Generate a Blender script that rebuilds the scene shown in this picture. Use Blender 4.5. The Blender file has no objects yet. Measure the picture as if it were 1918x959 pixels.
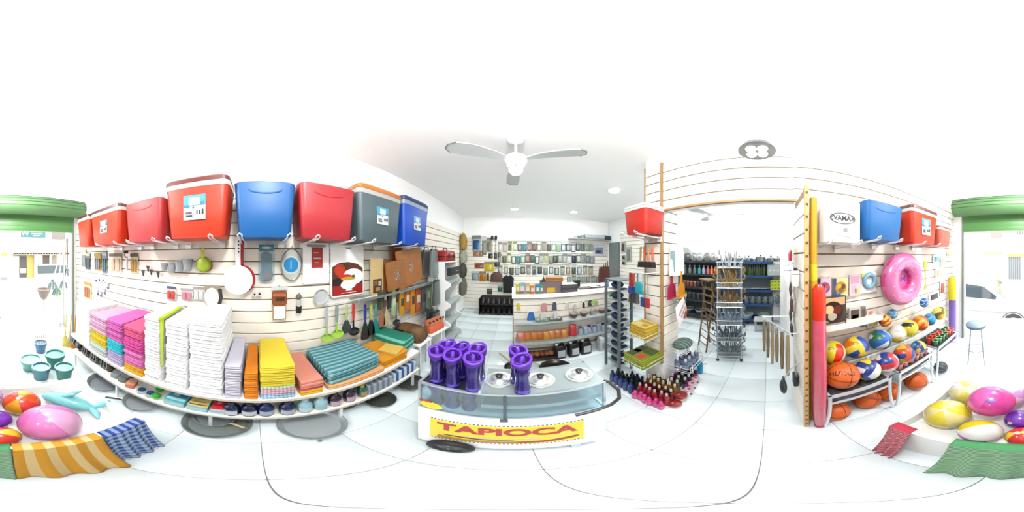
import bpy, bmesh, math, random
from mathutils import Vector, Matrix
random.seed(7)
PI = math.pi
EYE = 1.55                      # camera height
CEIL = 2.67
XL, XR, YB = -1.35, 1.24, 4.5   # left wall, right wall, back wall
sc = bpy.context.scene
col = sc.collection

# ---------------------------------------------------------------- camera
cd = bpy.data.cameras.new('camera')
cd.type = 'PANO'
try:
    cd.panorama_type = 'EQUIRECTANGULAR'
except Exception:
    pass
try:
    cd.cycles.panorama_type = 'EQUIRECTANGULAR'
except Exception:
    pass
cam = bpy.data.objects.new('camera', cd)
col.objects.link(cam)
cam.location = (0, 0, EYE)
cam.rotation_euler = (PI / 2, 0, 0)
cd.clip_start = 0.02
sc.camera = cam

# ---------------------------------------------------------------- world, view
w = bpy.data.worlds.new('overcast_sky')
sc.world = w
w.use_nodes = True
bg = w.node_tree.nodes['Background']
bg.inputs[0].default_value = (0.96, 0.98, 1.0, 1)
bg.inputs[1].default_value = 4.0
sc.view_settings.view_transform = 'Standard'
sc.view_settings.look = 'None'
sc.view_settings.gamma = 1
sc.view_settings.use_curve_mapping = False
sc.view_settings.exposure = 0.5
sun = bpy.data.lights.new('sun', 'SUN')
sun.energy = 3.5
sun.angle = 0.1
so = bpy.data.objects.new('sun', sun)
col.objects.link(so)
so.rotation_euler = (math.radians(38), 0, math.radians(-20))   # high sun over the street
LAMP_W = 1.0                    # common factor for the ceiling lamps

# ---------------------------------------------------------------- helpers
def lin(c):
    return c / 12.92 if c <= 0.04045 else ((c + 0.055) / 1.055) ** 2.4
def hexlin(h, k=1.0):
    return tuple(lin(int(h[i:i + 2], 16) / 255) * k for i in (0, 2, 4))
K = 0.54
_mc = {}
def nodes_of(name):
    m = bpy.data.materials.new(name)
    m.use_nodes = True
    nt = m.node_tree
    return m, nt, nt.nodes['Principled BSDF']
def C(h, rough=0.5, metal=0.0, k=None, noise=0.0, ns=30.0, bump=0.0, coat=0.0):
    key = (h, rough, metal, k, noise, ns, bump, coat)
    if key in _mc:
        return _mc[key]
    m, nt, b = nodes_of('paint_' + h)
    c = hexlin(h, K if k is None else k)
    b.inputs['Base Color'].default_value = (*c, 1)
    b.inputs['Roughness'].default_value = rough
    b.inputs['Metallic'].default_value = metal
    b.inputs['Coat Weight'].default_value = coat
    if noise or bump:
        tc = nt.nodes.new('ShaderNodeTexCoord')
        n = nt.nodes.new('ShaderNodeTexNoise')
        n.inputs['Scale'].default_value = ns
        n.inputs['Detail'].default_value = 4
        nt.links.new(tc.outputs['Object'], n.inputs['Vector'])
        if noise:
            mx = nt.nodes.new('ShaderNodeMix'); mx.data_type = 'RGBA'
            mx.inputs[6].default_value = (*[x * (1 - noise) for x in c], 1)
            mx.inputs[7].default_value = (*[min(1, x * (1 + noise)) for x in c], 1)
            nt.links.new(n.outputs['Fac'], mx.inputs[0])
            nt.links.new(mx.outputs[2], b.inputs['Base Color'])
        if bump:
            bp = nt.nodes.new('ShaderNodeBump')
            bp.inputs['Strength'].default_value = bump
            bp.inputs['Distance'].default_value = 0.004
            nt.links.new(n.outputs['Fac'], bp.inputs['Height'])
            nt.links.new(bp.outputs['Normal'], b.inputs['Normal'])
    _mc[key] = m
    return m
def stripes(h1, h2, axes=(('x', 20, .5),), rough=.8, k=None):
    """woven stripes, one or two crossing axes: (axis, stripes per metre, share of colour 2)"""
    key = ('st', h1, h2, axes, k)
    if key in _mc:
        return _mc[key]
    m, nt, b = nodes_of('woven_' + h1 + '_' + h2)
    b.inputs['Roughness'].default_value = rough
    tc = nt.nodes.new('ShaderNodeTexCoord')
    sx = nt.nodes.new('ShaderNodeSeparateXYZ')
    nt.links.new(tc.outputs['Object'], sx.inputs[0])
    fac = None
    for a, sca, sh in axes:
        mu = nt.nodes.new('ShaderNodeMath'); mu.operation = 'MULTIPLY'; mu.inputs[1].default_value = sca
        nt.links.new(sx.outputs['xyz'.index(a)], mu.inputs[0])
        fr = nt.nodes.new('ShaderNodeMath'); fr.operation = 'FRACT'
        nt.links.new(mu.outputs[0], fr.inputs[0])
        lt = nt.nodes.new('ShaderNodeMath'); lt.operation = 'LESS_THAN'; lt.inputs[1].default_value = sh
        nt.links.new(fr.outputs[0], lt.inputs[0])
        if fac is None:
            fac = lt
        else:
            av = nt.nodes.new('ShaderNodeMath'); av.operation = 'ADD'
            nt.links.new(fac.outputs[0], av.inputs[0]); nt.links.new(lt.outputs[0], av.inputs[1])
            hf = nt.nodes.new('ShaderNodeMath'); hf.operation = 'MULTIPLY'; hf.inputs[1].default_value = .5
            nt.links.new(av.outputs[0], hf.inputs[0]); fac = hf
    mx = nt.nodes.new('ShaderNodeMix'); mx.data_type = 'RGBA'
    kk = K if k is None else k
    mx.inputs[6].default_value = (*hexlin(h1, kk), 1)
    mx.inputs[7].default_value = (*hexlin(h2, kk), 1)
    nt.links.new(fac.outputs[0], mx.inputs[0])
    nt.links.new(mx.outputs[2], b.inputs['Base Color'])
    _mc[key] = m
    return m
def clear(h='ffffff', op=0.2, rough=0.05, k=1.0):
    """thin clear plastic or glass: see-through with a sheen"""
    key = ('cl', h, op, rough, k)
    if key in _mc:
        return _mc[key]
    m = bpy.data.materials.new('clear_' + h); m.use_nodes = True
    nt = m.node_tree; nt.nodes.clear()
    o = nt.nodes.new('ShaderNodeOutputMaterial')
    t = nt.nodes.new('ShaderNodeBsdfTransparent'); t.inputs[0].default_value = (*hexlin(h, k), 1)
    p = nt.nodes.new('ShaderNodeBsdfPrincipled'); p.inputs['Base Color'].default_value = (*hexlin(h, .6), 1)
    p.inputs['Roughness'].default_value = rough
    mx = nt.nodes.new('ShaderNodeMixShader'); mx.inputs[0].default_value = op
    nt.links.new(t.outputs[0], mx.inputs[1]); nt.links.new(p.outputs[0], mx.inputs[2])
    nt.links.new(mx.outputs[0], o.inputs[0])
    _mc[key] = m
    return m
def glow(strength, rgb=(1, .98, .95)):
    key = ('gl', strength, rgb)
    if key in _mc:
        return _mc[key]
    m, nt, b = nodes_of('lamp_glow')
    b.inputs['Base Color'].default_value = (.9, .9, .9, 1)
    b.inputs['Emission Color'].default_value = (*rgb, 1)
    b.inputs['Emission Strength'].default_value = strength
    _mc[key] = m
    return m
WHITE = C('ffffff', .5, k=.86)
STEEL = C('d8dde0', .28, .9, k=.85)
WIRE = C('f4f6f8', .35, .3, k=.85)
BLACK = C('151515', .45)
CHROME = C('f0f2f4', .12, 1.0, k=.9)
GREY = C('8a9096', .5)
WOOD = C('c88a4a', .5, noise=.25, ns=14)

class MB:
    """collects shapes for one mesh"""
    def __init__(s):
        s.v = []; s.f = []; s.m = []
    def add(s, vs, fs, m=0):
        o = len(s.v)
        s.v += [tuple(v) for v in vs]
        for i, f in enumerate(fs):
            s.f.append([j + o for j in f]); s.m.append(m(i) if callable(m) else m)
        return s
    def box(s, c, d, m=0, rz=0, rx=0, ry=0):
        x, y, z = d[0] / 2, d[1] / 2, d[2] / 2
        vs = [Vector(p) for p in ((-x,-y,-z),(x,-y,-z),(x,y,-z),(-x,y,-z),(-x,-y,z),(x,-y,z),(x,y,z),(-x,y,z))]
        if rz or rx or ry:
            R = Matrix.Rotation(rz, 3, 'Z') @ Matrix.Rotation(ry, 3, 'Y') @ Matrix.Rotation(rx, 3, 'X')
            vs = [R @ v for v in vs]
        c = Vector(c)
        return s.add([v + c for v in vs], [(0,3,2,1),(4,5,6,7),(0,1,5,4),(1,2,6,5),(2,3,7,6),(3,0,4,7)], m)
    def cyl(s, a, b, r, r2=None, n=12, m=0):
        a = Vector(a); b = Vector(b); d = (b - a)
        q = d.to_track_quat('Z', 'Y'); r2 = r if r2 is None else r2
        vs = []
        for p, rr in ((a, r), (b, r2)):
            for i in range(n):
                t = 2 * PI * i / n
                vs.append(p + q @ Vector((math.cos(t) * rr, math.sin(t) * rr, 0)))
        fs = [(i, (i + 1) % n, n + (i + 1) % n, n + i) for i in range(n)]
        fs += [tuple(range(n - 1, -1, -1)), tuple(range(n, 2 * n))]
        return s.add(vs, fs, m)
    def lathe(s, prof, c=(0,0,0), n=18, m=0, R=None):
        """prof: (radius, z[, material]) from bottom to top, capped where the radius is not 0"""
        c = Vector(c); vs = []; fs = []; ms = []
        for p in prof:
            for i in range(n):
                t = 2 * PI * i / n
                v = Vector((math.cos(t) * p[0], math.sin(t) * p[0], p[1]))
                vs.append((R @ v if R else v) + c)
        for k in range(len(prof) - 1):
            mm = prof[k][2] if len(prof[k]) > 2 else m
            for i in range(n):
                fs.append((k*n+i, k*n+(i+1)%n, (k+1)*n+(i+1)%n, (k+1)*n+i)); ms.append(mm)
        fs.append(tuple(range(n - 1, -1, -1))); ms.append(prof[0][2] if len(prof[0]) > 2 else m)
        L = len(prof) - 1
        fs.append(tuple(range(L*n, L*n+n))); ms.append(prof[-1][2] if len(prof[-1]) > 2 else m)
        return s.add(vs, fs, lambda i: ms[i])
    def tube(s, pts, r, n=6, m=0, closed=False):
        pts = [Vector(p) for p in pts]; L = len(pts); vs = []; fs = []
        up = None
        for k, p in enumerate(pts):
            a = pts[(k - 1) % L] if (closed or k) else p
            b = pts[(k + 1) % L] if (closed or k < L - 1) else p
            t = (b - a).normalized()
            if up is None:
                up = Vector((0, 0, 1)) if abs(t.z) < .9 else Vector((1, 0, 0))
            u = t.cross(up)
            if u.length < 1e-4:
                u = t.orthogonal()
            u.normalize(); w_ = u.cross(t).normalized(); up = w_
            rr = r[k] if isinstance(r, (list, tuple)) else r
            for i in range(n):
                q = 2 * PI * i / n
                vs.append(p + u * math.cos(q) * rr + w_ * math.sin(q) * rr)
        for k in range(L if closed else L - 1):
            k2 = (k + 1) % L
            for i in range(n):
                fs.append((k*n+i, k*n+(i+1)%n, k2*n+(i+1)%n, k2*n+i))
        if not closed:
            fs += [tuple(range(n - 1, -1, -1)), tuple(range((L-1)*n, L*n))]
        return s.add(vs, fs, m)
    def rloft(s, specs, c=(0,0,0), q=3, m=0, rz=0):
        """stacked rounded rectangles: (z, width, depth, corner radius[, dx, dy])"""
        vs = []; fs = []; n = 4 * (q + 1); cz, sz = math.cos(rz), math.sin(rz)
        for sp in specs:
            z, w_, d, r = sp[:4]; dx, dy = (sp[4], sp[5]) if len(sp) > 4 else (0, 0)
            r = min(r, w_ / 2 - 1e-4, d / 2 - 1e-4)
            for ci, (sx, sy) in enumerate(((1,1),(-1,1),(-1,-1),(1,-1))):
                for i in range(q + 1):
                    t = PI / 2 * (ci + i / q)
                    x = sx * (w_ / 2 - r) + math.cos(t) * r + dx; y = sy * (d / 2 - r) + math.sin(t) * r + dy
                    vs.append((c[0] + x * cz - y * sz, c[1] + x * sz + y * cz, c[2] + z))
        L = len(specs)
        for k in range(L - 1):
            for i in range(n):
                fs.append((k*n+i, k*n+(i+1)%n, (k+1)*n+(i+1)%n, (k+1)*n+i))
        fs += [tuple(range(n - 1, -1, -1)), tuple(range((L-1)*n, L*n))]
        return s.add(vs, fs, m)
    def ball(s, c, r, nu=20, nv=12, m=0, R=None, mf=None, sc_=(1,1,1)):
        c = Vector(c); vs = [(0,0,1)]; fs = []
        for j in range(1, nv):
            t = PI * j / nv
            for i in range(nu):
                p = 2 * PI * i / nu
                vs.append((math.sin(t) * math.cos(p), math.sin(t) * math.sin(p), math.cos(t)))
        vs.append((0,0,-1))
        for i in range(nu):
            fs.append((0, 1 + i, 1 + (i + 1) % nu))
            fs.append((len(vs) - 1, len(vs) - 1 - nu + (i + 1) % nu, len(vs) - 1 - nu + i))
        for j in range(nv - 2):
            for i in range(nu):
                a = 1 + j * nu
                fs.append((a + i, a + nu + i, a + nu + (i + 1) % nu, a + (i + 1) % nu))
        V = [Vector(v) for v in vs]
        ms = [mf(sum((V[i] for i in f), Vector()).normalized()) if mf else m for f in fs]
        out = [Vector((v.x * sc_[0], v.y * sc_[1], v.z * sc_[2])) * r for v in V]
        if R:
            out = [R @ v for v in out]
        return s.add([v + c for v in out], fs, lambda i: ms[i])
    def prism(s, poly, y0, y1, m=0):
        """polygon in the x-z plane, extruded from y0 to y1"""
        n = len(poly)
        vs = [(x, y0, z) for x, z in poly] + [(x, y1, z) for x, z in poly]
        fs = [tuple(range(n)), tuple(range(2*n-1, n-1, -1))] + [(i, n+i, n+(i+1)%n, (i+1)%n) for i in range(n)]
        return s.add(vs, fs, m)
    def slab(s, poly, z0, z1, m=0):
        """polygon in the x-y plane, extruded from z0 to z1"""
        n = len(poly)
        vs = [(x, y, z0) for x, y in poly] + [(x, y, z1) for x, y in poly]
        fs = [tuple(range(n)), tuple(range(2*n-1, n-1, -1))] + [(i, n+i, n+(i+1)%n, (i+1)%n) for i in range(n)]
        return s.add(vs, fs, m)
    def disc(s, c, r, y0, y1, n=20, m=0, rx=None):
        rx = rx or r
        return s.prism([(c[0] + math.cos(2*PI*i/n) * rx, c[1] + math.sin(2*PI*i/n) * r) for i in range(n)], y0, y1, m)
    def torus(s, c, R_, r, nu=32, nv=14, m=0, rot=None, mf=None):
        c = Vector(c); vs = []; fs = []; ms = []
        for i in range(nu):
            a = 2 * PI * i / nu
            for j in range(nv):
                b = 2 * PI * j / nv
                v = Vector(((R_ + r * math.cos(b)) * math.cos(a), (R_ + r * math.cos(b)) * math.sin(a), r * math.sin(b)))
                vs.append((rot @ v if rot else v) + c)
        for i in range(nu):
            for j in range(nv):
                fs.append((i*nv+j, ((i+1)%nu)*nv+j, ((i+1)%nu)*nv+(j+1)%nv, i*nv+(j+1)%nv))
                ms.append(mf(i, j) if mf else m)
        return s.add(vs, fs, lambda i: ms[i])
    def mesh(s, name, mats, smooth=True, ang=38):
        me = bpy.data.meshes.new(name)
        me.from_pydata(s.v, [], s.f)
        mats = mats if isinstance(mats, (list, tuple)) else [mats]
        for m in mats:
            me.materials.append(m)
        me.polygons.foreach_set('material_index', s.m)
        bm = bmesh.new(); bm.from_mesh(me)
        bmesh.ops.recalc_face_normals(bm, faces=bm.faces)
        bm.to_mesh(me); bm.free()
        if smooth:
            me.polygons.foreach_set('use_smooth', [True] * len(me.polygons))
            me.set_sharp_from_angle(angle=math.radians(ang))
        me.update()
        return me
def link(name, data, parent=None, loc=(0,0,0), rz=0, rot=None):
    o = bpy.data.objects.new(name, data)
    col.objects.link(o)
    o.location = loc
    o.rotation_euler = rot if rot else (0, 0, rz)
    if parent:
        o.parent = parent
    return o
def tag(o, label=None, cat=None, group=None, kind=None):
    if label: o['label'] = label
    if cat: o['category'] = cat
    if group: o['group'] = group
    if kind: o['kind'] = kind
    return o
def thing(name, label, cat, loc=(0,0,0), rz=0, group=None, rot=None):
    return tag(link(name, None, None, loc, rz, rot), label, cat, group)
def part(root, name, mb, mats, label=None, loc=(0,0,0), rz=0, smooth=True, rot=None):
    me = mb.mesh(name, mats, smooth) if isinstance(mb, MB) else mb
    o = link(name, me, root, loc, rz, rot)
    if label: o['label'] = label
    return o
def solo(name, mb, mats, label, cat, loc=(0,0,0), rz=0, group=None, rot=None, smooth=True):
    me = mb.mesh(name, mats, smooth) if isinstance(mb, MB) else mb
    return tag(link(name, me, None, loc, rz, rot), label, cat, group)
def struct(name, mb, mats, loc=(0,0,0), smooth=False):
    return tag(link(name, mb.mesh(name, mats, smooth), None, loc), kind='structure')
def copy_thing(o, loc, rz=None, label=None):
    c = o.copy(); col.objects.link(c); c.location = loc
    if rz is not None: c.rotation_euler[2] = rz
    if label: c['label'] = label
    for ch in list(o.children):
        d = ch.copy(); col.objects.link(d); d.parent = c
        for g in list(ch.children):
            e = g.copy(); col.objects.link(e); e.parent = d
    return c
def text_mesh(s, size, depth, mat, off=0.0, sx=1.0, align='CENTER', shear=0.0):
    cu = bpy.data.curves.new('lettering', 'FONT')
    cu.body = s; cu.size = size; cu.extrude = depth; cu.offset = off; cu.align_x = align; cu.align_y = 'CENTER'; cu.shear = shear
    ob = bpy.data.objects.new('lettering', cu)
    me = bpy.data.meshes.new_from_object(ob)
    bpy.data.objects.remove(ob); bpy.data.curves.remove(cu)
    # stand the text up: x right, z up, facing -y
    for v in me.vertices:
        x, y, z = v.co
        v.co = (x * sx, -z, y)
    me.materials.clear(); me.materials.append(mat)
    me.update()
    return me
ORD = ['first','second','third','fourth','fifth','sixth','seventh','eighth','ninth','tenth','eleventh','twelfth','thirteenth',
       'fourteenth','fifteenth','sixteenth','seventeenth','eighteenth','nineteenth','twentieth','twenty-first','twenty-second','twenty-third','twenty-fourth']

# measured sight lines: bearings read off the photograph, met with a known wall, floor or shelf plane
def sight(x, y):
    lo = (x / 1918 - .5) * 2 * PI; la = (.5 - y / 959) * PI
    return Vector((math.sin(lo) * math.cos(la), math.cos(lo) * math.cos(la), math.sin(la)))
def onX(x, y, X):
    d = sight(x, y); t = X / d.x
    return Vector((X, d.y * t, EYE + d.z * t))
def onY(x, y, Y):
    d = sight(x, y); t = Y / d.y
    return Vector((d.x * t, Y, EYE + d.z * t))
def onZ(x, y, Z):
    d = sight(x, y); t = (Z - EYE) / d.z
    return Vector((d.x * t, d.y * t, Z))
FACES = {'L': ('x', XL, 1, PI/2), 'R': ('x', XR, -1, -PI/2), 'B': ('y', YB, -1, 0), 'K': ('y', 2.25, -1, 0),
         'F': ('y', -.19, 1, PI), 'J': ('y', .93, -1, 0), 'E': ('x', 3.7, -1, -PI/2), 'S': ('y', -9.5, 1, PI), 'A': ('x', 3.0, -1, -PI/2)}
def hit(wl, x, y, off=0.0):
    ax, v, s, rz = FACES[wl]
    return onX(x, y, v + s * off) if ax == 'x' else onY(x, y, v + s * off)
def rect(wl, x0, y0, x1, y1, off=0.0):
    """centre, width, height, facing of a rectangle seen on a wall"""
    cx, cy = (x0 + x1) / 2, (y0 + y1) / 2
    a, b = hit(wl, x0, cy, off), hit(wl, x1, cy, off)
    t, u = hit(wl, cx, y0, off), hit(wl, cx, y1, off)
    c = (a + b) / 2; c.z = (t.z + u.z) / 2
    return c, (b - a).length, t.z - u.z, FACES[wl][3]

# ================================================================ the room
PLASTER = C('ffffff', .75, k=.9, noise=.015, ns=3)
SLAT = C('fffaee', .45, k=.75, noise=.01, ns=2)
GROOVE = C('b59a78', .7)
EDGE = C('c9a06a', .55, noise=.15, ns=20)
TILE = C('e6f2f6', .25, k=.82, noise=.015, ns=2.5)
GROUT = C('a2aaae', .8)

# floor: tile grid read from the joints (0.39 m, joints at x = 0.08, y = 0.005)
fl = struct('floor', MB().box((1.18, .9, -.03), (5.3, 7.5, .05)), GROUT)
TS, TG = .39, .0032
tile_mesh = {}
def room_at(x, y):
    if XL < x < XR and -2.72 < y < YB: return True
    if XR <= x < 3.7 and -.25 < y < 2.2: return True
    if XR <= x < 3.0 and 2.2 <= y < YB: return True
    return False
for i in range(-5, 11):
    for j in range(-8, 14):
        x0, x1 = .08 + i * TS, .08 + (i + 1) * TS
        y0, y1 = .022 + j * TS - .004 * j, .022 + (j + 1) * TS - .004 * (j + 1)
        x0, x1 = max(x0, XL), min(x1, 3.7); y0, y1 = max(y0, -2.72), min(y1, YB)
        if x1 - x0 < .03 or y1 - y0 < .03 or not (room_at((x0+x1)/2, (y0+y1)/2) or room_at(x0+.02, y1-.02) or room_at(x1-.02, y0+.02)):
            continue
        k = (round(x1 - x0, 3), round(y1 - y0, 3))
        if k not in tile_mesh:
            tile_mesh[k] = MB().rloft([(-.006, k[0]-TG, k[1]-TG, .004), (-.001, k[0]-TG, k[1]-TG, .004), (0, k[0]-TG-.003, k[1]-TG-.003, .004)], q=1).mesh('tile', TILE)
        link('tile', tile_mesh[k], fl, ((x0+x1)/2, (y0+y1)/2, 0))

def wallbox(name, x0, x1, y0, y1, z0=0, z1=CEIL, m=PLASTER):
    return struct(name, MB().box(((x0+x1)/2, (y0+y1)/2, (z0+z1)/2), (x1-x0, y1-y0, z1-z0)), m)
w_left = wallbox('wall_left', XL-.12, XL-.02, -2.8, YB+.12)
w_back = wallbox('wall_back', XL-.02, 3.12, YB+.02, YB+.12)
w_right = wallbox('wall_right', XR+.02, XR+.10, -2.8, -.35)
w_head = wallbox('wall_header', XR+.02, XR+.12, -.35, .93, 2.0)
w_pil = wallbox('wall_pillar', XR+.02, XR+.27, .95, 1.17)
w_alc = wallbox('wall_alcove', 3.02, 3.12, 2.2, YB+.02)
w_east = wallbox('wall_east', 3.72, 3.82, -.35, 2.3)
w_north = wallbox('wall_north', 3.12, 3.72, 2.2, 2.3)
w_south = wallbox('wall_south', XR+.10, 3.72, -.35, -.25)
w_fl = wallbox('wall_front_left', XL-.02, -1.27, -2.8, -2.68)
w_fr = wallbox('wall_front_right', 1.05, XR+.02, -2.8, -2.68)
w_fh = wallbox('wall_front_header', -1.27, 1.05, -2.8, -2.68, 2.5)
ceil = wallbox('ceiling', XL-.12, 3.82, -2.8, YB+.12, CEIL, CEIL+.1, C('ffffff', .8, k=.92))

def slats(parent, ax, plane, s, u0, u1, zs, m=SLAT, th=.018, back=True):
    """horizontal boards between the grooves at heights zs; each board is a piece of its own"""
    if back:
        L = u1 - u0; c = (u0 + u1) / 2; zc = (zs[0] + zs[-1]) / 2; hz = zs[-1] - zs[0]
        if ax == 'x': b = MB().box((plane - s*.019, c, zc), (.004, L, hz))
        else: b = MB().box((c, plane - s*.019, zc), (L, .004, hz))
        part(parent, 'groove_backing', b, GROOVE, smooth=False)
    for z0, z1 in zip(zs[:-1], zs[1:]):
        h = z1 - z0 - .010
        mb = MB()
        zc = (z0 + z1) / 2
        L = u1 - u0
        mb.rloft([(-h/2, L, th-.004, .001), (-h/2+.003, L, th, .001), (h/2-.003, L, th, .001), (h/2, L, th-.004, .001)], q=1)
        if ax == 'x': part(parent, 'slat', mb, m, loc=(plane - s*th/2, (u0+u1)/2, zc), rz=PI/2, smooth=False)
        else: part(parent, 'slat', mb, m, loc=((u0+u1)/2, plane - s*th/2, zc), smooth=False)
def zlist(z0, pitch, lo, hi):
    k0 = math.ceil((lo - z0) / pitch); k1 = math.floor((hi - z0) / pitch)
    return [z0 + pitch * k for k in range(k0, k1 + 1)]
slats(w_left, 'x', XL, 1, -2.68, YB, zlist(1.177, .109, .2, 2.25))
slats(w_back, 'y', YB, -1, XL, 3.0, zlist(1.2, .109, .1, 2.1))
slats(w_right, 'x', XR, -1, -2.68, -.2, zlist(1.46, .107, .1, 2.45))
slats(w_head, 'x', XR, -1, -.2, .93, [2.0, 2.094, 2.2, 2.305, 2.418, 2.53])
slats(w_pil, 'x', XR, -1, .95, 1.17, zlist(2.0, .107, .35, 2.56))
slats(w_pil, 'y', .93, -1, XR+.02, XR+.27, zlist(2.0, .107, .35, 2.56))
slats(w_alc, 'x', 3.0, -1, 2.3, 3.85, zlist(1.2, .109, .1, 2.3))
t = tag(link('trim_1', MB().box((XR-.004, .944, 1.45), (.022, .026, 2.2)).mesh('trim', EDGE)), kind='structure')
tag(link('trim_2', MB().box((XR-.004, 1.163, 1.45), (.012, .014, 2.2)).mesh('trim', EDGE)), kind='structure')
tag(link('trim_3', MB().box((XR-.004, .35, 1.992), (.03, 1.14, .018)).mesh('trim', EDGE)), kind='structure')

# the slatted fin that closes the side-room opening
fin = struct('wall_fin', MB().box((1.06, -.215, .98), (.36, .018, 1.96)), GROOVE)
for z0, z1 in zip(*(lambda z: (z[:-1], z[1:]))(zlist(1.46, .107, .0, 1.97))):
    part(fin, 'slat', MB().box((0, 0, 0), (.36, .016, z1-z0-.010)), SLAT, loc=(1.06, -.198, (z0+z1)/2), smooth=False)
tag(link('trim_4', MB().box((.875, -.21, .98), (.014, .026, 1.98)).mesh('trim', C('dca868', .5, noise=.2, ns=25, k=.7))), kind='structure')
for k in range(26):
    part(bpy.data.objects['trim_4'], 'slot_notch', MB().box((.866, -.21, .08+k*.0735), (.006, .012, .012)), C('6b4a22'), smooth=False)

# grey door at the far right of the back room
c, dw, dh, rz = rect('A', 1143, 455, 1160, 508)
dr = struct('door_1', MB().box((2.985, 4.12, .985), (.05, .5, 1.97)), C('8f9694', .6))
part(dr, 'door_handle', MB().cyl((2.955, 3.93, 1.0), (2.93, 3.93, 1.0), .012).cyl((2.93, 3.93, 1.0), (2.93, 4.02, 1.0), .009), STEEL)

# ---------------------------------------------------------------- ceiling lamps
def lamp(label, x, y, r, watt, glow_s=6.0, spot=False):
    o = thing('ceiling_lamp', label, 'lamp', (x, y, CEIL), 0, 'round ceiling lamps')
    part(o, 'lamp_rim', MB().lathe([(r*.85, -.001), (r*1.06, -.004), (r*1.1, -.018), (r*1.0, -.024), (r*.9, -.024)], n=32), WHITE)
    part(o, 'lamp_diffuser', MB().lathe([(.001, -.05), (r*.45, -.047), (r*.8, -.038), (r*.95, -.024), (r*.95, -.01)], n=32), glow(glow_s))
    l = bpy.data.lights.new('lamp_light', 'AREA' if spot else 'POINT'); l.energy = watt * LAMP_W
    if spot: l.shape = 'DISK'; l.size = r * 2; l.color = (.93, 1, .99)
    else: l.shadow_soft_size = .09; l.color = (1, .99, .97)
    link('lamp_light', l, o, (0, 0, -.06 if spot else -.20))
    return o
lamp('round white ceiling lamp nearest the back wall, left of two, beyond the fan', .06, 3.70, .09, 17, 6.0, True)
lamp('round white ceiling lamp nearest the back wall, right of two, over the counter end', 1.47, 3.70, .09, 14, 6.0, True)
lamp('round white ceiling lamp just left of the slatted pillar top', 1.52, 2.10, .10, 18, 6.0, True)
lamp('white ceiling lamp straight above the middle of the shop floor', .05, .15, .16, 60)
lamp('added unseen ceiling lamp above the basket of beach balls by the entrance', -.05, -1.7, .14, 60)  # unseen lamp, added to brighten the entrance end
lamp('added fill lamp on the side room ceiling above the wire rack', 2.6, .75, .12, 40)  # lamp added to light the side room, no fixture known there

# pendant lamp with four bulbs beside the slatted header
c = onX(1418, 278, 1.02)
o = thing('pendant_lamp', 'round silver ceiling lamp with four bulbs above the slatted header', 'lamp', (c.x, c.y, c.z))
part(o, 'stem', MB().cyl((0, 0, .03), (0, 0, CEIL - c.z), .012), WHITE)
part(o, 'reflector', MB().lathe([(.118, -.03), (.12, -.028), (.10, .01), (.05, .035), (.02, .04), (.02, .036), (.048, .031), (.096, .007), (.116, -.028)], n=32), C('9aa0a4', .25, .8))
for k in range(4):
    a = PI/4 + k * PI/2
    part(o, 'bulb', MB().ball((math.cos(a)*.05, math.sin(a)*.05, -.02), .036, 14, 10), glow(2.5))

# ---------------------------------------------------------------- ceiling fan
def fan(label, x, y, zb, R_, a0, grp):
    o = thing('ceiling_fan', label, 'fan', (x, y, CEIL), 0, grp)
    wm = C('f6f8fa', .35, k=.85)
    part(o, 'canopy', MB().lathe([(.02, -.07), (.05, -.06), (.068, -.03), (.07, 0)], n=24), wm)
    part(o, 'rod', MB().cyl((0, 0, -.06), (0, 0, zb - CEIL + .03), .011), wm)
    part(o, 'motor', MB().lathe([(.03, zb-CEIL-.07), (.075, zb-CEIL-.055), (.095, zb-CEIL-.01), (.085, zb-CEIL+.03), (.03, zb-CEIL+.045)], n=28), wm)
    part(o, 'lamp_globe', MB().lathe([(.002, zb-CEIL-.15), (.04, zb-CEIL-.14), (.058, zb-CEIL-.11), (.05, zb-CEIL-.075), (.03, zb-CEIL-.065)], n=22), glow(3.0))
    part(o, 'pull_knob', MB().cyl((.0, -.06, zb-CEIL-.075), (.0, -.06, zb-CEIL-.10), .006), C('9a9fa2', .3, .6))
    for k in range(3):
        a = a0 + k * 2 * PI / 3
        poly = [(.10, -.025), (.20, -.055), (R_*.75, -.07), (R_*.93, -.058), (R_, -.02), (R_*.99, .03), (R_*.9, .062), (R_*.7, .068), (.2, .045), (.10, .025)]
        mb = MB().slab(poly, -.004, .004)
        bl = part(o, 'blade', mb, [C('e4eaec', .35, k=.8)], loc=(0, 0, zb - CEIL), rot=(math.radians(9), 0, a))
        part(bl, 'blade_edge', MB().tube([(p[0], p[1], 0) for p in poly[3:7]], .006, 5), C('7b8084', .4))
        part(bl, 'blade_bracket', MB().box((.115, 0, .004), (.09, .03, .012)), WIRE)
    return o
fan('white three-blade ceiling fan hanging above the snack cart', .03, 1.28, 2.40, .54, math.radians(213), 'ceiling fans')
c = onX(1335, 402, 2.5)
fan('white ceiling fan seen through the side-room opening', 2.5, c.y, min(c.z, 2.45), .5, math.radians(40), 'ceiling fans')

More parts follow.
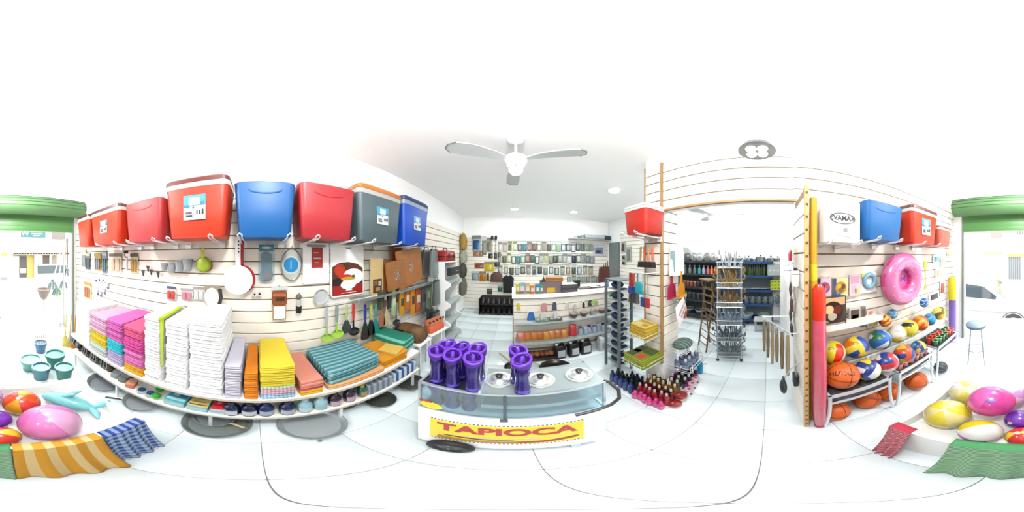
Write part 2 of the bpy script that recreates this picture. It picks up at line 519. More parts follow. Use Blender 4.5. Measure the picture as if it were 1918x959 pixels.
# ================================================================ cool boxes on wire arms
def print_patch(root, nm, w_, h_, y, x=0, z=0, base='f4f8fa', bits=()):
    """a flat printed label: base sheet plus printed shapes (x0, z0, x1, z1 as shares, colour)"""
    mb = MB(); mats = [C(base, .4)]
    mb.box((x, y, z), (w_, .0016, h_))
    for i, (x0, z0, x1, z1, hx) in enumerate(bits):
        mats.append(C(hx, .4))
        mb.box((x + ((x0+x1)/2 - .5) * w_, y - .0012 - .0004*i, z + ((z0+z1)/2 - .5) * h_), ((x1-x0) * w_, .0012, (z1-z0) * h_), i + 1)
    return part(root, nm, mb, mats, smooth=False)
COOL_BITS = ((0,.55,1,1,'4fb8e0'), (.0,.5,.3,.60,'3c8fb4'), (.25,.58,.75,.9,'dff4fa'), (.78,.56,.95,.7,'5c8ca4'), (.42,.44,.5,.52,'5a6a70'),
             (.12,.12,.42,.2,'2b3438'), (.1,.24,.4,.32,'56636a'), (.6,.2,.66,.36,'39454a'), (.72,.2,.78,.36,'39454a'), (.84,.2,.92,.4,'2a3338'))
def cooler(label, loc, rz, w_, d, h, body, lid=None, rim=None, sticker=0, grip=True, tip=None):
    o = thing('cool_box', label, 'cooler', loc, rz, 'cool boxes on wire arms')
    bm_ = C(body, .42, bump=.02, ns=200)
    hb = h * (.80 if lid else .97)
    t = .86
    mb = MB().rloft([(0, w_*t*.94, d*t*.94, .03), (.012, w_*t, d*t, .035), (hb*.5, w_*.93, d*.93, .04), (hb*.93, w_*.985, d*.985, .045), (hb, w_, d, .045)], q=4)
    part(o, 'body', mb, bm_)
    if lid:
        part(o, 'rim', MB().rloft([(hb-.002, w_*1.015, d*1.02, .045), (hb+h*.085, w_*1.02, d*1.03, .045)], q=4), C(rim, .4))
        part(o, 'lid', MB().rloft([(hb+h*.085, w_*1.03, d*1.04, .045), (hb+h*.15, w_*1.02, d*1.03, .045), (hb+h*.19, w_*.93, d*.9, .05), (h, w_*.86, d*.82, .05)], q=4), C(lid, .4))
        part(o, 'lid_seam', MB().rloft([(hb+h*.078, w_*1.022, d*1.035, .045), (hb+h*.09, w_*1.022, d*1.035, .045)], q=4), C('5a2a22' if body[0] in 'de' else '3a3f44', .5))
    else:
        part(o, 'lid', MB().rloft([(hb, w_*1.0, d*1.0, .045), (h, w_*.95, d*.93, .05)], q=4), bm_)
    if grip:
        # moulded carrying lip: a shallow smile across the front near the top
        ys = -d * (.99 if not lid else .985) / 2
        pts = [(w_*.26*math.cos(a), ys + .012 - .0 * a, hb*.86 + hb*.075*math.sin(a)) for a in [PI + PI*i/10 for i in range(11)]]
        part(o, 'grip_lip', MB().tube([(p[0], ys + .004 + .016*(1 - (p[2])/hb)*.5, p[2]) for p in pts], .006, 6), bm_)
    if sticker:
        s = sticker
        print_patch(o, 'label_sticker', s, s * 1.15, -d*.955/2 - .002, 0, hb*.58, bits=COOL_BITS)
    return o
LW = PI/2
def left_cooler(label, x0, x1, ytop, ybot, xf, **kw):
    a, b = onX(x0, 420, xf), onX(x1, 420, xf); xm = (x0+x1)/2
    zt, zb = onX(xm, ytop, xf).z, onX(xm, ybot, xf).z
    w_ = b.y - a.y; d = .29
    return cooler(label, (xf - d/2, (a.y+b.y)/2, 1.672), LW, w_, d, max(.3, zt - 1.672), **kw)
RED = 'ec401c'
left_cooler('red cool box half hidden at the entrance end of the left wall', 144, 165, 402, 460, -1.02, body=RED, lid='5d2a26', rim='f2ece4', grip=False)
left_cooler('red cool box with white rim and small picture label, second from the entrance', 169, 224, 386, 456, -1.02, body=RED, lid='6a3a34', rim='fbf4ea', sticker=.12, grip=False)
left_cooler('plain faded red cool box between two labelled red ones on the left wall', 232, 303, 374, 447, -1.03, body='d8474a')
left_cooler('large red cool box with white rim and square picture label', 308, 428, 328, 445, -.99, body=RED, lid='7a2f28', rim='f6e9d6', sticker=.155, grip=False)
left_cooler('plain bright blue cool box on wire arms above the white sieve', 437, 556, 338, 432, -1.03, body='146cb8')
left_cooler('plain red cool box on wire arms above the white cutting boards', 560, 668, 345, 438, -1.03, body='c8303a')
left_cooler('dark grey cool box with orange lid and picture label', 672, 753, 350, 444, -1.03, body='5c7076', lid='e8842a', rim='c9ccc8', sticker=.14, grip=False)
left_cooler('royal blue cool box with pale rim, last in the left row', 757, 803, 372, 448, -1.03, body='1258d8', lid='2c4a86', rim='a8bcd8', sticker=.14, grip=False)
def bracket(label, loc, rz, L=.37):
    o = thing('wire_bracket', label, 'bracket', loc, rz, 'wire arms under the cool boxes')
    mb = MB()
    mb.tube([(-.013, 0, -.004), (-.013, -L*.6, .004), (-.011, -L+.02, .012), (-.014, -L+.004, .024), (0, -L-.012, .034), (.014, -L+.004, .024), (.011, -L+.02, .012), (.013, -L*.6, .004), (.013, 0, -.004)], .0045, 6)
    part(o, 'wire', mb, WIRE)
    part(o, 'wall_clip', MB().box((0, -.012, -.012), (.05, .008, .05)), WIRE)
    return o
for i, (x, of) in enumerate(((185,'first'),(219,'second'),(243,'third'),(291,'fourth'),(318,'fifth'),(396,'sixth'),(450,'seventh'),(541,'eighth'),(593,'ninth'),(659,'tenth'),(697,'eleventh'),(746,'twelfth'),(776,'thirteenth'))):
    p = onX(x, 428, -1.0)
    bracket('white wire arm under the left wall cool boxes, %s from the entrance' % of, (XL+.012, p.y, 1.652), LW)

# ================================================================ left wall: goods on hooks
def hook(wl, x, y, L=.06, label=None):
    c = hit(wl, x, y, 0)
    mb = MB().tube([(0, .012, 0), (0, -L, 0), (0, -L-.008, .01)], .003, 5)
    return mb, c, FACES[wl][3]
def hang(name, label, cat, wl, r, off=.03, group=None, peg=True):
    """root at the middle of the seen rectangle, local x right, z up, front towards -y; adds its peg hole tab"""
    c, w_, h, rz = rect(wl, *r, off=off)
    o = thing(name, label, cat, c, rz, group)
    return o, w_, h
def peg_for(label, wl, x, y, L=.07):
    mb, c, rz = hook(wl, x, y, L)
    return solo('display_hook', mb, STEEL, label, 'hook', c, rz, 'display hooks in the wall slots')
def rounded(w_, h, r, n=5, x=0, z=0):
    P = []
    for cx, cz, a0 in ((w_/2-r, h/2-r, 0), (-w_/2+r, h/2-r, PI/2), (-w_/2+r, -h/2+r, PI), (w_/2-r, -h/2+r, 1.5*PI)):
        for i in range(n+1):
            a = a0 + PI/2*i/n
            P.append((x + cx + r*math.cos(a), z + cz + r*math.sin(a)))
    return P
# white sieve with red one behind
o, w_, h = hang('plastic_sieve', 'big round white plastic sieve with slotted handle, red one behind it', 'sieve', 'L', (416, 445, 476, 551), .07)
R0 = w_ * .46
part(o, 'bowl', MB().lathe([(R0, -.010), (R0, -.002), (R0*.8, .014), (R0*.2, .02)], n=32, c=(0, .0, -h/2+R0), R=Matrix.Rotation(PI/2, 3, 'X').inverted()), C('fdfdfd', .35, k=.85))
hd = part(o, 'handle', MB().prism(rounded(.042, h-1.7*R0, .015, z=h/2-(h-1.7*R0)/2), -.004, .008), C('fdfdfd', .35, k=.85))
for k in range(4):
    part(hd, 'slot', MB().disc((.006, h/2-.03-k*.028), .006, -.008, -.002, 10), C('3a3434'))
part(o, 'red_rim', MB().disc((.022, -h/2+R0+.004), R0*.99, .012, .018, 32), C('c92a2e', .4), 'red plastic rim showing behind')
part(o, 'red_handle', MB().box((.022, .014, h*.2), (.045, .004, h*.5)), C('c92a2e', .4))
# teal header card with sandals
o, w_, h = hang('insole_pack', 'pair of grey insoles in clear bag under a teal header card', 'insoles', 'L', (483, 458, 515, 525), .03)
cd_ = part(o, 'header_card', MB().box((0, -.004, h*.41), (w_*.9, .004, h*.17)), C('2d8fa0', .4))
part(cd_, 'print', MB().disc((0, h*.41), h*.03, -.009, -.007, 16, rx=w_*.3), C('e8f6fa'))
sole = [(0.0, -.5), (.18, -.46), (.24, -.3), (.17, -.05), (.2, .15), (.2, .3), (.1, .38), (-.1, .38), (-.2, .3), (-.2, .15), (-.17, -.05), (-.24, -.3), (-.18, -.46)]
part(o, 'insole', MB().prism([(x*w_*1.5-.006, z*h*.95-.02) for x, z in sole], -.003, .008), C('8fa6ac', .7))
part(o, 'insole', MB().prism([(x*w_*1.4+.008, z*h*.9-.02) for x, z in sole], -.012, -.004), C('6f8f96', .7))
part(o, 'heel_pad', MB().disc((.004, -h*.36), h*.08, -.015, -.013, 18, rx=w_*.26), C('c07880', .7))
part(o, 'bag', MB().prism(rounded(w_*.95, h*.8, .02, z=-h*.09), -.02, -.019), clear('eaf4f8', .12))
# oval pack with blue disc
o, w_, h = hang('oval_drain_pack', 'oval metal rimmed dish with round blue label in clear bag', 'dish', 'L', (525, 464, 566, 527), .035)
N = 28
part(o, 'rim', MB().tube([(math.cos(2*PI*i/N)*w_*.46, 0, math.sin(2*PI*i/N)*h*.46) for i in range(N)], .006, 6, closed=True), C('9aa2a2', .3, .6))
part(o, 'dish', MB().disc((0, 0), h*.45, -.002, .012, 28, rx=w_*.45), C('d6dad2', .4))
part(o, 'label_ring', MB().disc((-.004, -.004), w_*.42, -.007, -.002, 28), C('eef2ea', .4))
part(o, 'blue_label', MB().disc((-.004, -.002), w_*.33, -.01, -.006, 28), C('149ae0', .4))
part(o, 'print', MB().box((-.006, -.0115, 0), (.008, .001, .07)), C('cdeefc'))
# boards
o, w_, h = hang('cutting_board', 'white cutting board with a small red label', 'cutting board', 'L', (566, 455, 617, 531), .025)
part(o, 'board', MB().prism(rounded(w_*.96, h, .022), -.006, .012), C('fdfdfd', .4, k=.86))
part(o, 'grip_slot', MB().prism(rounded(w_*.7, .022, .01, z=h*.43), -.0075, -.005), C('c4cacc', .5))
lb = part(o, 'red_label', MB().box((.006, -.008, h*.14), (w_*.4, .003, h*.5)), C('c8342a', .4))
for bx, bz, bw, bh in ((-.006, .26, .2, .006), (.006, .12, .28, .012), (0, .02, .16, .006)):
    part(lb, 'print', MB().box((bx, -.0105, h*bz), (w_*bw, .001, bh)), C('f6e6e0'))
o, w_, h = hang('cutting_board', 'large white cutting board printed with a plate of food and tomatoes', 'cutting board', 'L', (618, 459, 681, 554), .03)
part(o, 'board', MB().prism(rounded(w_*.97, h, .028), -.007, .012), C('fdfdfd', .4, k=.86))
part(o, 'grip_slot', MB().prism([(-.04, h*.455), (.04, h*.455), (.028, h*.43), (0, h*.422), (-.028, h*.43)], -.0085, -.006), C('9aa2a2', .5))
pm = MB(); W2, y_ = w_*.9, -.0095
pm.prism([(-W2/2, -h*.47), (W2/2, -h*.47), (W2/2, .02), (W2*.3, .065), (0, .085), (-W2*.3, .075), (-W2/2, .04)], y_, -.007, 0)
pm.prism([(-W2/2, -h*.47), (W2/2, -h*.47), (W2/2, -h*.27), (-W2/2, -h*.27)], y_-.001, y_, 1)
pm.prism([(-W2/2, -h*.16), (-W2*.25, -h*.1), (-W2*.2, -h*.28), (-W2/2, -h*.28)], y_-.0012, y_, 4)
pm.disc((W2*.16, -h*.12), h*.16, y_-.0018, y_, 22, 2, rx=W2*.36)
pm.disc((0, -h*.27), h*.09, y_-.0022, y_, 22, 2, rx=W2*.25)
pm.disc((-W2*.27, .012), W2*.17, y_-.0026, y_, 20, 3)
pm.disc((-W2*.1, -h*.11), h*.045, y_-.003, y_, 16, 3, rx=W2*.22)
pm.disc((.0, -h*.15), h*.035, y_-.0034, y_, 16, 5, rx=W2*.24)
pm.disc((W2*.16, -h*.11), h*.03, y_-.0038, y_, 12, 6, rx=W2*.06)
pm.disc((-W2*.2, .05), .012, y_-.004, y_, 8, 6)
pm.box((W2*.02, y_-.002, -h*.375), (W2*.2, .001, .012), 2).box((W2*.02, y_-.002, -h*.43), (W2*.5, .001, .004), 2)
part(o, 'food_print', pm, [C('6d3322', .4), C('b5271c', .4), C('fbfaf6', .4, k=.85), C('d8381c', .4), C('2c1c22', .4), C('e8b43c', .4), C('4d7a2c', .4)], 'printed plate of food on dark red', smooth=False)
# wooden boards on the wire shelf
def wood_board(label, r, off, tilt, mosaic=True, col_='c07a3a', th=.018):
    o, w_, h = hang('wooden_board', label, 'cutting board', 'L', r, off, 'wooden boards')
    o.rotation_euler[0] = 0
    g = part(o, 'board', MB().prism(rounded(w_, h, .012), -th/2, th/2), C(col_, .45, noise=.22, ns=9), rot=(0, math.radians(tilt), 0))
    if mosaic:
        mm = [C(x, .3) for x in ('dfe3e0', '8a9ab0', '6f6a80', 'c9b8a0', '9fc0c8')]
        mb = MB(); k = 0
        for a in range(-3, 4):
            for b in range(-2, 3):
                if random.random() < .8 and abs(a)*.8+abs(b) < 4:
                    mb.disc((b*.017+(a%2)*.008, a*.017), .0075, -th/2-.002, -th/2, 6, k % 5); k += random.randint(1, 3)
        part(g, 'mosaic_inlay', mb, mm, smooth=False)
    return o
wood_board('tall brown wooden board with mosaic inlay, larger of the pair', (744, 466, 789, 534), .14, -9)
wood_board('plain reddish wooden board behind the tall mosaic board', (733, 460, 752, 520), .05, -4, False, 'a9622c')
wood_board('smaller wooden board with pale mosaic inlay beside the light wood bag', (724, 488, 758, 541), .15, -8, True, 'b0723a')
wood_board('thin dark wooden board behind the smaller mosaic board', (714, 487, 731, 541), .09, -6, False, '9c5a2c')
o, w_, h = hang('board_pack', 'pale wooden board in a sleeve with a dark photo print', 'cutting board', 'L', (694, 484, 717, 552), .10)
part(o, 'board', MB().prism(rounded(w_, h, .008), -.008, .008), C('ecd090', .5, noise=.1, ns=12))
print_patch(o, 'photo_label', w_*.7, h*.38, -.01, 0, -h*.25, '4a3428', ((.1,.55,.5,.9,'8c6a48'), (.3,.1,.8,.4,'c89a68'), (.6,.5,.9,.85,'e8d8c0'), (.1,.1,.3,.4,'7a2c22')))
# glass-fronted wire shelf under the boards
a, b = onX(690, 556, -1.2), onX(815, 505, -1.2)
o = thing('wire_shelf', 'shallow grey metal shelf holding the wooden boards', 'shelf', (XL, (a.y+b.y)/2, a.z-.01), LW)
L = b.y - a.y + .25
part(o, 'tray', MB().box((0, -.10, -.012), (L, .18, .006)), C('c2cbc8', .35, .4))
part(o, 'front_lip', MB().box((0, -.19, -.002), (L, .004, .022)), C('aab4b2', .35, .5))
# row two
o, w_, h = hang('sausage_pack', 'brown and white printed pack hanging below the teal insole card', 'pack', 'L', (506, 536, 540, 598), .03)
part(o, 'header_card', MB().box((.002, 0, h*.44), (w_*.9, .003, h*.1)), C('eef2f2', .5))
b_ = part(o, 'bag', MB().prism(rounded(w_*.8, h*.42, .02, z=h*.16), -.018, .004), C('9c5a34', .35, noise=.3, ns=60))
part(b_, 'print', MB().box((0, -.02, h*.26), (w_*.7, .003, h*.07), 0).box((.004, -.0202, h*.14), (w_*.5, .003, h*.1), 1), [C('e0703a'), C('3c2a24')])
cw = part(o, 'price_card', MB().box((0, -.012, -h*.27), (w_*.72, .003, h*.44), 0).box((0, -.0138, -h*.27), (w_*.64, .001, h*.38), 1), [C('b07838'), C('fbfafa', k=.86)])
o, w_, h = hang('bottle_stopper', 'small black and clear stopper on a hook between two packs', 'stopper', 'L', (552, 549, 567, 586), .03)
part(o, 'knob', MB().ball((0, 0, h*.32), w_*.38, 14, 10), C('7a6a60', .3))
part(o, 'stem', MB().cyl((0, 0, h*.2), (0, 0, -h*.15), w_*.26, n=14), C('dfe3e2', .2))
part(o, 'plug', MB().cyl((0, 0, -h*.15), (0, 0, -h*.48), w_*.38, w_*.32, n=14), C('1c1c20', .5))
o, w_, h = hang('clear_dish', 'clear plastic oval dish hanging left of the food print board', 'dish', 'L', (585, 541, 616, 570), .04)
part(o, 'dish', MB().lathe([(w_*.25, 0), (w_*.4, .02), (w_*.46, .035), (w_*.43, .035), (w_*.36, .02)], n=24, c=(0, .02, 0), R=Matrix.Rotation(PI/2, 3, 'X')), C('dfe6e8', .15))
part(o, 'tab', MB().box((0, 0, h*.5), (.02, .002, .03)), WHITE)
o, w_, h = hang('drain_strainer', 'pair of small white and dark strainers beside the white sieve', 'strainer', 'L', (472, 540, 491, 562), .03)
for k, s in enumerate((-1, 1)):
    part(o, 'cup', MB().lathe([(.006, .004), (.016, .002), (.02, -.01), (.02, -.013)], n=16, c=(s*.02, 0, .004*k), R=Matrix.Rotation(-PI/2, 3, 'X')), C('e9ecea', .35))
    part(o, 'grille', MB().disc((s*.02, .004*k), .009, -.013, -.011, 12), C('44484a'))
# green sieve
o, w_, h = hang('green_strainer', 'lime green plastic strainer with flat handle on the left wall', 'strainer', 'L', (366, 464, 394, 513), .06)
part(o, 'bowl', MB().lathe([(w_*.5, -.003), (w_*.48, 0), (w_*.4, .03), (.02, .045)], n=24, c=(0, .02, -h*.14), R=Matrix.Rotation(-PI/2, 3, 'X').inverted()), C('b8d428', .4))
part(o, 'rim', MB().torus((0, .02, -h*.14), w_*.48, .005, 28, 8, rot=Matrix.Rotation(PI/2, 3, 'X')), C('98b818', .4))
part(o, 'handle', MB().prism([(-.016, 0), (.016, 0), (.012, h*.5), (-.012, h*.5)], -.004, .006), C('c8d828', .4))
o, w_, h = hang('brown_strainer', 'brown strainer rim peeping out behind the lime green one', 'strainer', 'L', (376, 480, 397, 514), .03)
part(o, 'rim', MB().torus((0, 0, 0), w_*.5, .006, 24, 8, rot=Matrix.Rotation(PI/2, 3, 'X')), C('a8662a', .5))
part(o, 'mesh', MB().disc((0, 0), w_*.48, -.001, .004, 24), C('d8c090', .6))
# small assorted packs towards the entrance (x0,y0,x1,y1, name, label, cat, colours)
SM = [
 ((152,466,161,503),'grater_pack','grey packet with pale green top card nearest the entrance on the left wall','pack',('dfe8d0','9aa4a6','c8d89a')),
 ((160,474,169,505),'comb_pack','dark grey comb pack hanging below the red cool box','pack',('6a7478','3c444a','b8c4b4')),
 ((176,474,189,507),'brush_pack','yellow and grey brush pack near the entrance','pack',('d8a838','8a9098','caa020')),
 ((191,472,200,512),'knife_pack','teal grey knife pack right of the yellow brushes','pack',('7fa2ac','4a6a78','b8d4dc')),
 ((204,474,228,510),'board_card','pale tan card with a small dark knob','pack',('f4e4d4','e8c8a8','6a5a4c')),
 ((244,474,258,512),'whisk_pack','amber handled tool on a pale yellow card','pack',('f0e4b0','c09038','504434')),
 ((157,528,170,560),'pencil_pack','orange brown sticks on a pale yellow card','pack',('faf0a8','b86a38','d89a58')),
 ((312,536,330,562),'red_card_pack','red cornered card pack left of the lightbulb packs','pack',('f8f4f2','d8483a','586a90')),
 ((338,540,362,562),'pink_print_pack','white pack with a pink smudge print','pack',('f4f0f2','d88aa0','b8b0b8')),
 ((362,537,384,563),'white_box_pack','plain white boxed pack beside the dark wreath pack','pack',('f8f8f4','dfe2e0','a8a8a0')),
]
for r, nm, lb, ct, cs in SM:
    o, w_, h = hang(nm, lb, ct, 'L', r, .02, 'small packs on the left wall')
    part(o, 'card', MB().box((0, .004, 0), (w_*.94, .003, h)), C(cs[0], .5))
    n = 3 if 'comb' in nm or 'brush' in nm or 'pencil' in nm else 2
    g = MB()
    for k in range(n):
        g.rloft([(-h*.36, w_*.62/n, .012, .004), (h*.1, w_*.7/n, .016, .005), (h*.22, w_*.5/n, .01, .004)], c=((k-(n-1)/2)*w_*.8/n, -.006, -.04*h), q=2)
    part(o, 'content', g, C(cs[1], .4))
    part(o, 'header', MB().box((0, -.002, h*.4), (w_*.96, .005, h*.16)), C(cs[2], .5))
# spray nozzle and black utensil cluster
o, w_, h = hang('spray_nozzle', 'black and white spray nozzle on a hook near the amber tool', 'nozzle', 'L', (232, 462, 243, 507), .05)
part(o, 'body', MB().cyl((0, 0, -h*.5), (0, 0, h*.1), .016, .013, 14), C('f0ece8', .4))
part(o, 'head', MB().box((0, -.01, h*.28), (.02, .05, .035)).cyl((0, -.03, h*.26), (0, -.05, h*.26), .008), C('33302e', .4))
part(o, 'trigger', MB().box((0, -.03, h*.12), (.01, .008, .05), rx=.4), C('a04830', .4))
for k, (x, y) in enumerate(((268,512),(277,503),(283,510),(296,514))):
    o = thing('black_clip', 'small black plastic clip in the cluster left of the clear cups, %s from the left' % ORD[k], 'clip', hit('L', x, y, .03), LW, 'black clips')
    part(o, 'jaw', MB().prism([(-.02, .03), (.004, .03), (.012, -.03), (.002, -.03)], -.006, .006), C('2c3030', .5))
    part(o, 'jaw', MB().prism([(.02, .03), (.006, .02), (.0, -.026), (.008, -.03)], -.004, .004), C('4a5252', .5))
for k, (x, y, r) in enumerate(((308,500,.035),(322,502,.04),(336,499,.045),(351,496,.05))):
    o = thing('clear_cup', 'clear plastic measuring cup, %s of four left of the green strainer' % ORD[k], 'cup', hit('L', x, y, .06), LW, 'clear cups')
    part(o, 'cup', MB().lathe([(r*.7, -r), (r, r), (r*.94, r), (r*.66, -r*.94)], n=18), clear('e4eaec', .4))
    part(o, 'rim', MB().torus((0, 0, r), r, .003, 20, 6), C('b4bcc0', .3))
# blue purple cluster (lock packs)
for k, (x, y) in enumerate(((180,526),(186,524),(193,525))):
    o = thing('blue_clip_card', 'blue clip on a white card above the purple bottles, %s from the left' % ORD[k], 'clip', hit('L', x, y, .03), LW, 'blue clips')
    part(o, 'card', MB().box((0, .006, 0), (.03, .002, .06)), WHITE)
    part(o, 'clip', MB().rloft([(-.014, .02, .016, .004), (.014, .024, .018, .005)], q=2), C('2c3c9c', .4))
for k, (x, y) in enumerate(((184,547),(190,550),(197,545),(203,535))):
    o = thing('purple_ring_pack', 'purple grey ring pack near the entrance, %s from the left' % ORD[k], 'pack', hit('L', x, y, .03), LW, 'purple ring packs')
    part(o, 'sleeve', MB().rloft([(-.05, .028, .014, .004), (.03, .03, .016, .004)], q=2), C('b0a8c8', .4))
    part(o, 'ring', MB().torus((0, -.01, -.03), .014, .004, 16, 6, rot=Matrix.Rotation(PI/2, 3, 'X')), C('5c4a64', .4))
o, w_, h = hang('wreath_pack', 'white round lid framed by dark curled straps on the left wall', 'lid pack', 'L', (382, 534, 415, 576), .03)
part(o, 'lid', MB().disc((-.006, -.004), h*.4, -.012, .006, 28, rx=w_*.4), C('faf8f2', .4, k=.85))
part(o, 'card', MB().box((-.002, .006, h*.36), (w_*.9, .004, h*.25)), C('a89a80', .6, noise=.4, ns=80))
for k in (0, 1, 2):
    part(o, 'strap', MB().tube([(w_*(.34+.07*k), -.004, h*.35), (w_*(.42+.06*k), -.006, 0), (w_*(.3+.06*k), -.004, -h*.42)], .006, 6), C('3c3834', .5))

# utensils hanging on the rail
a, b = onX(608, 572, -1.24), onX(812, 533, -1.24)
o = thing('utensil_rail', 'long grey rail for hanging kitchen utensils on the left wall', 'rail', (XL, 0, 0), 0)
part(o, 'bar', MB().cyl((.11, a.y, 1.135), (.11, b.y+.2, 1.135), .006, n=8), STEEL)
for k in range(4):
    yy = a.y + .03 + k * (b.y - a.y) / 3.4
    part(o, 'bar_arm', MB().cyl((-.0, yy, 1.135), (.11, yy, 1.135), .005, n=8), STEEL)
def utensil(label, x, ytop, ybot, kind, hc, bc, off=.11):
    t, u = hit('L', x, ytop, off), hit('L', x, ybot, off)
    h = t.z - u.z
    o = thing('kitchen_' + kind, label, kind, (t.x, t.y, t.z), LW, 'utensils on the rail'); o.scale = (1.5, 1.25, 1)
    part(o, 'handle', MB().rloft([(-h*.5, .012, .01, .004), (-h*.3, .02, .014, .006), (-.02, .022, .014, .006), (0, .012, .01, .004)], q=2), C(hc, .35))
    part(o, 'hang_loop', MB().torus((0, 0, .008), .009, .0025, 14, 6, rot=Matrix.Rotation(PI/2, 3, 'X')), STEEL)
    if kind == 'ladle':
        part(o, 'shank', MB().cyl((0, 0, -h*.48), (0, -.002, -h*.8), .006, n=8), C(bc, .4))
        part(o, 'bowl', MB().lathe([(.008, -.03), (.03, -.022), (.041, 0), (.038, 0), (.028, -.018)], n=20, c=(0, -.01, -h*.84), R=Matrix.Rotation(math.radians(72), 3, 'X')), C(bc, .4))
    else:
        part(o, 'blade', MB().prism([(-.008, -h*.48), (.008, -h*.48), (.03, -h*.75), (.032, -h*.96), (.02, -h), (-.02, -h), (-.032, -h*.96), (-.03, -h*.75)], -.003, .004), C(bc, .4))
    return o
utensil('lime ladle with long steel handle, left of the pair', 612, 577, 642, 'ladle', 'c8d0d0', 'b8e060')
utensil('lime ladle with long steel handle, right of the pair', 631, 572, 634, 'ladle', '98a4a8', 'b0e04a')
utensil('dark slotted turner with pale lime handle', 649, 574, 624, 'spatula', 'c8dc90', '3c484a')
utensil('black ladle with bright red handle', 662, 568, 629, 'ladle', 'e0382c', '18191c')
utensil('black spatula with royal blue handle', 684, 570, 636, 'spatula', '2c3c9a', '2a3236')
utensil('black slotted turner with lime handle', 695, 568, 628, 'spatula', 'c4dc70', '1c2022')
utensil('teal silicone spatula beside the lime handled turner', 704, 572, 624, 'spatula', '60a8a0', '149a98')
utensil('tan wooden spatula with long thin handle', 715, 552, 612, 'spatula', 'b08060', 'b8785a')
utensil('cream wooden spoon beside the tan spatula', 724, 553, 609, 'spatula', 'e0d4b4', 'd8c8a0')
utensil('black turner with short handle near the orange packs', 742, 570, 610, 'ladle', '7a8484', '2c3438')
# dark, green and orange hanging packs along the rail
PK = [((708,543,716,580),'4a5a40','dark green'),((717,541,724,575),'6a4a3a','brown'),((725,540,733,578),'26302c','black'),((733,542,741,590),'b8d8a0','pale green'),
      ((748,545,757,590),'e8a818','yellow'),((758,540,768,580),'d8701c','orange'),((769,538,777,590),'f0a010','deep yellow'),((778,538,788,584),'c0581c','burnt orange'),
      ((790,535,797,585),'5c6a6a','grey'),((798,532,806,575),'7c8e8c','silver grey'),((807,530,816,592),'93b060','moss green')]
for k, (r, hx, cn) in enumerate(PK):
    o, w_, h = hang('knife_packet', 'narrow %s packet on the rail, %s from the tan spatula end' % (cn, ORD[k]), 'packet', 'L', r, .12, 'narrow packets on the rail')
    part(o, 'packet', MB().rloft([(-h/2, w_*.9, .006, .002), (0, w_, .02, .006), (h*.42, w_*.9, .01, .003), (h/2, w_*.8, .004, .001)], q=2), C(hx, .3, noise=.15, ns=60))
    part(o, 'label_strip', MB().box((0, -.0115, h*.05), (w_*.55, .002, h*.3)), C('f2ead8' if k % 2 else '4c3c30', .5))
# graters beyond the boards
for k, (r, hx) in enumerate((((783,465,791,512),'6a7268'),((791,464,806,517),'8c9896'),((806,462,819,515),'a8b4b6'),((812,520,822,570),'7c8c8a'),((800,575,812,625),'525c60'),((812,580,822,612),'6a7476'))):
    of = max(.08, 1.35 - 2.17*math.tan(-((r[0]+r[2])/2/1918-.5)*2*PI))
    o, w_, h = hang('box_grater', 'steel grater by the white stepped stand, %s of the cluster' % ORD[k], 'grater', 'L', r, of, 'graters')
    part(o, 'hook', MB().cyl((0, 0, h*.5), (0, of, h*.52), .003, n=6), STEEL)
    part(o, 'blade', MB().rloft([(-h/2, w_, .05, .004), (h*.36, w_*.8, .036, .004)], q=2), C(hx, .3, .5))
    part(o, 'cap', MB().rloft([(h*.36, w_*.84, .04, .006), (h*.42, w_*.7, .03, .006)], q=2), C('2c3030', .4))
    part(o, 'handle', MB().tube([(-w_*.25, 0, h*.4), (-w_*.2, 0, h*.52), (w_*.2, 0, h*.52), (w_*.25, 0, h*.4)], .005, 6), C('3c4444', .4))
for k, (x, y) in enumerate(((498,457),(545,463),(592,453),(650,457),(448,447),(377,464),(522,534),(559,548))):
    peg_for('small steel wall hook above the left wall goods, %s counted along the teal card row' % ORD[k], 'L', x, y, .05)

# ================================================================ the two long shelves on the left
ZU, ZL, XF = .50, .235, -.855
sh = thing('wall_shelf', 'long white shelf along the left wall carrying folded towels', 'shelf', (0, 0, 0))
part(sh, 'board', MB().box(((XL+XF)/2, -.25, ZU-.011), (XF-XL, 3.2, .020)), WHITE, smooth=False)
part(sh, 'front_edge', MB().box((XF+.003, -.25, ZU-.011), (.006, 3.2, .024)), C('e8e0d0', .5), smooth=False)
for k in range(5):
    y = -1.75 + k * .75
    part(sh, 'shelf_bracket', MB().box((XL+.05, y, ZU-.06), (.1, .012, .07)).box((-1.08, y, ZU-.03), (.44, .012, .018)), WIRE, smooth=False)
sh2 = thing('wall_shelf', 'low white shelf under the towels with bottles and boxes', 'shelf', (0, 0, 0))
part(sh2, 'board', MB().box(((XL+XF)/2, -.25, ZL-.009), (XF-XL, 3.2, .016)), C('fbf8ee', .5, k=.82), smooth=False)
part(sh2, 'front_edge', MB().box((XF+.003, -.25, ZL-.009), (.006, 3.2, .02)), C('dfe0d4', .5), smooth=False)
for k in range(5):
    y = -1.75 + k * .75
    part(sh2, 'shelf_leg', MB().box((XF-.02, y, .11), (.02, .02, .22)), WIRE, smooth=False)
    part(sh2, 'shelf_leg', MB().box((-1.3, y, .11), (.02, .02, .22)), WIRE, smooth=False)

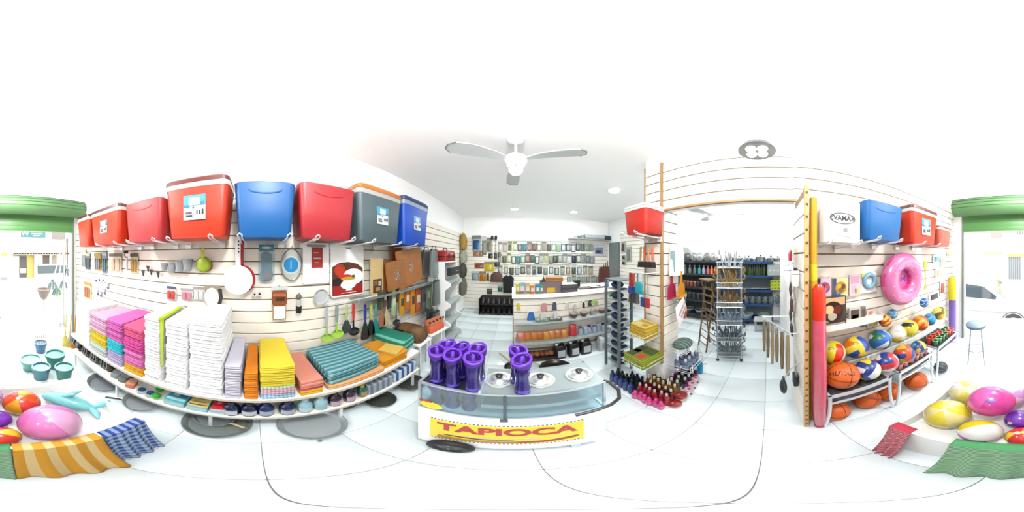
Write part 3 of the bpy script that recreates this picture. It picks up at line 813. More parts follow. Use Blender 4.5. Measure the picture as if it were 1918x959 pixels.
# ---------------------------------------------------------------- folded towels, each on its own
TW = [MB().rloft([(0, .95, .95, .05), (.12, 1, 1, .06), (.40, .985, .995, .06), (.5, .95, .965, .05), (.60, .985, .995, .06), (.88, 1, 1, .06), (1, .95, .95, .05)], q=2)]
_tm = {}
def towel_mesh(mat):
    if mat.name not in _tm:
        _tm[mat.name] = TW[0].mesh('folded_towel', mat)
    return _tm[mat.name]
def stack(x0, x1, layers, what, z=ZU, dep=.42, xf=-.872, lean=0.0, jit=.006, rot=.0):
    """layers: (colour words, material, number, thickness); seen between bearings x0 and x1 at the front edge"""
    ya, yb = onX(x0, 700, xf).y, onX(x1, 700, xf).y
    w_ = yb - ya - .004; yc = (ya + yb) / 2; n = 0; tot = sum(q[2] for q in layers)
    for words, mat, cnt, th in layers:
        for k in range(cnt):
            lb = 'folded %s towel, %s up in the %s' % (words, ORD[n], what)
            o = link('folded_towel', towel_mesh(mat), None, (xf - dep/2 + random.uniform(-jit, jit) + lean*n, yc + random.uniform(-jit, jit)*.4, z), 0)
            o.scale = (dep, w_ * random.uniform(.965, .99), th - .0012)
            o.rotation_euler[2] = random.uniform(-.012, .012) + rot
            tag(o, lb, 'towel', 'folded %s towels in the %s' % (words, what))
            z += th; n += 1
    return z
def T(h, n=.05, k=None): return C(h, .95, noise=n, ns=45, bump=.25, k=k)
WT = T('fdfdfd', .02, .84)
stack(141, 166, [('white', WT, 15, .032)], 'white stack nearest the entrance')
stack(168, 198, [('pale grey', T('cfd6d8'), 2, .03), ('pale mint', T('d4ece0'), 2, .03), ('yellow', T('f4d428'), 5, .03), ('pale pink', T('f6c0e0'), 6, .03)], 'yellow and pink stack')
stack(199, 228, [('lavender', T('c8bce8'), 5, .03), ('bright turquoise', T('28cce0'), 4, .03), ('orchid pink', T('ec70c8'), 7, .03)], 'lavender and turquoise stack')
stack(230, 266, [('amber', T('f8b820'), 3, .03), ('light magenta', T('f280c8'), 5, .03), ('hot pink', T('e850a8'), 5, .03), ('rose', T('f06090'), 3, .03)], 'tall hot pink stack')
stack(269, 298, [('white', WT, 20, .031)], 'white stack just right of the hot pink stack')
stack(308, 349, [('white', T('fcfdff', .02, .84), 20, .031)], 'white stack beside the lime cloth')
p = onX(303.5, 640, -.885)
o = thing('lime_cloth', 'narrow lime green cloth hanging between two tall white stacks', 'cloth', (-.885, p.y, 1.125), LW)
part(o, 'cloth', MB().rloft([(-.42, .016, .01, .003), (-.2, .022, .014, .004), (0, .03, .016, .005)], q=2), T('d0e840'))
part(o, 'fold', MB().rloft([(-.004, .03, .30, .006), (.012, .03, .30, .006)], c=(0, .13, 0), q=2), T('c8e038'))
stack(352, 417, [('bright white', T('f8fafc', .02, .84), 21, .031)], 'tallest white stack mid shelf')
stack(419, 452, [('lilac white', T('e6e4f6', .04), 11, .031)], 'short white stack beside the orange towels')
stack(456, 484, [('orange', T('f89010'), 10, .028)], 'small orange stack')
GING_B = stripes('bfe4f4', '2c86c8', (('x', 14, .5), ('y', 9, .5)))
GING_P = stripes('fbd0e4', 'd82c78', (('x', 14, .5), ('y', 9, .5)))
GING_G = stripes('d8f0d8', '48b088', (('x', 14, .5), ('y', 9, .5)))
stack(486, 556, [('blue check', GING_B, 2, .028), ('pink check', GING_P, 2, .028), ('green check', GING_G, 1, .028), ('butter yellow', T('fbe23c'), 7, .028)], 'yellow stack on checked towels')
stack(560, 607, [('golden yellow', T('f8c81c'), 2, .026), ('hot pink', T('f03c78'), 1, .026), ('salmon', T('f8a08a'), 3, .026)], 'low salmon stack', rot=.03)
TEAL_S = stripes('3f8f9c', '9cc8cc', (('x', 9, .42),))
def fstack(label, cat, xs, yw, z0, n, th, mats, name='folded_cloth', rz=0):
    """loose folded cloths, one above the other: centre (x, y), size"""
    z = z0
    for k in range(n):
        mat, words = mats[min(k, len(mats)-1)]
        o = link(name, towel_mesh(mat), None, (xs[0] + random.uniform(-.008,.008), xs[1] + random.uniform(-.008,.008), z))
        o.scale = (yw[0], yw[1], th - .001); o.rotation_euler[2] = rz + random.uniform(-.03, .03)
        tag(o, label % words + (', %s up' % ORD[k] if n > 1 else ''), cat, label % words)
        z += th
    return z
ya, yb = onX(612, 700, -.9).y, onX(716, 700, -.9).y
yc = (ya+yb)/2
z = fstack('%s cloth under the striped teal cloths on the shelf', 'cloth', (-1.09, yc), (.44, (yb-ya)*1.02), ZU, 1, .05, [(T('fbb878'), 'pale orange')])
fstack('folded %s cloth in the wide pile right of the salmon towels', 'cloth', (-1.10, yc-.01), (.40, (yb-ya)*.96), z, 5, .027, [(TEAL_S, 'teal striped')], rz=.05)
ya, yb = onX(716, 690, -.9).y, onX(762, 690, -.9).y
yc = (ya+yb)/2
z = fstack('folded %s cloth between the teal cloths and the green roll', 'cloth', (-1.06, yc), (.36, (yb-ya)*.96), ZU, 4, .028, [(T('f6a414'), 'amber')], rz=-.08)
fstack('folded %s cloth lying on the amber cloths', 'cloth', (-.98, yc+.02), (.18, .16), z, 1, .024, [(T('fbd060'), 'pale yellow')], rz=.3)
# green striped roll
c = onZ(752, 652, .60)
o = thing('rolled_mat', 'green striped rolled mat at the far end of the towel shelf', 'mat', (-1.12, 1.255, ZU + .118), 0)
GS = stripes('0f8a72', '7fd8c0', (('x', 16, .4),))
part(o, 'roll', MB().rloft([(-.19, .16, .20, .07), (-.17, .17, .23, .08), (.17, .17, .23, .08), (.19, .16, .20, .07)], q=4), GS, rot=(0, PI/2, .12))
part(o, 'flap', MB().rloft([(-.185, .012, .16, .005), (.185, .012, .16, .005)], q=1), GS, loc=(.02, -.10, -.08), rot=(0, PI/2, .12))
# brown plaid bag with salmon strap
c = onZ(775, 632, .62)
o = thing('plaid_bag', 'brown plaid bag with a black patch beside the green roll', 'bag', (-1.12, 1.56, .5), .1)
part(o, 'body', MB().rloft([(0, .36, .22, .06), (.05, .40, .26, .08), (.13, .38, .23, .09), (.18, .28, .14, .07)], q=4), stripes('8a6038', '5a3c28', (('x', 6, .4), ('y', 6, .4))))
part(o, 'dark_panel', MB().rloft([(.06, .16, .02, .009), (.15, .12, .02, .009)], c=(-.08, -.126, 0), q=2), C('1c1714', .7))
st = thing('bag_stand', 'low white stand under the plaid bag', 'stand', (-1.12, 1.56, 0))
part(st, 'top', MB().box((0, 0, .49), (.42, .26, .02)), WHITE)
for sx in (-1, 1):
    for sy in (-1, 1):
        part(st, 'leg', MB().box((sx*.2, sy*.11, .24), (.02, .02, .48)), WIRE)
o = thing('salmon_mat', 'folded salmon foam mat with black pegs beside the plaid bag', 'mat', (-1.0, 1.93, .5), -.2)
part(o, 'mat', MB().rloft([(0, .14, .30, .03), (.05, .15, .32, .04), (.10, .12, .28, .04)], q=3), T('f4764c'))
part(o, 'fold', MB().rloft([(.10, .10, .30, .03), (.14, .11, .31, .03), (.17, .08, .28, .03)], q=3), T('f08860'))
for k in range(5):
    part(o, 'peg', MB().ball((.05, -.14+k*.07, .165), .016, 10, 8), BLACK)
st2 = thing('mat_stand', 'low white stand under the salmon mat', 'stand', (-1.0, 1.93, 0), -.2)
part(st2, 'top', MB().box((0, 0, .49), (.2, .36, .02)), WHITE)
for sy in (-1, 1):
    part(st2, 'leg', MB().box((0, sy*.15, .24), (.03, .03, .48)), WIRE)

# ---------------------------------------------------------------- goods on the low shelf
def lowpos(x, d=.09):
    p = onX(x, 740, XF - d); return (p.x, p.y, ZL)
# black plastic bags
for k, (x, s) in enumerate(((141, .8), (153, .8), (167, .8), (184, .8), (203, .75))):
    p = lowpos(x, .14)
    o = thing('black_bag', 'crumpled black plastic pack on the low shelf, %s from the entrance' % ORD[k], 'pack', p, random.uniform(-.4, .4), 'black packs')
    mb = MB().rloft([(0, .15*s, .17, .03), (.05, .17*s, .2, .05), (.11, .15*s, .18, .05), (.15, .09*s, .1, .03)], q=3)
    mb.v = [(x_ + random.uniform(-.008, .008), y_ + random.uniform(-.008, .008), max(0, z_ + random.uniform(-.008, .008))) for x_, y_, z_ in mb.v]
    part(o, 'bag', mb, C('1c2024', .25), smooth=False)
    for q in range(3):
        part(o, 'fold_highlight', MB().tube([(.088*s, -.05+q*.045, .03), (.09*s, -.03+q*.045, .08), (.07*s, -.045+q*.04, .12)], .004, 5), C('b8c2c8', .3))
for k, (x, hx, cn) in enumerate(((222, '9aa6a4', 'grey'), (236, '7c8684', 'dark grey'))):
    p = lowpos(x, .12)
    o = thing('scouring_pack', '%s scouring pad pack left of the salmon sponge' % cn, 'pad', p, .2, 'scouring packs')
    part(o, 'pad', MB().rloft([(0, .14, .09, .02), (.03, .15, .1, .03), (.06, .13, .085, .02)], q=3), C(hx, .8, noise=.3, ns=70))
    part(o, 'wrap', MB().rloft([(-.0, .05, .102, .02), (.062, .05, .1, .02)], q=2), clear('ffffff', .4))
p = lowpos(247, .08)
o = thing('sponge', 'salmon orange sponge on the low shelf', 'sponge', p, .3)
part(o, 'sponge', MB().rloft([(0, .10, .075, .012), (.05, .10, .075, .012)], q=3), C('f08a68', .9, noise=.15, ns=60))
part(o, 'scourer', MB().rloft([(.05, .10, .075, .012), (.058, .10, .075, .012)], q=3), C('f4a888', .9))
for k, x in enumerate((266, 282)):
    p = lowpos(x, .06)
    o = thing('oval_tin', 'oval tin with dark blue centre on the low shelf, %s of two' % ('left' if k == 0 else 'right'), 'tin', p, 0, 'oval tins')
    part(o, 'tin', MB().lathe([(.035, 0), (.042, .004), (.042, .03), (.038, .035)], n=22), C('d4dcdc', .3, .4))
    part(o, 'lid_print', MB().lathe([(.03, .035), (.03, .037)], n=22), C('1c4a78', .4))
for k, (x, d) in enumerate(((293, .05), (300, .15))):
    p = lowpos(x, d)
    o = thing('green_bundle', 'bright green scrubber ball on the low shelf, %s of two' % ('front' if k == 0 else 'back'), 'scrubber', (p[0], p[1], ZL+.036), 0, 'green scrubbers')
    mb = MB().ball((0, 0, 0), .036, 14, 10)
    mb.v = [tuple(c_ * random.uniform(.86, 1.0) for c_ in v) for v in mb.v]
    part(o, 'scrubber', mb, C('2cae2c', .8), smooth=False)
    part(o, 'band', MB().torus((0, 0, 0), .036, .004, 18, 6), C('7fe070', .6))
def boxy(label, x0, x1, h, top, side, bits, d=.17, dd=.02, name='carton', words=None):
    a, b = onX(x0, 745, XF-dd), onX(x1, 745, XF-dd)
    w_ = b.y - a.y - .006
    o = thing(name, label, 'box', (XF-dd-d/2, (a.y+b.y)/2, ZL), LW, 'cartons on the low shelf')
    part(o, 'carton', MB().rloft([(0, w_, d, .004), (h, w_, d, .004)], q=1), C(side, .45), smooth=False)
    mb = MB(); mats = []
    for i, (bx0, by0, bx1, by1, hx) in enumerate(((0,0,1,1,top),)+bits):
        mats.append(C(hx, .45))
        mb.box((((bx0+bx1)/2-.5)*w_*.98, ((by0+by1)/2-.5)*d*.98, h+.0005+.0006*(i>0)), ((bx1-bx0)*w_*.98, (by1-by0)*d*.98, .001), i)
    part(o, 'top_print', mb, mats, smooth=False)
    mb = MB().box((0, -d/2-.0006, h*.5), (w_*.9, .001, h*.5), 0)
    part(o, 'front_print', mb, [C('c8f0f4' if side != 'f4fbfc' else 'a8dcec', .45)], smooth=False)
    return o
boxy('turquoise carton on the low shelf beside the green scrubbers', 305, 345, .075, '3fb4d0', 'a0e0e4', ((.05,.1,.95,.3,'bfeef2'),(.55,.4,.95,.9,'2c80b8'),(.2,.45,.5,.8,'d8ecf4')))
boxy('pale yellow printed carton between the turquoise and red cartons', 348, 389, .075, 'f2de90', '9ad8e8', ((.05,.82,.95,.92,'8a7030'),(.08,.55,.9,.68,'c89840'),(.15,.3,.8,.42,'d8b060'),(.05,.1,.95,.18,'6a5830')))
boxy('red topped white carton beside the dark blue bottles', 392, 421, .075, 'e02a34', 'f4fbfc', ((.3,.6,.6,.72,'fbd8d8'),(.3,.42,.65,.5,'f4b0b0')))
def jar(label, p, r, h, body, capc, lab, group, squat=True, name='bottle'):
    o = thing(name, label, 'bottle', p, random.uniform(-.2, .2) + LW, group)
    part(o, 'body', MB().lathe([(r*.9, 0), (r, .006), (r, h*.55), (r*.86, h*.68), (r*.45, h*.78), (r*.42, h*.8)], n=20), C(body, .2, coat=.4))
    part(o, 'cap', MB().lathe([(r*.5, h*.79), (r*.52, h*.82), (r*.5, h*.97), (r*.4, h)], n=16), C(capc, .35))
    n = 7; aa = [(-.95 + 1.9*i/(n-1)) for i in range(n)]
    vs = []
    for a_ in aa:
        for zz in (h*.12, h*.5):
            vs.append((math.sin(a_)*(r+.0012), -math.cos(a_)*(r+.0012), zz))
    part(o, 'label', MB().add(vs, [(2*i, 2*i+2, 2*i+3, 2*i+1) for i in range(n-1)]), C(lab, .4))
    return o
JG = 'bottles on the low shelf'
jar('dark navy bottle with white label next to the red carton', lowpos(434, .058), .05, .168, '101c50', '0c1430', 'e4ecf4', JG)
jar('dark navy bottle, second from the red carton', lowpos(467, .058), .05, .168, '0e1844', '0a1028', 'dfe8f0', JG)
jar('dark blue bottle, third from the red carton', lowpos(498, .058), .048, .168, '16296c', '101c44', 'b8c8d8', JG)
jar('dark blue bottle left of the pale blue pair', lowpos(538, .058), .05, .168, '122060', '0c1636', 'c0ccd8', JG)
jar('pale blue bottle, left of the pair under the salmon towels', lowpos(571, .058), .047, .168, '9cd0e0', 'c4e8f0', 'd8f0f4', JG)
jar('pale blue bottle, right of the pair under the salmon towels', lowpos(600, .058), .047, .168, 'a8d8e4', 'cdeef4', 'b0dce8', JG)
jar('dark purple bottle with pink label, left of the pair', lowpos(627, .058), .043, .168, '2c1830', '1c1020', 'd8b8c8', JG)
jar('dark purple bottle with pink label, right of the pair', lowpos(654, .058), .043, .168, '34203c', '1c1024', 'd4b0c4', JG)
jar('teal bottle with amber label at the end of the bottle row', lowpos(678, .058), .038, .168, '1c6a60', 'd8c040', 'c89a50', JG)
# folded cloth packs
for k, (x0, x1, cn, m1, m2) in enumerate(((690, 738, 'silver grey', 'b8c0cc', '7c8aa0'), (738, 782, 'blue and white', 'e8f0f8', '2c62a8'))):
    a, b = onX(x0, 720, XF-.02), onX(x1, 720, XF-.02)
    for j in range(3):
        o = link('cloth_pack', towel_mesh(stripes(m1, m2, (('y', 4.5, .5),))), None, (XF-.02-.15, (a.y+b.y)/2, ZL + j*.045))
        o.scale = (.30, (b.y-a.y)*.95, .043)
        tag(o, 'flat %s striped cloth pack, %s from the bottom at the low shelf end' % (cn, ORD[j]), 'cloth', 'flat %s cloth packs' % cn)

# ---------------------------------------------------------------- pans on the floor under the shelves
def pan(label, c, r, h=.05, inside='8a949a', outside='b8c2c8', hdir=None, hl=.16, hc='d8b070', z=0.0, nm='frying_pan', grp='pans on the floor', tilt=0):
    o = thing(nm, label, 'pan', (c[0], c[1], z), 0, grp)
    if tilt: o.rotation_euler[1] = tilt
    part(o, 'pan', MB().lathe([(r*.78, 0, 1), (r*.82, .003, 1), (r*.98, h, 1), (r, h+.002, 1), (r*.975, h, 0), (r*.80, .007, 0), (.002, .006, 0)], n=36), [C(inside, .3, .35), C(outside, .3, .5)])
    part(o, 'rim', MB().torus((0, 0, h), r*.99, .003, 36, 6), C('e4eaee', .25, .6))
    if hdir is not None:
        ca, sa = math.cos(hdir), math.sin(hdir)
        h_ = part(o, 'handle', MB().tube([(ca*r*.95, sa*r*.95, h*.8), (ca*(r+.03), sa*(r+.03), h+.012), (ca*(r+hl), sa*(r+hl), h+.02)], [.008, .009, .011], 8), C(hc, .5))
        part(h_, 'hang_ring', MB().torus((ca*(r+hl+.008), sa*(r+hl+.008), h+.02), .010, .002, 14, 6), STEEL)
    return o
def fz(x, y, z=.03):
    p = onZ(x, y, z); return (p.x, p.y)
pan('grey pan on the floor beside the turquoise pots under the shelf', fz(196, 716), .17, .06, 'b4bcc4', 'dfe4e8', 2.2, .12, 'e4e8ea')
pan('pale steel pan under the shelf below the salmon sponge', fz(266, 752), .15, .05, 'cfd6da', 'e8ecf0', 5.4, .13, '4c4c4c')
pan('very large shallow grey pan under the shelf below the red carton', (fz(405, 792)[0]-.02, fz(405, 792)[1]), .21, .045, '9ca6a4', '6e7c9c', None)
pan('smaller pan with pale wooden handle resting in the large grey pan', (fz(400, 785)[0]-.03, fz(400, 785)[1]+.0), .135, .045, 'aab8bc', 'c4d0d6', .95, .10, 'f0d4a0', z=.012)
pan('wide steel pan under the pale blue bottles', fz(585, 793), .2, .05, 'd4dee2', '8a9498', -.2, .02, 'c8d0d4')
pan('shallow steel pan under the dark purple bottles', (fz(655, 775)[0]-.18, fz(655, 775)[1]+.04), .13, .05, 'c4d0d4', '7c8488', None)
pan('dark frying pan with brown handle under the cloth packs', fz(712, 748), .13, .045, '5a5e58', '4a4c48', 3.9, .18, 'b8863c')
pan('dark frying pan under the far end of the low shelf', (fz(772, 718)[0]-.02, fz(772, 718)[1]), .15, .045, '5c605c', '484a48', None)

# ================================================================ snack cart
CX0, CX1, CY0, CY1, CT = -.39, .39, .60, .83, .86
AL = C('cfd8de', .3, .75, k=.9)
cart = thing('snack_cart', 'white and glass snack cart with a yellow TAPIOCA sign', 'cart', (0, 0, 0))
part(cart, 'cabinet', MB().box((0, (CY0+CY1)/2, .345), (CX1-CX0, CY1-CY0, .53)), C('fdfdfd', .35, k=.88), smooth=False)
fr = MB()
for x in (CX0+.006, CX1-.006):
    for y in (CY0+.006, CY1-.006):
        fr.box((x, y, .735), (.012, .012, .25))
for z in (.616, CT-.006):
    fr.box((0, CY0+.006, z), (CX1-CX0, .012, .012)); fr.box((0, CY1-.006, z), (CX1-CX0, .012, .012))
    fr.box((CX0+.006, (CY0+CY1)/2, z), (.012, CY1-CY0, .012)); fr.box((CX1-.006, (CY0+CY1)/2, z), (.012, CY1-CY0, .012))
part(cart, 'frame', fr, AL, smooth=False)
GL = clear('e8f4f8', .16, .03)
gp = part(cart, 'front_pane', MB().box((-.21, CY0+.003, .735), (.355, .004, .235)), GL, smooth=False)
part(cart, 'front_pane', MB().box((.182, CY0+.003, .735), (.405, .004, .235)), GL, smooth=False)
part(cart, 'pane_joint', MB().box((-.026, CY0-.001, .735), (.012, .008, .245)), C('5c7078', .4))
part(cart, 'pane_clip', MB().box((-.03, CY0-.006, .60), (.03, .012, .02)), C('5c7078', .4))
part(cart, 'side_pane', MB().box((CX0+.003, (CY0+CY1)/2, .735), (.004, CY1-CY0-.02, .235)), GL, smooth=False)
part(cart, 'side_pane', MB().box((CX1-.003, (CY0+CY1)/2, .735), (.004, CY1-CY0-.02, .235)), GL, smooth=False)
part(cart, 'inner_floor', MB().box((0, (CY0+CY1)/2, .612), (CX1-CX0-.02, CY1-CY0-.02, .004)), C('e4f0f4', .3, .2, k=.8))
part(cart, 'back_panel', MB().box((0, CY1-.014, .735), (CX1-CX0-.02, .004, .235)), C('d8e8ee', .4, .1, k=.8))
part(cart, 'inner_tray', MB().box((.13, .70, .70), (.5, .15, .006)).box((.13, .628, .715), (.5, .004, .03)), C('d4dee2', .35, .3, k=.8))
part(cart, 'top_plate', MB().box((.135, (CY0+CY1)/2, CT-.004), (.51, CY1-CY0-.004, .008)), C('8e9a9c', .4, .3, k=.8))
part(cart, 'well_floor', MB().box((-.255, (CY0+CY1)/2, CT-.02), (.26, CY1-CY0-.02, .006)), C('2c3034', .4))
part(cart, 'well_edge', MB().box((-.125, (CY0+CY1)/2, CT+.004), (.014, CY1-CY0-.02, .022)), AL)
gs = part(cart, 'price_burst', MB().prism([(math.cos(2*PI*i/40)*(.062 if i%2 else .056)*(.9 if abs(math.cos(2*PI*i/40))>.5 else 1), math.sin(2*PI*i/40)*(.036 if i%2 else .031)) for i in range(40)], -.001, .001), C('fde624', .4, k=.78), 'yellow starburst price sticker', loc=(-.325, CY0-.003, .665))
part(gs, 'red_strip', MB().box((-.025, -.0015, .036), (.06, .001, .014)), C('e0453a'))
# sign
sg = part(cart, 'sign_board', MB().box((-.023, CY0-.0015, .355), (.61, .003, .29)), C('fde624', .4, k=.78), 'yellow TAPIOCA sign with dotted border', smooth=False)
part(sg, 'lettering', text_mesh('TAPIOCA', .145, .001, C('e0282c', .4), .006, 1.0), None, loc=(-.022, CY0-.004, .415)).scale = (.88, 1, 1)
fm = MB()
fm.prism([(-.29, .275), (-.2, .255), (-.05, .250), (.02, .255), (.02, .215), (-.3, .215)], CY0-.0042, CY0-.003, 0)
fm.prism([(-.27, .30), (-.12, .285), (.01, .278), (-.0, .270), (-.13, .268), (-.26, .283)], CY0-.005, CY0-.004, 1)
fm.prism([(.02, .252), (.14, .262), (.24, .295), (.265, .29), (.25, .26), (.14, .225), (.02, .222)], CY0-.0042, CY0-.003, 2)
fm.prism([(-.24, .315), (-.05, .30), (.06, .305), (.2, .325), (.06, .285), (-.08, .282)], CY0-.0046, CY0-.003, 3)
part(sg, 'food_picture', fm, [C('d89a4c'), C('3c4450'), C('b8442c'), C('f8ecd0')], smooth=False)
dots = MB()
for k in range(38):
    dots.box((-.32 + k*.0161, CY0-.0008, .512), (.008, .003, .009))
    dots.box((-.32 + k*.0161, CY0-.0008, .197), (.008, .003, .009))
d_ = part(sg, 'border_dots', dots, C('3c3030'), smooth=False); d_['kind'] = 'stuff'
# handle and wheels
part(cart, 'push_handle', MB().tube([(.24, .585, .612), (.33, .582, .622), (.40, .575, .645), (.445, .575, .685), (.465, .605, .73), (.445, .66, .775), (.39, .70, .80)], .010, 8), C('3c3c3c', .45))
for x, y, nm in ((-.23, .572, 'wheel'), (.25, .80, 'wheel'), (-.23, .80, 'wheel')):
    w0 = part(cart, nm, MB().torus((0, 0, 0), .075, .025, 32, 10, rot=Matrix.Rotation(PI/2, 3, 'X')), C('1c1c1c', .6), loc=(x, y, .1))
    part(w0, 'hub', MB().cyl((0, -.012, 0), (0, .012, 0), .058, n=24), C('3c4038', .4))
    for k in range(4):
        part(w0, 'bolt', MB().cyl((math.cos(k*PI/2)*.034, -.017, math.sin(k*PI/2)*.034), (math.cos(k*PI/2)*.034, -.011, math.sin(k*PI/2)*.034), .006, n=8), C('c8d0c8', .3, .5))
    part(w0, 'axle_fork', MB().box((0, .02, .0), (.02, .012, .02)), AL)
part(cart, 'foot', MB().box((.25, .62, .04), (.04, .04, .08)), AL)
# pot lids set in the top
for k, (x, y, wd) in enumerate(((-.057, .722, 'left'), (.125, .712, 'middle'), (.308, .707, 'right'))):
    o = thing('pot_lid', 'aluminium pot lid with black knob on the cart top, %s of three' % wd, 'pot lid', (x, y, CT), 0, 'pot lids on the cart')
    part(o, 'rim', MB().lathe([(.066, 0), (.068, .003), (.066, .007), (.058, .008), (.05, .007)], n=32), C('e6ecec', .22, .8, k=.9))
    part(o, 'dome', MB().lathe([(.056, .006), (.052, .012), (.036, .015), (.03, .021), (.015, .024), (.002, .0245)], n=32), C('dfe6e6', .22, .8, k=.9))
    part(o, 'knob', MB().lathe([(.006, .022), (.008, .03), (.016, .034), (.017, .042), (.012, .046)], n=18), C('1c1c1e', .35))
# purple bottles
def sport(label, x, y, z, rz, h=.25):
    o = thing('sports_bottle', label, 'bottle', (x, y, z), rz, 'purple sports bottles')
    s = h / .25
    FL = C('33208c', .12, .2, coat=.6, k=.5)
    part(o, 'flask', MB().lathe([(.028, 0), (.032, .004), (.032, .055*s), (.0285, .085*s), (.0285, .12*s), (.032, .15*s), (.032, .175*s), (.028, .19*s)], n=22), FL)
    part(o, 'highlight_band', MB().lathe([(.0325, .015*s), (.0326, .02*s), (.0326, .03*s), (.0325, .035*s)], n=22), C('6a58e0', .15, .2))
    LC = C('5c24b4', .38, k=.62)
    lid = part(o, 'lid', MB().lathe([(.030, .184*s), (.036, .188*s), (.0385, .206*s), (.038, .224*s), (.033, .226*s), (.030, .212*s), (.004, .210*s)], n=26), LC)
    tl = Matrix.Rotation(math.radians(14), 3, 'X')
    ring = [tl @ Vector((.036*math.cos(2*PI*i/26), -.008 + .042*math.sin(2*PI*i/26), 0)) + Vector((0, 0, .232*s)) for i in range(26)]
    part(o, 'carry_loop', MB().tube(ring, .0065, 7, closed=True), C('6a30c4', .38, k=.62))
    part(lid, 'spout', MB().rloft([(.210*s, .020, .034, .008), (.236*s, .016, .024, .007), (.242*s, .010, .014, .005)], q=2), C('7038cc', .35, k=.62))
    part(lid, 'recess_shade', MB().lathe([(.028, .2115*s), (.028, .2125*s)], n=18), C('22083c'))  # dark disc paints the shade of the recess around the spout
    return o
SB = [(-.325, .655, CT-.015, .5, 'purple sports bottle at the left end of the cart, front'), (-.305, .735, CT-.015, -.4, 'purple sports bottle at the left end of the cart, rear'),
      (-.235, .735, CT-.015, -.8, 'purple sports bottle at the rear, beside the left rear corner bottle'), (-.247, .648, CT-.015, .2, 'purple sports bottle in the front row, second from the left'),
      (-.138, .700, CT, -.3, 'purple sports bottle behind the middle front bottle'), (-.153, .628, CT, .3, 'purple sports bottle in the front row left of the left pot lid'),
      (.024, .712, CT, .5, 'purple sports bottle behind the lone front bottle between the pot lids'), (.040, .628, CT, -.5, 'lone purple sports bottle in front between the pot lids')]
SB[4] = (-.15, .715, CT-.0, -.3, SB[4][4])
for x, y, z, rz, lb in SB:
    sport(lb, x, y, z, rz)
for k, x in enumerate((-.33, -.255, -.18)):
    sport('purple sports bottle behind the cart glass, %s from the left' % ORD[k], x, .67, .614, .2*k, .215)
# pans on the floor behind the cart
p = fz(1037, 690, .03)
pan('black frying pan on the floor behind the cart, right of two', (p[0]+.02, p[1]), .19, .05, '34302c', '24211f', math.radians(150), .17, 'e0cfa0', grp='black pans behind the cart')
p = fz(985, 690, .03)
pan('black frying pan with yellow handle behind the purple bottles', (p[0]-.10, p[1]+.02), .15, .05, '38342e', '24211f', math.radians(125), .24, 'e8c868', grp='black pans behind the cart')

# ================================================================ beach ball bin with tea towels, behind the camera
BY = -.47
tb = thing('display_bin', 'low white display bin full of beach balls by the entrance', 'bin', (0, 0, 0))
part(tb, 'front_panel', MB().box((-.03, BY-.01, .2), (1.06, .02, .40)), WHITE, smooth=False)
part(tb, 'back_panel', MB().box((-.03, -1.09, .2), (1.06, .02, .40)), WHITE, smooth=False)
part(tb, 'side_panel', MB().box((-.55, -.78, .2), (.02, .60, .40)), WHITE, smooth=False)
part(tb, 'side_panel', MB().box((.49, -.78, .2), (.02, .60, .40)), WHITE, smooth=False)
part(tb, 'bin_floor', MB().box((-.03, -.78, .28), (1.02, .60, .02)), WHITE, smooth=False)
part(tb, 'rim', MB().tube([(-.56, BY, .405), (.5, BY, .405), (.5, -1.1, .405), (-.56, -1.1, .405)], .012, 8, closed=True), C('fbfbfb', .4, k=.86))
def beach(label, x, y, r, cols, axis=(0, 0, 1), seg=6, z=None, star=None, sq=1.0):
    R_ = Vector(axis).to_track_quat('Z', 'Y').to_matrix()
    o = thing('beach_ball', label, 'ball', (x, y, z if z else .30 + r*sq), random.random(), 'beach balls in the bin')
    n = len(cols); BB.append((o, r))
    mb = MB().ball((0, 0, 0), r, 24, 14, R=R_, mf=lambda v: int(((math.atan2(v.y, v.x) / (2*PI)) % 1) * seg) % n, sc_=(1, 1, sq))
    part(o, 'skin', mb, [C(c_, .2, coat=.4) for c_ in cols])
    part(o, 'valve', MB().cyl(R_ @ Vector((0, 0, r*sq*.98)), R_ @ Vector((0, 0, r*sq*1.03)), .012, n=10), C('f8f8f8'))
    if star:
        pts = [((.055 if i % 2 == 0 else .023)*math.cos(i*PI/5+PI/2), (.055 if i % 2 == 0 else .023)*math.sin(i*PI/5+PI/2)) for i in range(10)]
        d = (Vector((0, 0, EYE)) - o.location).normalized(); d = Matrix.Rotation(-o.rotation_euler[2], 3, 'Z') @ d
        Q = d.to_track_quat('Z', 'Y').to_matrix()
        vs = []; 
        for px_, py_ in [(0, 0)] + pts:
            v = Vector((px_, py_, math.sqrt(max(1e-6, (r*1.004)**2 - px_**2 - py_**2)))); vs.append(Q @ v)
        part(o, 'star_print', MB().add(vs, [(0, i+1, (i+1) % 10 + 1) for i in range(10)]), C(star, .3))
    return o
BB = []
def settle():
    for it in range(60):
        for i, (oa, ra) in enumerate(BB):
            for ob, rb in BB[i+1:]:
                d = oa.location - ob.location; m = ra + rb + .004 - d.length
                if m > 0:
                    d.z *= .3; d.normalize(); f_ = .1 if i == 0 else .5; oa.location += d*m*f_; ob.location -= d*m*(1-f_)
            p_ = oa.location; p_.x = min(.47-ra, max(-.53+ra, p_.x)); p_.y = min(BY-.03-ra, max(-1.07+ra, p_.y)); p_.z = max(.30+ra, p_.z)
beach('large pale pink beach ball at the front of the bin', -.15, -.635, .14, ('f48ad0', 'f8b8e4', 'f27cc8'), (.3, -.4, 1), 6)
beach('orange and yellow beach ball with a star behind the large pink one', -.03, -.87, .11, ('f4581c', 'f8b01c', 'f03c30'), (.2, .3, 1), 6, star='e83a28', z=.42)
beach('small purple beach ball wedged left of the large pink ball', .04, -.70, .075, ('8a3cc8', '7430b8'), (1, 0, .4), 6, z=.43)
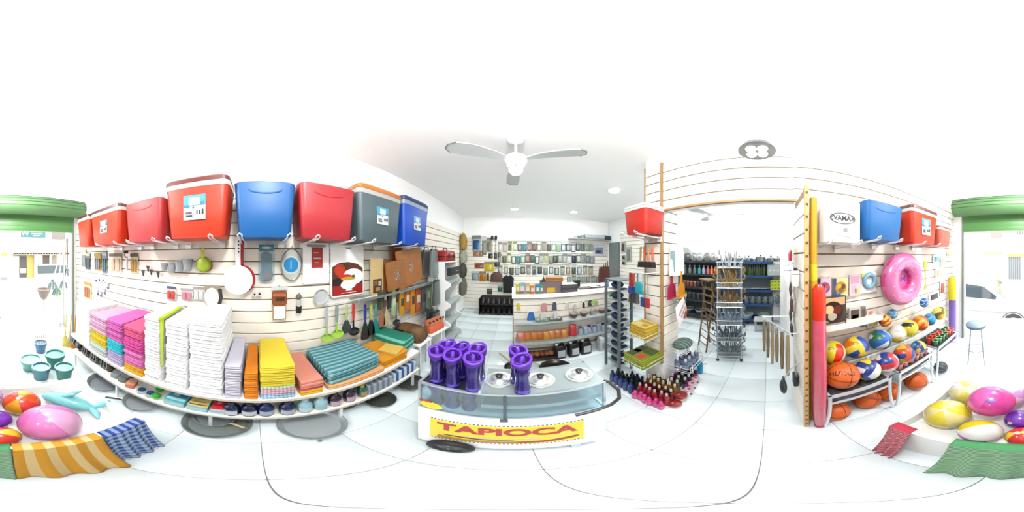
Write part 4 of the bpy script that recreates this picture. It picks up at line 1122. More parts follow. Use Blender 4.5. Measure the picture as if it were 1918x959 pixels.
beach('red and yellow beach ball beside the purple ball', .09, -.60, .075, ('e83a2c', 'f8d030', 'e8302c'), (.4, 0, 1), 6, z=.42)
beach('pink beach ball with a blue star', .10, -.79, .125, ('f050b0', 'f46ac0', 'ec48a8'), (-.3, 0, 1), 6, star='3c60c8', z=.445)
beach('white, yellow and aqua beach ball at the front rim', .15, -.62, .09, ('f8f8f4', 'f8d81c', '60dcd0', 'd860d8'), (1, .2, .3), 4, z=.42)
beach('yellow beach ball at the far corner of the bin', .34, -.70, .12, ('f8e440', 'fbf0a0'), (0, .4, 1), 6)
beach('pale yellow and white beach ball behind the yellow one', .36, -.95, .11, ('fbf4b0', 'f8e86a', 'ffffff'), (.2, .4, 1), 6)
beach('lilac beach ball in the rear of the bin', .13, -.98, .1, ('d8a0e8', 'f4d4f4'), (.5, .4, 1), 6)
settle()
# aqua inflatable fish
o = thing('pool_float', 'pale aqua inflatable dolphin lying on the beach balls', 'pool float', (-.37, -.86, .36), 2.2)
m_ = C('8fe8ee', .2, coat=.4)
part(o, 'body', MB().tube([(-.17, 0, 0), (-.12, 0, .02), (0, 0, .04), (.1, 0, .03), (.17, 0, .02)], [.018, .05, .075, .055, .02], 14), m_)
part(o, 'tail', MB().tube([(.15, 0, .02), (.2, .05, .03), (.23, .10, .035)], [.02, .025, .008], 10), m_)
part(o, 'tail', MB().tube([(.15, 0, .02), (.2, -.05, .03), (.23, -.10, .035)], [.02, .025, .008], 10), m_)
part(o, 'dorsal_fin', MB().tube([(-.01, 0, .09), (.03, 0, .14), (.06, 0, .16)], [.03, .02, .006], 10), m_)
part(o, 'flipper', MB().tube([(-.03, .05, .03), (.0, .11, .04), (.03, .14, .05)], [.03, .02, .006], 10), m_)
def cloth(label, x0, x1, mat, zb=.015, yb=-.315, skew=0.0, waves=3, amp=.012, seed=0, xb0=None, xb1=None):
    nu, nv = 26, 16; vs = []; fs = []
    xb0 = x0 if xb0 is None else xb0; xb1 = x1 if xb1 is None else xb1
    for j in range(nv + 1):
        t = j / nv
        for i in range(nu + 1):
            s = i / nu
            x = (x0 + (x1 - x0) * s) * (1 - t) + (xb0 + (xb1 - xb0) * s) * t + skew * t
            if t < .12:
                y = BY - .03 + .055 * t / .12; z = .424
            else:
                q = (t - .12) / .88
                y = BY + .025 + (yb - BY - .025) * q ** 1.2; z = .424 + (zb - .424) * q
            y += amp * t * math.sin(s * waves * 2 * PI + seed) ; z += 0
            vs.append((x, y, z))
    for j in range(nv):
        for i in range(nu):
            a = j * (nu + 1) + i
            fs.append((a, a + 1, a + nu + 2, a + nu + 1))
    o = thing('tea_towel', label, 'towel', (0, 0, 0), 0, 'tea towels over the bin edge')
    p_ = part(o, 'cloth', MB().add(vs, fs), mat)
    md = p_.modifiers.new('thickness', 'SOLIDIFY'); md.thickness = .004
    return o
cloth('yellow and cream striped tea towel hanging over the bin edge', -.325, -.035, stripes('f8d898', 'eaa820', (('x', 15.5, .55),)), seed=.5)
cloth('blue and white checked tea towel at the corner of the bin', -.545, -.335, stripes('bcdcf8', '1c3f9c', (('x', 26, .5), ('z', 20, .5))), seed=1.2, xb0=-.56, xb1=-.33, yb=-.36)
cloth('green and white finely striped tea towel beside the yellow one', -.03, .22, stripes('d4ecd4', '46a060', (('z', 60, .6),)), seed=2.2)
cloth('red and white striped tea towel at the right corner of the bin', .38, .485, stripes('f4b8c0', 'c82c4a', (('z', 50, .55),)), seed=.2, yb=-.36)

# ================================================================ right wall
RW = -PI/2
def right_cooler(label, x0, x1, ytop, xf=.95, d=.28, **kw):
    a, b = onX(x0, 420, xf), onX(x1, 420, xf)
    zt = onX((x0+x1)/2, ytop, xf).z
    return cooler(label, (xf + d/2, (a.y+b.y)/2, 1.672), RW, abs(b.y-a.y), d, zt-1.672, **kw)
right_cooler('plain blue cool box on the right wall beside the white carton', 1622, 1694, 380, body='1674c0')
right_cooler('red cool box with picture label on the right wall', 1709, 1757, 388, body=RED, lid='7a4038', rim='f4ece0', sticker=.15, grip=False)
right_cooler('faded red cool box at the entrance end of the right wall', 1761, 1783, 424, body='e06a58', lid='a87060', rim='fbf4ee', grip=False)
for i, x in enumerate((1545, 1597, 1632, 1672, 1716, 1745)):
    p = onX(x, 450, .96)
    bracket('white wire arm on the right wall, %s from the slatted fin' % ORD[i], (XR-.012, p.y, 1.652 if i > 1 else 1.615), RW)
# carton with oval logo
a, b = onX(1543, 415, .95), onX(1611, 415, .95)
w_ = abs(b.y-a.y); h = .285
o = thing('printed_carton', 'white carton printed EVAMAX in an oval, beside the blue cool box', 'box', (.95+.13, (a.y+b.y)/2, 1.64), RW)
part(o, 'carton', MB().rloft([(0, w_, .26, .004), (h, w_, .26, .004)], q=1), C('fbfcfc', .5, k=.86), smooth=False)
part(o, 'lettering', text_mesh('EVAMAX', .046, .0008, C('4a4a50'), .002), None, loc=(0, -.1315, h*.56))
part(o, 'logo_oval', MB().tube([(math.cos(2*PI*i/30)*w_*.34, -.131, h*.56+math.sin(2*PI*i/30)*.036) for i in range(30)], .0035, 5, closed=True), C('55555c'))
mb = MB().prism([(-w_*.38, .10), (-.02, .13), (.03, .115), (.05, .06), (-.0, .07)], -.1312, -.130, 0).prism([(.0, .09), (.03, .10), (.035, .07), (.005, .065)], -.132, -.1305, 1).prism([(-.05, .05), (.06, .035), (.06, .03), (-.045, .043)], -.132, -.1305, 2)
part(o, 'device_print', mb, [C('dcebf0'), C('9aa0ac'), C('b8ccd4')], smooth=False)
part(o, 'tape', MB().box((0, -.1308, h*.93), (w_*.5, .001, .012)), C('c8c4b8'))
# yellow strips beside the carton
for k, (x0, x1, hx, cn) in enumerate(((1522, 1530, 'f4e03c', 'bright yellow'), (1531, 1538, 'f0d8a0', 'pale peach'))):
    c, w_, h, rz = rect('R', x0, 382, x1, 452, .04)
    o = thing('foam_strip', '%s foam strip hanging left of the EVAMAX carton' % cn, 'strip', c, rz, 'foam strips')
    part(o, 'strip', MB().rloft([(-h/2, w_, .02, .006), (h/2, w_, .02, .006)], q=2), C(hx, .6))
    part(o, 'tab', MB().box((0, -.002, h/2+.01), (w_*.6, .003, .03)), WHITE)
# tall tubes leaning by the fin
o = thing('tube_float', 'tall pink and red inflatable tube standing against the slatted fin', 'pool tube', (.865, -.285, 0))
mb = MB().tube([(.0, .0, .03), (0, 0, .12), (.003, .0, .4), (.004, 0, .8), (0, .004, 1.1), (0, .004, 1.2)], [.030, .040, .043, .042, .040, .036], 18, 0)
part(o, 'pink_sleeve', mb, C('f0607c', .2, noise=.2, ns=12, coat=.4))
part(o, 'red_sleeve', MB().tube([(0, .004, 1.18), (0, .004, 1.25), (0, .006, 1.36), (0, .006, 1.39)], [.038, .04, .038, .02], 18), C('f23a1c', .25))
part(o, 'foot_cap', MB().lathe([(.034, 0), (.036, .01), (.034, .04)], n=18), C('d83a5c', .3))
o = thing('foam_noodle', 'orange yellow foam noodle standing behind the pink tube', 'pool noodle', (.965, -.275, 0))
part(o, 'noodle', MB().cyl((0, 0, 0), (0, 0, 1.92), .024, n=18), C('f8b418', .7))
part(o, 'yellow_end', MB().cyl((0, 0, 1.40), (0, 0, 1.50), .0245, n=18), C('fbe020', .7))

# ---------------------------------------------------------------- benches
def bench(label, y0, y1, x0=.836, x1=1.13, z=.50):
    o = thing('display_bench', label, 'bench', (0, 0, 0), 0, 'metal benches')
    L = y0 - y1
    FM = C('dfe4ec', .3, .5, k=.85); DK = C('4a4e50', .45)
    top = part(o, 'seat_tray', MB().box(((x0+x1)/2, (y0+y1)/2, z-.012), (x1-x0, L, .006)), DK, smooth=False)
    n = max(6, int(L/.035))
    for k in range(n):
        yy = y1 + L*(k+.5)/n
        part(top, 'slat', MB().box(((x0+x1)/2, yy, z-.004), (x1-x0-.02, .012, .006)), C('5c6062', .4, .4), smooth=False)
    for k in range(6):
        xx = x0 + .03 + k*(x1-x0-.06)/5
        part(top, 'cross_slat', MB().box((xx, (y0+y1)/2, z-.0065), (.010, L-.02, .005)), C('6a6e70', .4, .4), smooth=False)
    part(o, 'front_rail', MB().box((x0, (y0+y1)/2, z-.012), (.018, L+.02, .024)), FM, smooth=False)
    part(o, 'lower_rail', MB().box((x0+.006, (y0+y1)/2, z-.11), (.014, L, .016)), FM, smooth=False)
    part(o, 'back_rail', MB().box((x1, (y0+y1)/2, z-.012), (.018, L+.02, .024)), FM, smooth=False)
    part(o, 'apron', MB().box((x0+.02, (y0+y1)/2, z-.06), (.004, L-.03, .07)), C('3c4044', .5), smooth=False)
    for yy, s in ((y0, 1), (y1, -1)):
        for xx in (x0, x1):
            part(o, 'leg', MB().tube([(xx, yy, z), (xx, yy+s*.0, z-.14), (xx, yy + s*.005, .24), (xx, yy+s*.03, .0)], .013, 6), FM)
        part(o, 'side_rail', MB().box(((x0+x1)/2, yy, z-.012), (x1-x0, .016, .022)), FM, smooth=False)
    return o
bench('dark perforated metal bench nearest the slatted fin, under the basketball', -.335, -.775)
bench('metal bench in the middle of the three, carrying small pink cups', -.875, -1.31)
bench('metal bench nearest the entrance, carrying green and red pots', -1.43, -1.92)
# wire rack for balls
rk = thing('ball_rack', 'long wire rack on the right wall under the row of balls', 'rack', (0, 0, 0))
for k, x in enumerate((1.08, 1.18)):
    part(rk, 'rail', MB().cyl((x, -.30, .615), (x, -2.1, .615), .005, n=8), WIRE)
for k in range(5):
    part(rk, 'rack_arm', MB().cyl((1.235, -.32-k*.43, .605), (1.03, -.32-k*.43, .605), .005, n=8), WIRE)

# ---------------------------------------------------------------- balls
def vb(label, px, x_, r, cols, rot=(0, 0, 0), rest=.62, name='volleyball', logo=True, grp='volleyballs'):
    p = onX(px, 650, x_)
    o = thing(name, label, 'ball', (x_, p.y, rest + r), 0, grp)
    R_ = Matrix.Rotation(rot[2], 3, 'Z') @ Matrix.Rotation(rot[1], 3, 'Y') @ Matrix.Rotation(rot[0], 3, 'X')
    n = len(cols)
    def mf(v):
        a = [abs(v.x), abs(v.y), abs(v.z)]; i = a.index(max(a)); q = v[(i+1) % 3] / a[i]
        return (min(2, int((q + 1) * 1.5)) + i * (2 if n > 3 else 1)) % n
    part(o, 'skin', MB().ball((0, 0, 0), r, 36, 24, R=R_, mf=mf), [C(c_, .35, coat=.2) for c_ in cols])
    if logo:
        d = (Vector((0, 0, EYE)) - o.location).normalized()
        up = Vector((0, 0, 1)); u = up.cross(d).normalized(); w2 = d.cross(u)
        pts = [d*r*1.003 + (u*math.cos(2*PI*i/14)*.022 + w2*(math.sin(2*PI*i/14)*.010 + .035)) for i in range(14)]
        pts = [q_.normalized()*r*1.004 for q_ in pts]
        part(o, 'logo_print', MB().tube(pts, .0016, 4, closed=True), C('3c3c40'))
    return o
def basket(label, x, y, z, r, tilt=(.4, .3, 0), text=None, grp='basketballs'):
    o = thing('basketball', label, 'ball', (x, y, z), 0, grp)
    part(o, 'skin', MB().ball((0, 0, 0), r, 32, 22), C('f06a12', .5, bump=.15, ns=260))
    R_ = Matrix.Rotation(tilt[2], 3, 'Z') @ Matrix.Rotation(tilt[1], 3, 'Y') @ Matrix.Rotation(tilt[0], 3, 'X')
    for q in (Matrix.Identity(3), Matrix.Rotation(PI/2, 3, 'X'), Matrix.Rotation(PI/2, 3, 'Y')):
        part(o, 'seam', MB().torus((0, 0, 0), r*.998, .0028, 40, 6, rot=R_ @ q), C('40200c', .6))
    if text:
        me = text_mesh(text, .05, .0003, C('2a1c14'), .001, shear=.2)
        d = (Vector((0, 0, EYE)) - o.location).normalized()
        u = Vector((0, 0, 1)).cross(d).normalized(); w2 = d.cross(u)
        for v in me.vertices:
            q_ = d*r + u*v.co.x + w2*(v.co.z + .012)
            v.co = q_.normalized() * (r*1.004)
        part(o, 'lettering', me, None)
    return o
vb('red, white and yellow volleyball at the fin end of the rack', 1557, 1.128, 0.11, ('fbf4e4', 'ee2c14', 'f8e020'), (.5, .4, .3))
vb('orange, blue and yellow volleyball next to the red and white one', 1603, 1.128, 0.108, ('f07a14', '2458c8', 'f8dc3c'), (.2, .7, .6))
vb('green, white and blue volleyball, third along the rack', 1648, 1.128, 0.106, ('2c7c58', 'f4f8fb', '2874d4'), (.3, .5, 1.1))
vb('pale yellow and white volleyball, fourth along the rack', 1680, 1.128, 0.1, ('f8f4ea', 'f8e44c', 'fbfbfb'), (.3, .2, .6))
vb('yellow ball with black patches, fifth along the rack', 1703, 1.128, 0.1, ('f8e83c', 'fbf070', 'f4e02c', '3c3c34'), (.9, .2, .4), name='soccer_ball')
vb('orange and yellow ball, sixth along the rack', 1724, 1.128, 0.1, ('f06020', 'e84c1c', 'f8b820'), (.2, 1.0, .5), name='play_ball', logo=False)
vb('sky blue ball near the purple noodle, seventh along the rack', 1741, 1.128, 0.085, ('28a0d8', '1c88c4'), (.3, .3, .2), name='play_ball', logo=False)
vb('yellow and brown soccer ball at the entrance end of the rack', 1759, 1.128, 0.1, ('f8e03c', 'f4d82c', '8a6a20', 'fbec80'), (.7, .5, .4), name='soccer_ball', logo=False)
vb('yellow, white and navy volleyball on the bench beside the basketball', 1625, .93, .098, ('f8e030', 'f4f8f8', '1c3c94'), (1.0, .3, .2), rest=.50)
vb('navy, white and red volleyball on the bench', 1660, .93, .10, ('1c3c98', 'f4f6fa', 'd8303c'), (.2, .2, .9), rest=.50)
vb('yellow, navy and red volleyball on the bench, nearest the pink cups', 1694, .93, .098, ('f4c81c', '1c3c9c', 'e85a2c'), (.8, .4, .4), rest=.50)
vb('teal and yellow volleyball on the bench end', 1720, .93, .08, ('4ca8c8', 'f8dc50', '2c4c98'), (.4, .9, .4), rest=.50)
p = onX(1577, 690, .935)
basket('orange basketball with dark lettering on the nearest bench', .935, p.y, .50+.118, .118, (.35, .12, 0), 'SAUVAZE')
for k, (px, py, lb) in enumerate(((1567, 776, 'orange basketball on the floor under the nearest bench, left'), (1632, 752, 'orange basketball on the floor under the nearest bench, right'),
                                  (1672, 738, 'orange basketball on the floor between the nearest and middle benches'), (1725, 716, 'orange basketball on the floor under the middle bench'))):
    p = onZ(px, py, .12)
    basket(lb, p.x + .06, p.y, .115, .115, (.3+k*.5, .5*k, .3), grp='basketballs on the floor')
p = onZ(1762, 688, .08)
o = thing('mesh_ball', 'dark grey mesh ball under the bench nearest the entrance', 'ball', (p.x, p.y, .085))
part(o, 'core', MB().ball((0, 0, 0), .08, 20, 14), C('4a5458', .6))
for k in range(4):
    part(o, 'mesh_band', MB().torus((0, 0, 0), .081, .003, 28, 6, rot=Matrix.Rotation(k*PI/4, 3, 'X')), C('8a949a', .5))
# small pots on the benches
def tumbler(label, x, y, z, r, h, body, rimc, grp):
    o = thing('tumbler', label, 'cup', (x, y, z), 0, grp)
    part(o, 'cup', MB().lathe([(r*.75, 0), (r*.78, .004), (r, h), (r*.92, h), (r*.7, .008)], n=16), C(body, .35))
    part(o, 'rim', MB().torus((0, 0, h), r*.97, .003, 18, 6), C(rimc, .35))
    return o
for k in range(6):
    tumbler('small pink cup on the middle bench, %s from the basketball end' % ORD[k], .885, -.92-k*.07, .50, .032, .055, 'e89a90', 'f8d4cc', 'pink cups on the middle bench')
PC = ['2c7a40', 'e83420', '2c8a48', 'f04a30', '307c44', 'e83c28', '2c7a40', 'f05038', 'e83420', '2c8a48', 'e84030', '2c7a40']
for k in range(12):
    tumbler('small %s pot on the bench nearest the entrance, %s of the %s row' % ('green' if PC[k][0] in '23' else 'red', ORD[k//2], 'front' if k % 2 == 0 else 'rear'), .88+.075*(k % 2)+.01, -1.47-(k//2)*.076, .50, .034, .075 + (.02 if k in (1, 3) else 0), PC[k], 'c8f0c8' if PC[k][0] in '23' else 'fba890', 'green and red pots')

# ---------------------------------------------------------------- goods on the right wall
def boxed_toy(label, r, base, ballc, off=.02, dep=.06, extra=(), nm='toy_box'):
    c, w_, h, rz = rect('R', *r, off=off+dep)
    o = thing(nm, label, 'toy box', c, rz, 'boxed toys on the right wall')
    part(o, 'carton', MB().box((0, dep/2, 0), (w_*.95, dep, h)), C(base, .4), smooth=False)
    rr = min(w_, h)*.36
    if ballc:
        bl = part(o, 'ball_print', MB().disc((.0, -.0), rr, -.004, 0, 26, 0), C(ballc[0], .3))
        mb = MB(); mats = []
        for i, cc in enumerate(ballc[1:]):
            a = i*2.1+.4; mats.append(C(cc, .3))
            mb.disc((math.cos(a)*rr*.42, math.sin(a)*rr*.42), rr*.42, -.0052-i*.0004, -.004, 14, i)
        part(bl, 'pattern', mb, mats, smooth=False)
    for i, (x0, z0, x1, z1, hx) in enumerate(extra):
        part(o, 'print', MB().box((((x0+x1)/2-.5)*w_*.95, -.001, ((z0+z1)/2-.5)*h), ((x1-x0)*w_*.95, .002, (z1-z0)*h), 0), C(hx, .4), smooth=False)
    return o
boxed_toy('pink and white toy box with a red and violet ball picture', (1531, 521, 1558, 556), 'f8d8e0', ('7a5ab0', 'e8503c', '4c3c98', 'd890c0'), extra=((0,0,.2,1,'4a3024'),))
boxed_toy('yellow and white toy box with a golden ball picture', (1560, 521, 1589, 556), 'f8f0b8', ('d89a28', '6a5030', 'f4c83c', '8a7a50'), extra=((0,0,.2,1,'3c5c98'),(.2,0,.5,.2,'4c80c8')))
boxed_toy('pale pink printed card pack between the toy boxes', (1591, 515, 1612, 554), 'fbe8f0', None, dep=.02, extra=((.1,.6,.9,.95,'f0b0d0'),(.2,.15,.6,.5,'f4c8dc'),(.5,.05,.9,.35,'f0e8a0')))
c, w_, h, rz = rect('R', 1613, 512, 1642, 548, .04)
o = thing('swim_ring_pack', 'white card pack with a pale blue swim ring', 'pack', c, rz)
part(o, 'card', MB().box((0, .01, 0), (w_, .004, h)), C('f6fafa', .5, k=.85))
part(o, 'swim_ring', MB().torus((.0, -.006, h*.12), w_*.33, w_*.12, 28, 10, rot=Matrix.Rotation(PI/2, 3, 'X')), C('8ec4dc', .3))
part(o, 'lime_corner', MB().box((-w_*.3, .0, h*.4), (w_*.35, .012, h*.18)), C('dcec70', .5))
boxed_toy('large dark toy box with a glossy brown ball picture', (1531, 557, 1586, 610), '4a4038', ('3a2018', 'c84a2c', 'e8a030', 'd8d0b8', '7a2c1c', 'f4e0a0'), dep=.09, off=.03, extra=((.2,.72,.95,.98,'f0c890'),(.02,.02,.2,.98,'3c2c26'),(.2,.0,.95,.08,'c8b8a8'),(.22,.12,.36,.5,'d8c8b8')))
boxed_toy('small pack with a grey blue picture right of the large dark toy box', (1591, 577, 1612, 608), 'f0e4e0', None, dep=.03, extra=((.1,.35,.9,.9,'5c5450'),(.2,.3,.8,.6,'8ac0cc')))
boxed_toy('narrow grey pack leaning beside the grey blue picture pack', (1613, 575, 1622, 612), '8a807c', None, dep=.03, extra=((.2,.4,.8,.9,'5a5050'),))
boxed_toy('pale pack with red and yellow print near the hanging balls', (1624, 580, 1645, 612), 'f8f0e8', None, dep=.02, extra=((.1,.4,.5,.95,'d88a78'),(.2,.05,.9,.4,'f4d840')))
# shelf strips below the toy boxes
o = thing('toy_shelf', 'short cream wall shelf under the large dark toy box', 'shelf', (0, 0, 0))
p, q = onX(1531, 615, 1.1), onX(1648, 612, 1.1)
part(o, 'board', MB().box((1.16, (p.y+q.y)/2, p.z-.02), (.15, abs(q.y-p.y)+.04, .02)), C('f6ead8', .5, k=.82), smooth=False)
part(o, 'front_lip', MB().box((1.083, (p.y+q.y)/2, p.z-.01), (.006, abs(q.y-p.y)+.04, .05)), C('fbf2e6', .5, k=.82), smooth=False)
# small balls on the wall
def toy_ball(label, px, py, x_, r, cols, mf, name='toy_ball'):
    p = onX(px, py, x_)
    o = thing(name, label, 'ball', p, 0, 'small balls on the wall')
    part(o, 'skin', MB().ball((0, 0, 0), r, 24, 16, mf=mf), [C(c_, .3, coat=.3) for c_ in cols])
    part(o, 'hang_cord', MB().cyl((0, 0, r*.98), (XR-x_, 0, r+.03), .002, n=6), WHITE)
    return o
toy_ball('small red ball with yellow pattern hanging under the swim ring pack', 1658, 601, 1.12, .062, ('d84022', 'f4d428'), lambda v: 1 if math.sin(v.z*9+v.y*5) > .25 else 0)
dots_f = lambda v: 1 if (math.sin(v.y*11)*math.sin(v.z*11)) > .55 else 0
toy_ball('small blue ball with white spots behind the red and yellow one', 1672, 588, 1.18, .055, ('4a9cd0', 'e8f4fb'), dots_f)
toy_ball('blue ball with white stars below the yellow spade handle', 1731, 567, 1.08, .058, ('1c78c8', 'eef6fb'), dots_f)
# donut ring
p = onX(1691, 523, 1.12)
o = thing('donut_float', 'big pink inflatable donut ring hanging on the right wall', 'pool float', p, RW)
rt = Matrix.Rotation(PI/2, 3, 'X')
def dmf(i, j):
    b = 2*PI*(j+.5)/18; a = 2*PI*i/44
    wob = .25*math.sin(a*9)
    s = math.sin(b)
    if s > .25 + wob*.5: return 1
    return 0
part(o, 'ring', MB().torus((0, 0, 0), .185, .088, 44, 18, rot=rt, mf=dmf), [C('ec4890', .2, coat=.5), C('f884c0', .2, coat=.5)])
for k in range(26):
    a = k*2.399; rr = .185 + .05*math.sin(k*1.7); hh = math.sqrt(max(0, .0885**2 - (rr-.185)**2))
    part(o, 'sprinkle', MB().cyl((math.cos(a)*rr-.008, -hh, math.sin(a)*rr), (math.cos(a)*rr+.008, -hh, math.sin(a)*rr+.008*math.sin(k)), .004, n=6), C(('f8f0f4', 'f8d840', '8a60c8', 'f4a0c8')[k % 4], .4))
part(o, 'inner_picture', MB().disc((0, 0), .1, .02, .028, 28), C('f472c4', .35))
part(o, 'violet_bow', MB().prism([(.02, .0), (.055, .035), (.06, -.03)], .012, .02).prism([(.02, .0), (-.01, .03), (-.012, -.025)], .012, .02), C('a040b8', .4))
# yellow spade, yellow and purple noodles, small goods near the entrance
p = onX(1733, 515, 1.16)
o = thing('toy_spade', 'yellow plastic spade hanging above the starred blue ball', 'spade', p, RW)
part(o, 'blade', MB().prism([(-.03, .17), (.03, .17), (.035, .09), (.012, .07), (-.012, .07), (-.035, .09)], -.006, .004), C('f8e84c', .4))
part(o, 'shaft', MB().cyl((0, 0, .08), (0, 0, -.14), .009, n=10), C('f8e84c', .4))
part(o, 'hook', MB().cyl((0, 0, .16), (0, .08, .175), .003, n=6), STEEL)
part(o, 'grip', MB().torus((0, 0, -.165), .022, .007, 18, 8, rot=rt), C('f4dc2c', .4))
p = onX(1783, 540, 1.0)
o = thing('foam_noodle', 'short bright yellow noodle hanging by the entrance', 'pool noodle', (p.x, p.y, p.z), 0)
part(o, 'noodle', MB().tube([(0, 0, -.17), (0, 0, -.1), (0, 0, .1), (0, 0, .17)], [.05, .062, .062, .045], 16), C('f8e61c', .6))
part(o, 'hang_cord', MB().cyl((0, 0, .16), (.24, 0, .22), .003, n=6), WHITE)
o = thing('foam_noodle', 'purple noodle standing by the entrance behind the pots', 'pool noodle', (1.14, -2.42, 0), 0)
part(o, 'noodle', MB().tube([(0, 0, 0), (0, 0, .3), (0, 0, .9), (0, 0, 1.22)], [.055, .06, .06, .05], 16), C('8a6cc8', .6))
part(o, 'end_hole', MB().lathe([(.02, 1.22), (.02, 1.224)], n=14), C('5a4690', .6))
for k, (r, hx, lb) in enumerate((((1748, 478, 1759, 492), '70d8d8', 'small turquoise pack'), ((1762, 480, 1772, 500), 'e8e8c8', 'small cream pack'), ((1752, 502, 1766, 520), 'f0ecb8', 'small pale yellow pack'),
                              ((1761, 525, 1768, 552), 'd86a60', 'small red bottle pack'), ((1740, 548, 1758, 562), '4a4c50', 'tilted dark card'), ((1774, 470, 1783, 482), 'f0e8b0', 'tiny yellow printed pack'))):
    c, w_, h, rz = rect('R', *r, off=.02)
    o = thing('toy_pack', '%s on the right wall between the donut ring and the entrance' % lb, 'pack', c, rz, 'small packs near the entrance')
    part(o, 'card', MB().box((0, 0, 0), (w_, .004, h)), C('fbfbf6', .5, k=.84))
    part(o, 'content', MB().rloft([(-h*.35, w_*.7, .02, .006), (h*.3, w_*.6, .02, .006)], c=(0, -.01, 0), q=2), C(hx, .4))

# ================================================================ slatted fin: utensils and rolls facing the side room
for k, (x, y, r, hh) in enumerate(((1475, 515, .026, .11), (1490, 522, .024, .09))):
    p = onX(x, y, 1.14 if k == 0 else .96)
    o = thing('white_canister', 'white plastic canister hanging by the fin, %s of two' % ('taller' if k == 0 else 'shorter'), 'canister', (p.x, p.y, p.z), 0, 'white canisters')
    part(o, 'body', MB().lathe([(r*.9, -hh/2), (r, -hh/2+.005), (r, hh/2), (r*.9, hh/2+.004)], n=22), C('fafafa', .35, k=.84))
    part(o, 'cap', MB().lathe([(r*.5, hh/2), (r*.45, hh/2+.02), (r*.2, hh/2+.022)], n=16), C('2c2c2c' if k else 'f0f0f0'))
    part(o, 'band', MB().lathe([(r*1.01, hh*.28), (r*1.01, hh*.33)], n=22), C('a8a8ac'))
    part(o, 'hang_wire', MB().cyl((0, 0, hh/2), (.0, -.19-p.y, hh/2+.04), .003, n=6), STEEL)
p = onX(1480, 478, 1.12)
o = thing('red_pack', 'small red triple pack hanging above the white canisters', 'pack', p, PI)
for k in range(3):
    part(o, 'pouch', MB().rloft([(-.04, .02, .012, .004), (0, .032, .018, .006), (.03, .034, .008, .003)], c=((k-1)*.036, 0, 0), q=2), C('d8303c', .35))
part(o, 'card', MB().box((0, .006, .035), (.11, .003, .02)), C('f0e0e0'))
part(o, 'hook', MB().cyl((0, 0, .04), (0, p.y+.19, .05), .003, n=6), STEEL)
for k in range(6):
    xx = 1442 + k*9.0
    p = onY(xx, 610, .10 - k*.045)
    o = thing('wooden_tongs', 'hanging bundle of pale wooden tongs near the fin, %s from the opening side' % ORD[k], 'tongs', (min(p.x, 1.9), .06 - k*.036, 1.02), 0, 'tongs on the fin')
    o.location = (1.27 - k*.055, .03 - k*.03, 1.02)
    L = .30 + .03*(k % 3)
    for s in (-1, 1):
        part(o, 'arm', MB().tube([(0, s*.004, 0), (s*.008, s*.006, -L*.5), (s*.012, 0, -L)], [.006, .008, .010], 7), C(('a08a68', '8c7858', 'b8a888')[k % 3], .5))
    part(o, 'card', MB().box((0, 0, -.01), (.03, .002, .05)), C('e8ecd8'))
    part(o, 'hang_loop', MB().torus((0, 0, .02), .010, .002, 12, 6, rot=rt), STEEL)
o = thing('wire_holder', 'wire holder rail carrying the wooden tongs off the fin', 'rail', (0, 0, 0))
part(o, 'wire', MB().tube([(1.30, -.19, 1.045), (1.30, .046, 1.045), (1.27, .03, 1.045), (.995, -.12, 1.045), (.97, -.13, 1.045), (.97, -.19, 1.045)], .004, 6), STEEL)
for k in range(4):
    p = onY(1494 + k*1.5, 580, -.14)
    o = thing('dark_packet', 'dark mixed packet hanging on the fin, %s from the top' % ORD[k], 'packet', (1.18-.05*(k % 2), -.165, 1.30 - k*.10), PI, 'dark packets on the fin')
    part(o, 'pouch', MB().rloft([(-.05, .06, .008, .003), (0, .07, .02, .006), (.05, .06, .006, .002)], q=2), C(('6a5448', '7a4a50', '5c5a4c', '4c4a58')[k], .4, noise=.4, ns=60))
    part(o, 'card', MB().box((0, 0, .055), (.06, .004, .03)), C('c8c0a8'))
p = onY(1468, 723, .0)
o = thing('slotted_turner', 'black oval slotted turner hanging low beside the fin', 'turner', (.90, -.085, .62), 0)
part(o, 'blade', MB().ball((0, 0, 0), .06, 18, 12, sc_=(.85, .35, 1.0), R=Matrix.Rotation(.5, 3, 'Y')), C('1c1e20', .4))
part(o, 'head_plate', MB().box((-.01, .0, .085), (.06, .012, .03), ry=.4), C('2c3032', .4))
part(o, 'shaft', MB().tube([(.02, .0, .05), (.03, -.04, .14), (.03, -.105, .22)], .004, 6), STEEL)
o = thing('dark_brush', 'small dark block brush hanging on the fin behind the black turner', 'brush', (1.0, -.170, .60), PI)
part(o, 'block', MB().rloft([(-.06, .07, .03, .006), (.05, .075, .03, .006)], q=2), C('262829', .6))
for k in range(4):
    part(o, 'wire', MB().cyl((-.03+k*.02, 0, .05), (-.03+k*.02, .0, .22), .002, n=6), STEEL)

# ================================================================ the slatted pillar
o = cooler('small red cool box with white lid on the slatted pillar', (1.095, 1.04, 1.745), RW, .30, .27, .27, body='e23322', lid='fbfbfb', rim='fdfdfd', grip=False)
part(o, 'latch', MB().rloft([(0, .04, .012, .005), (.06, .06, .012, .005)], c=(.10, 0, .17), q=2), WHITE, loc=(0, 0, 0), rz=PI/2).location = (.045, .0, 0)
for k, y in enumerate((.955, 1.12)):
    bracket('white wire arm under the small red cool box on the pillar, %s of two' % ('nearer' if k == 0 else 'farther'), (XR-.012, y, 1.722), RW, .33)
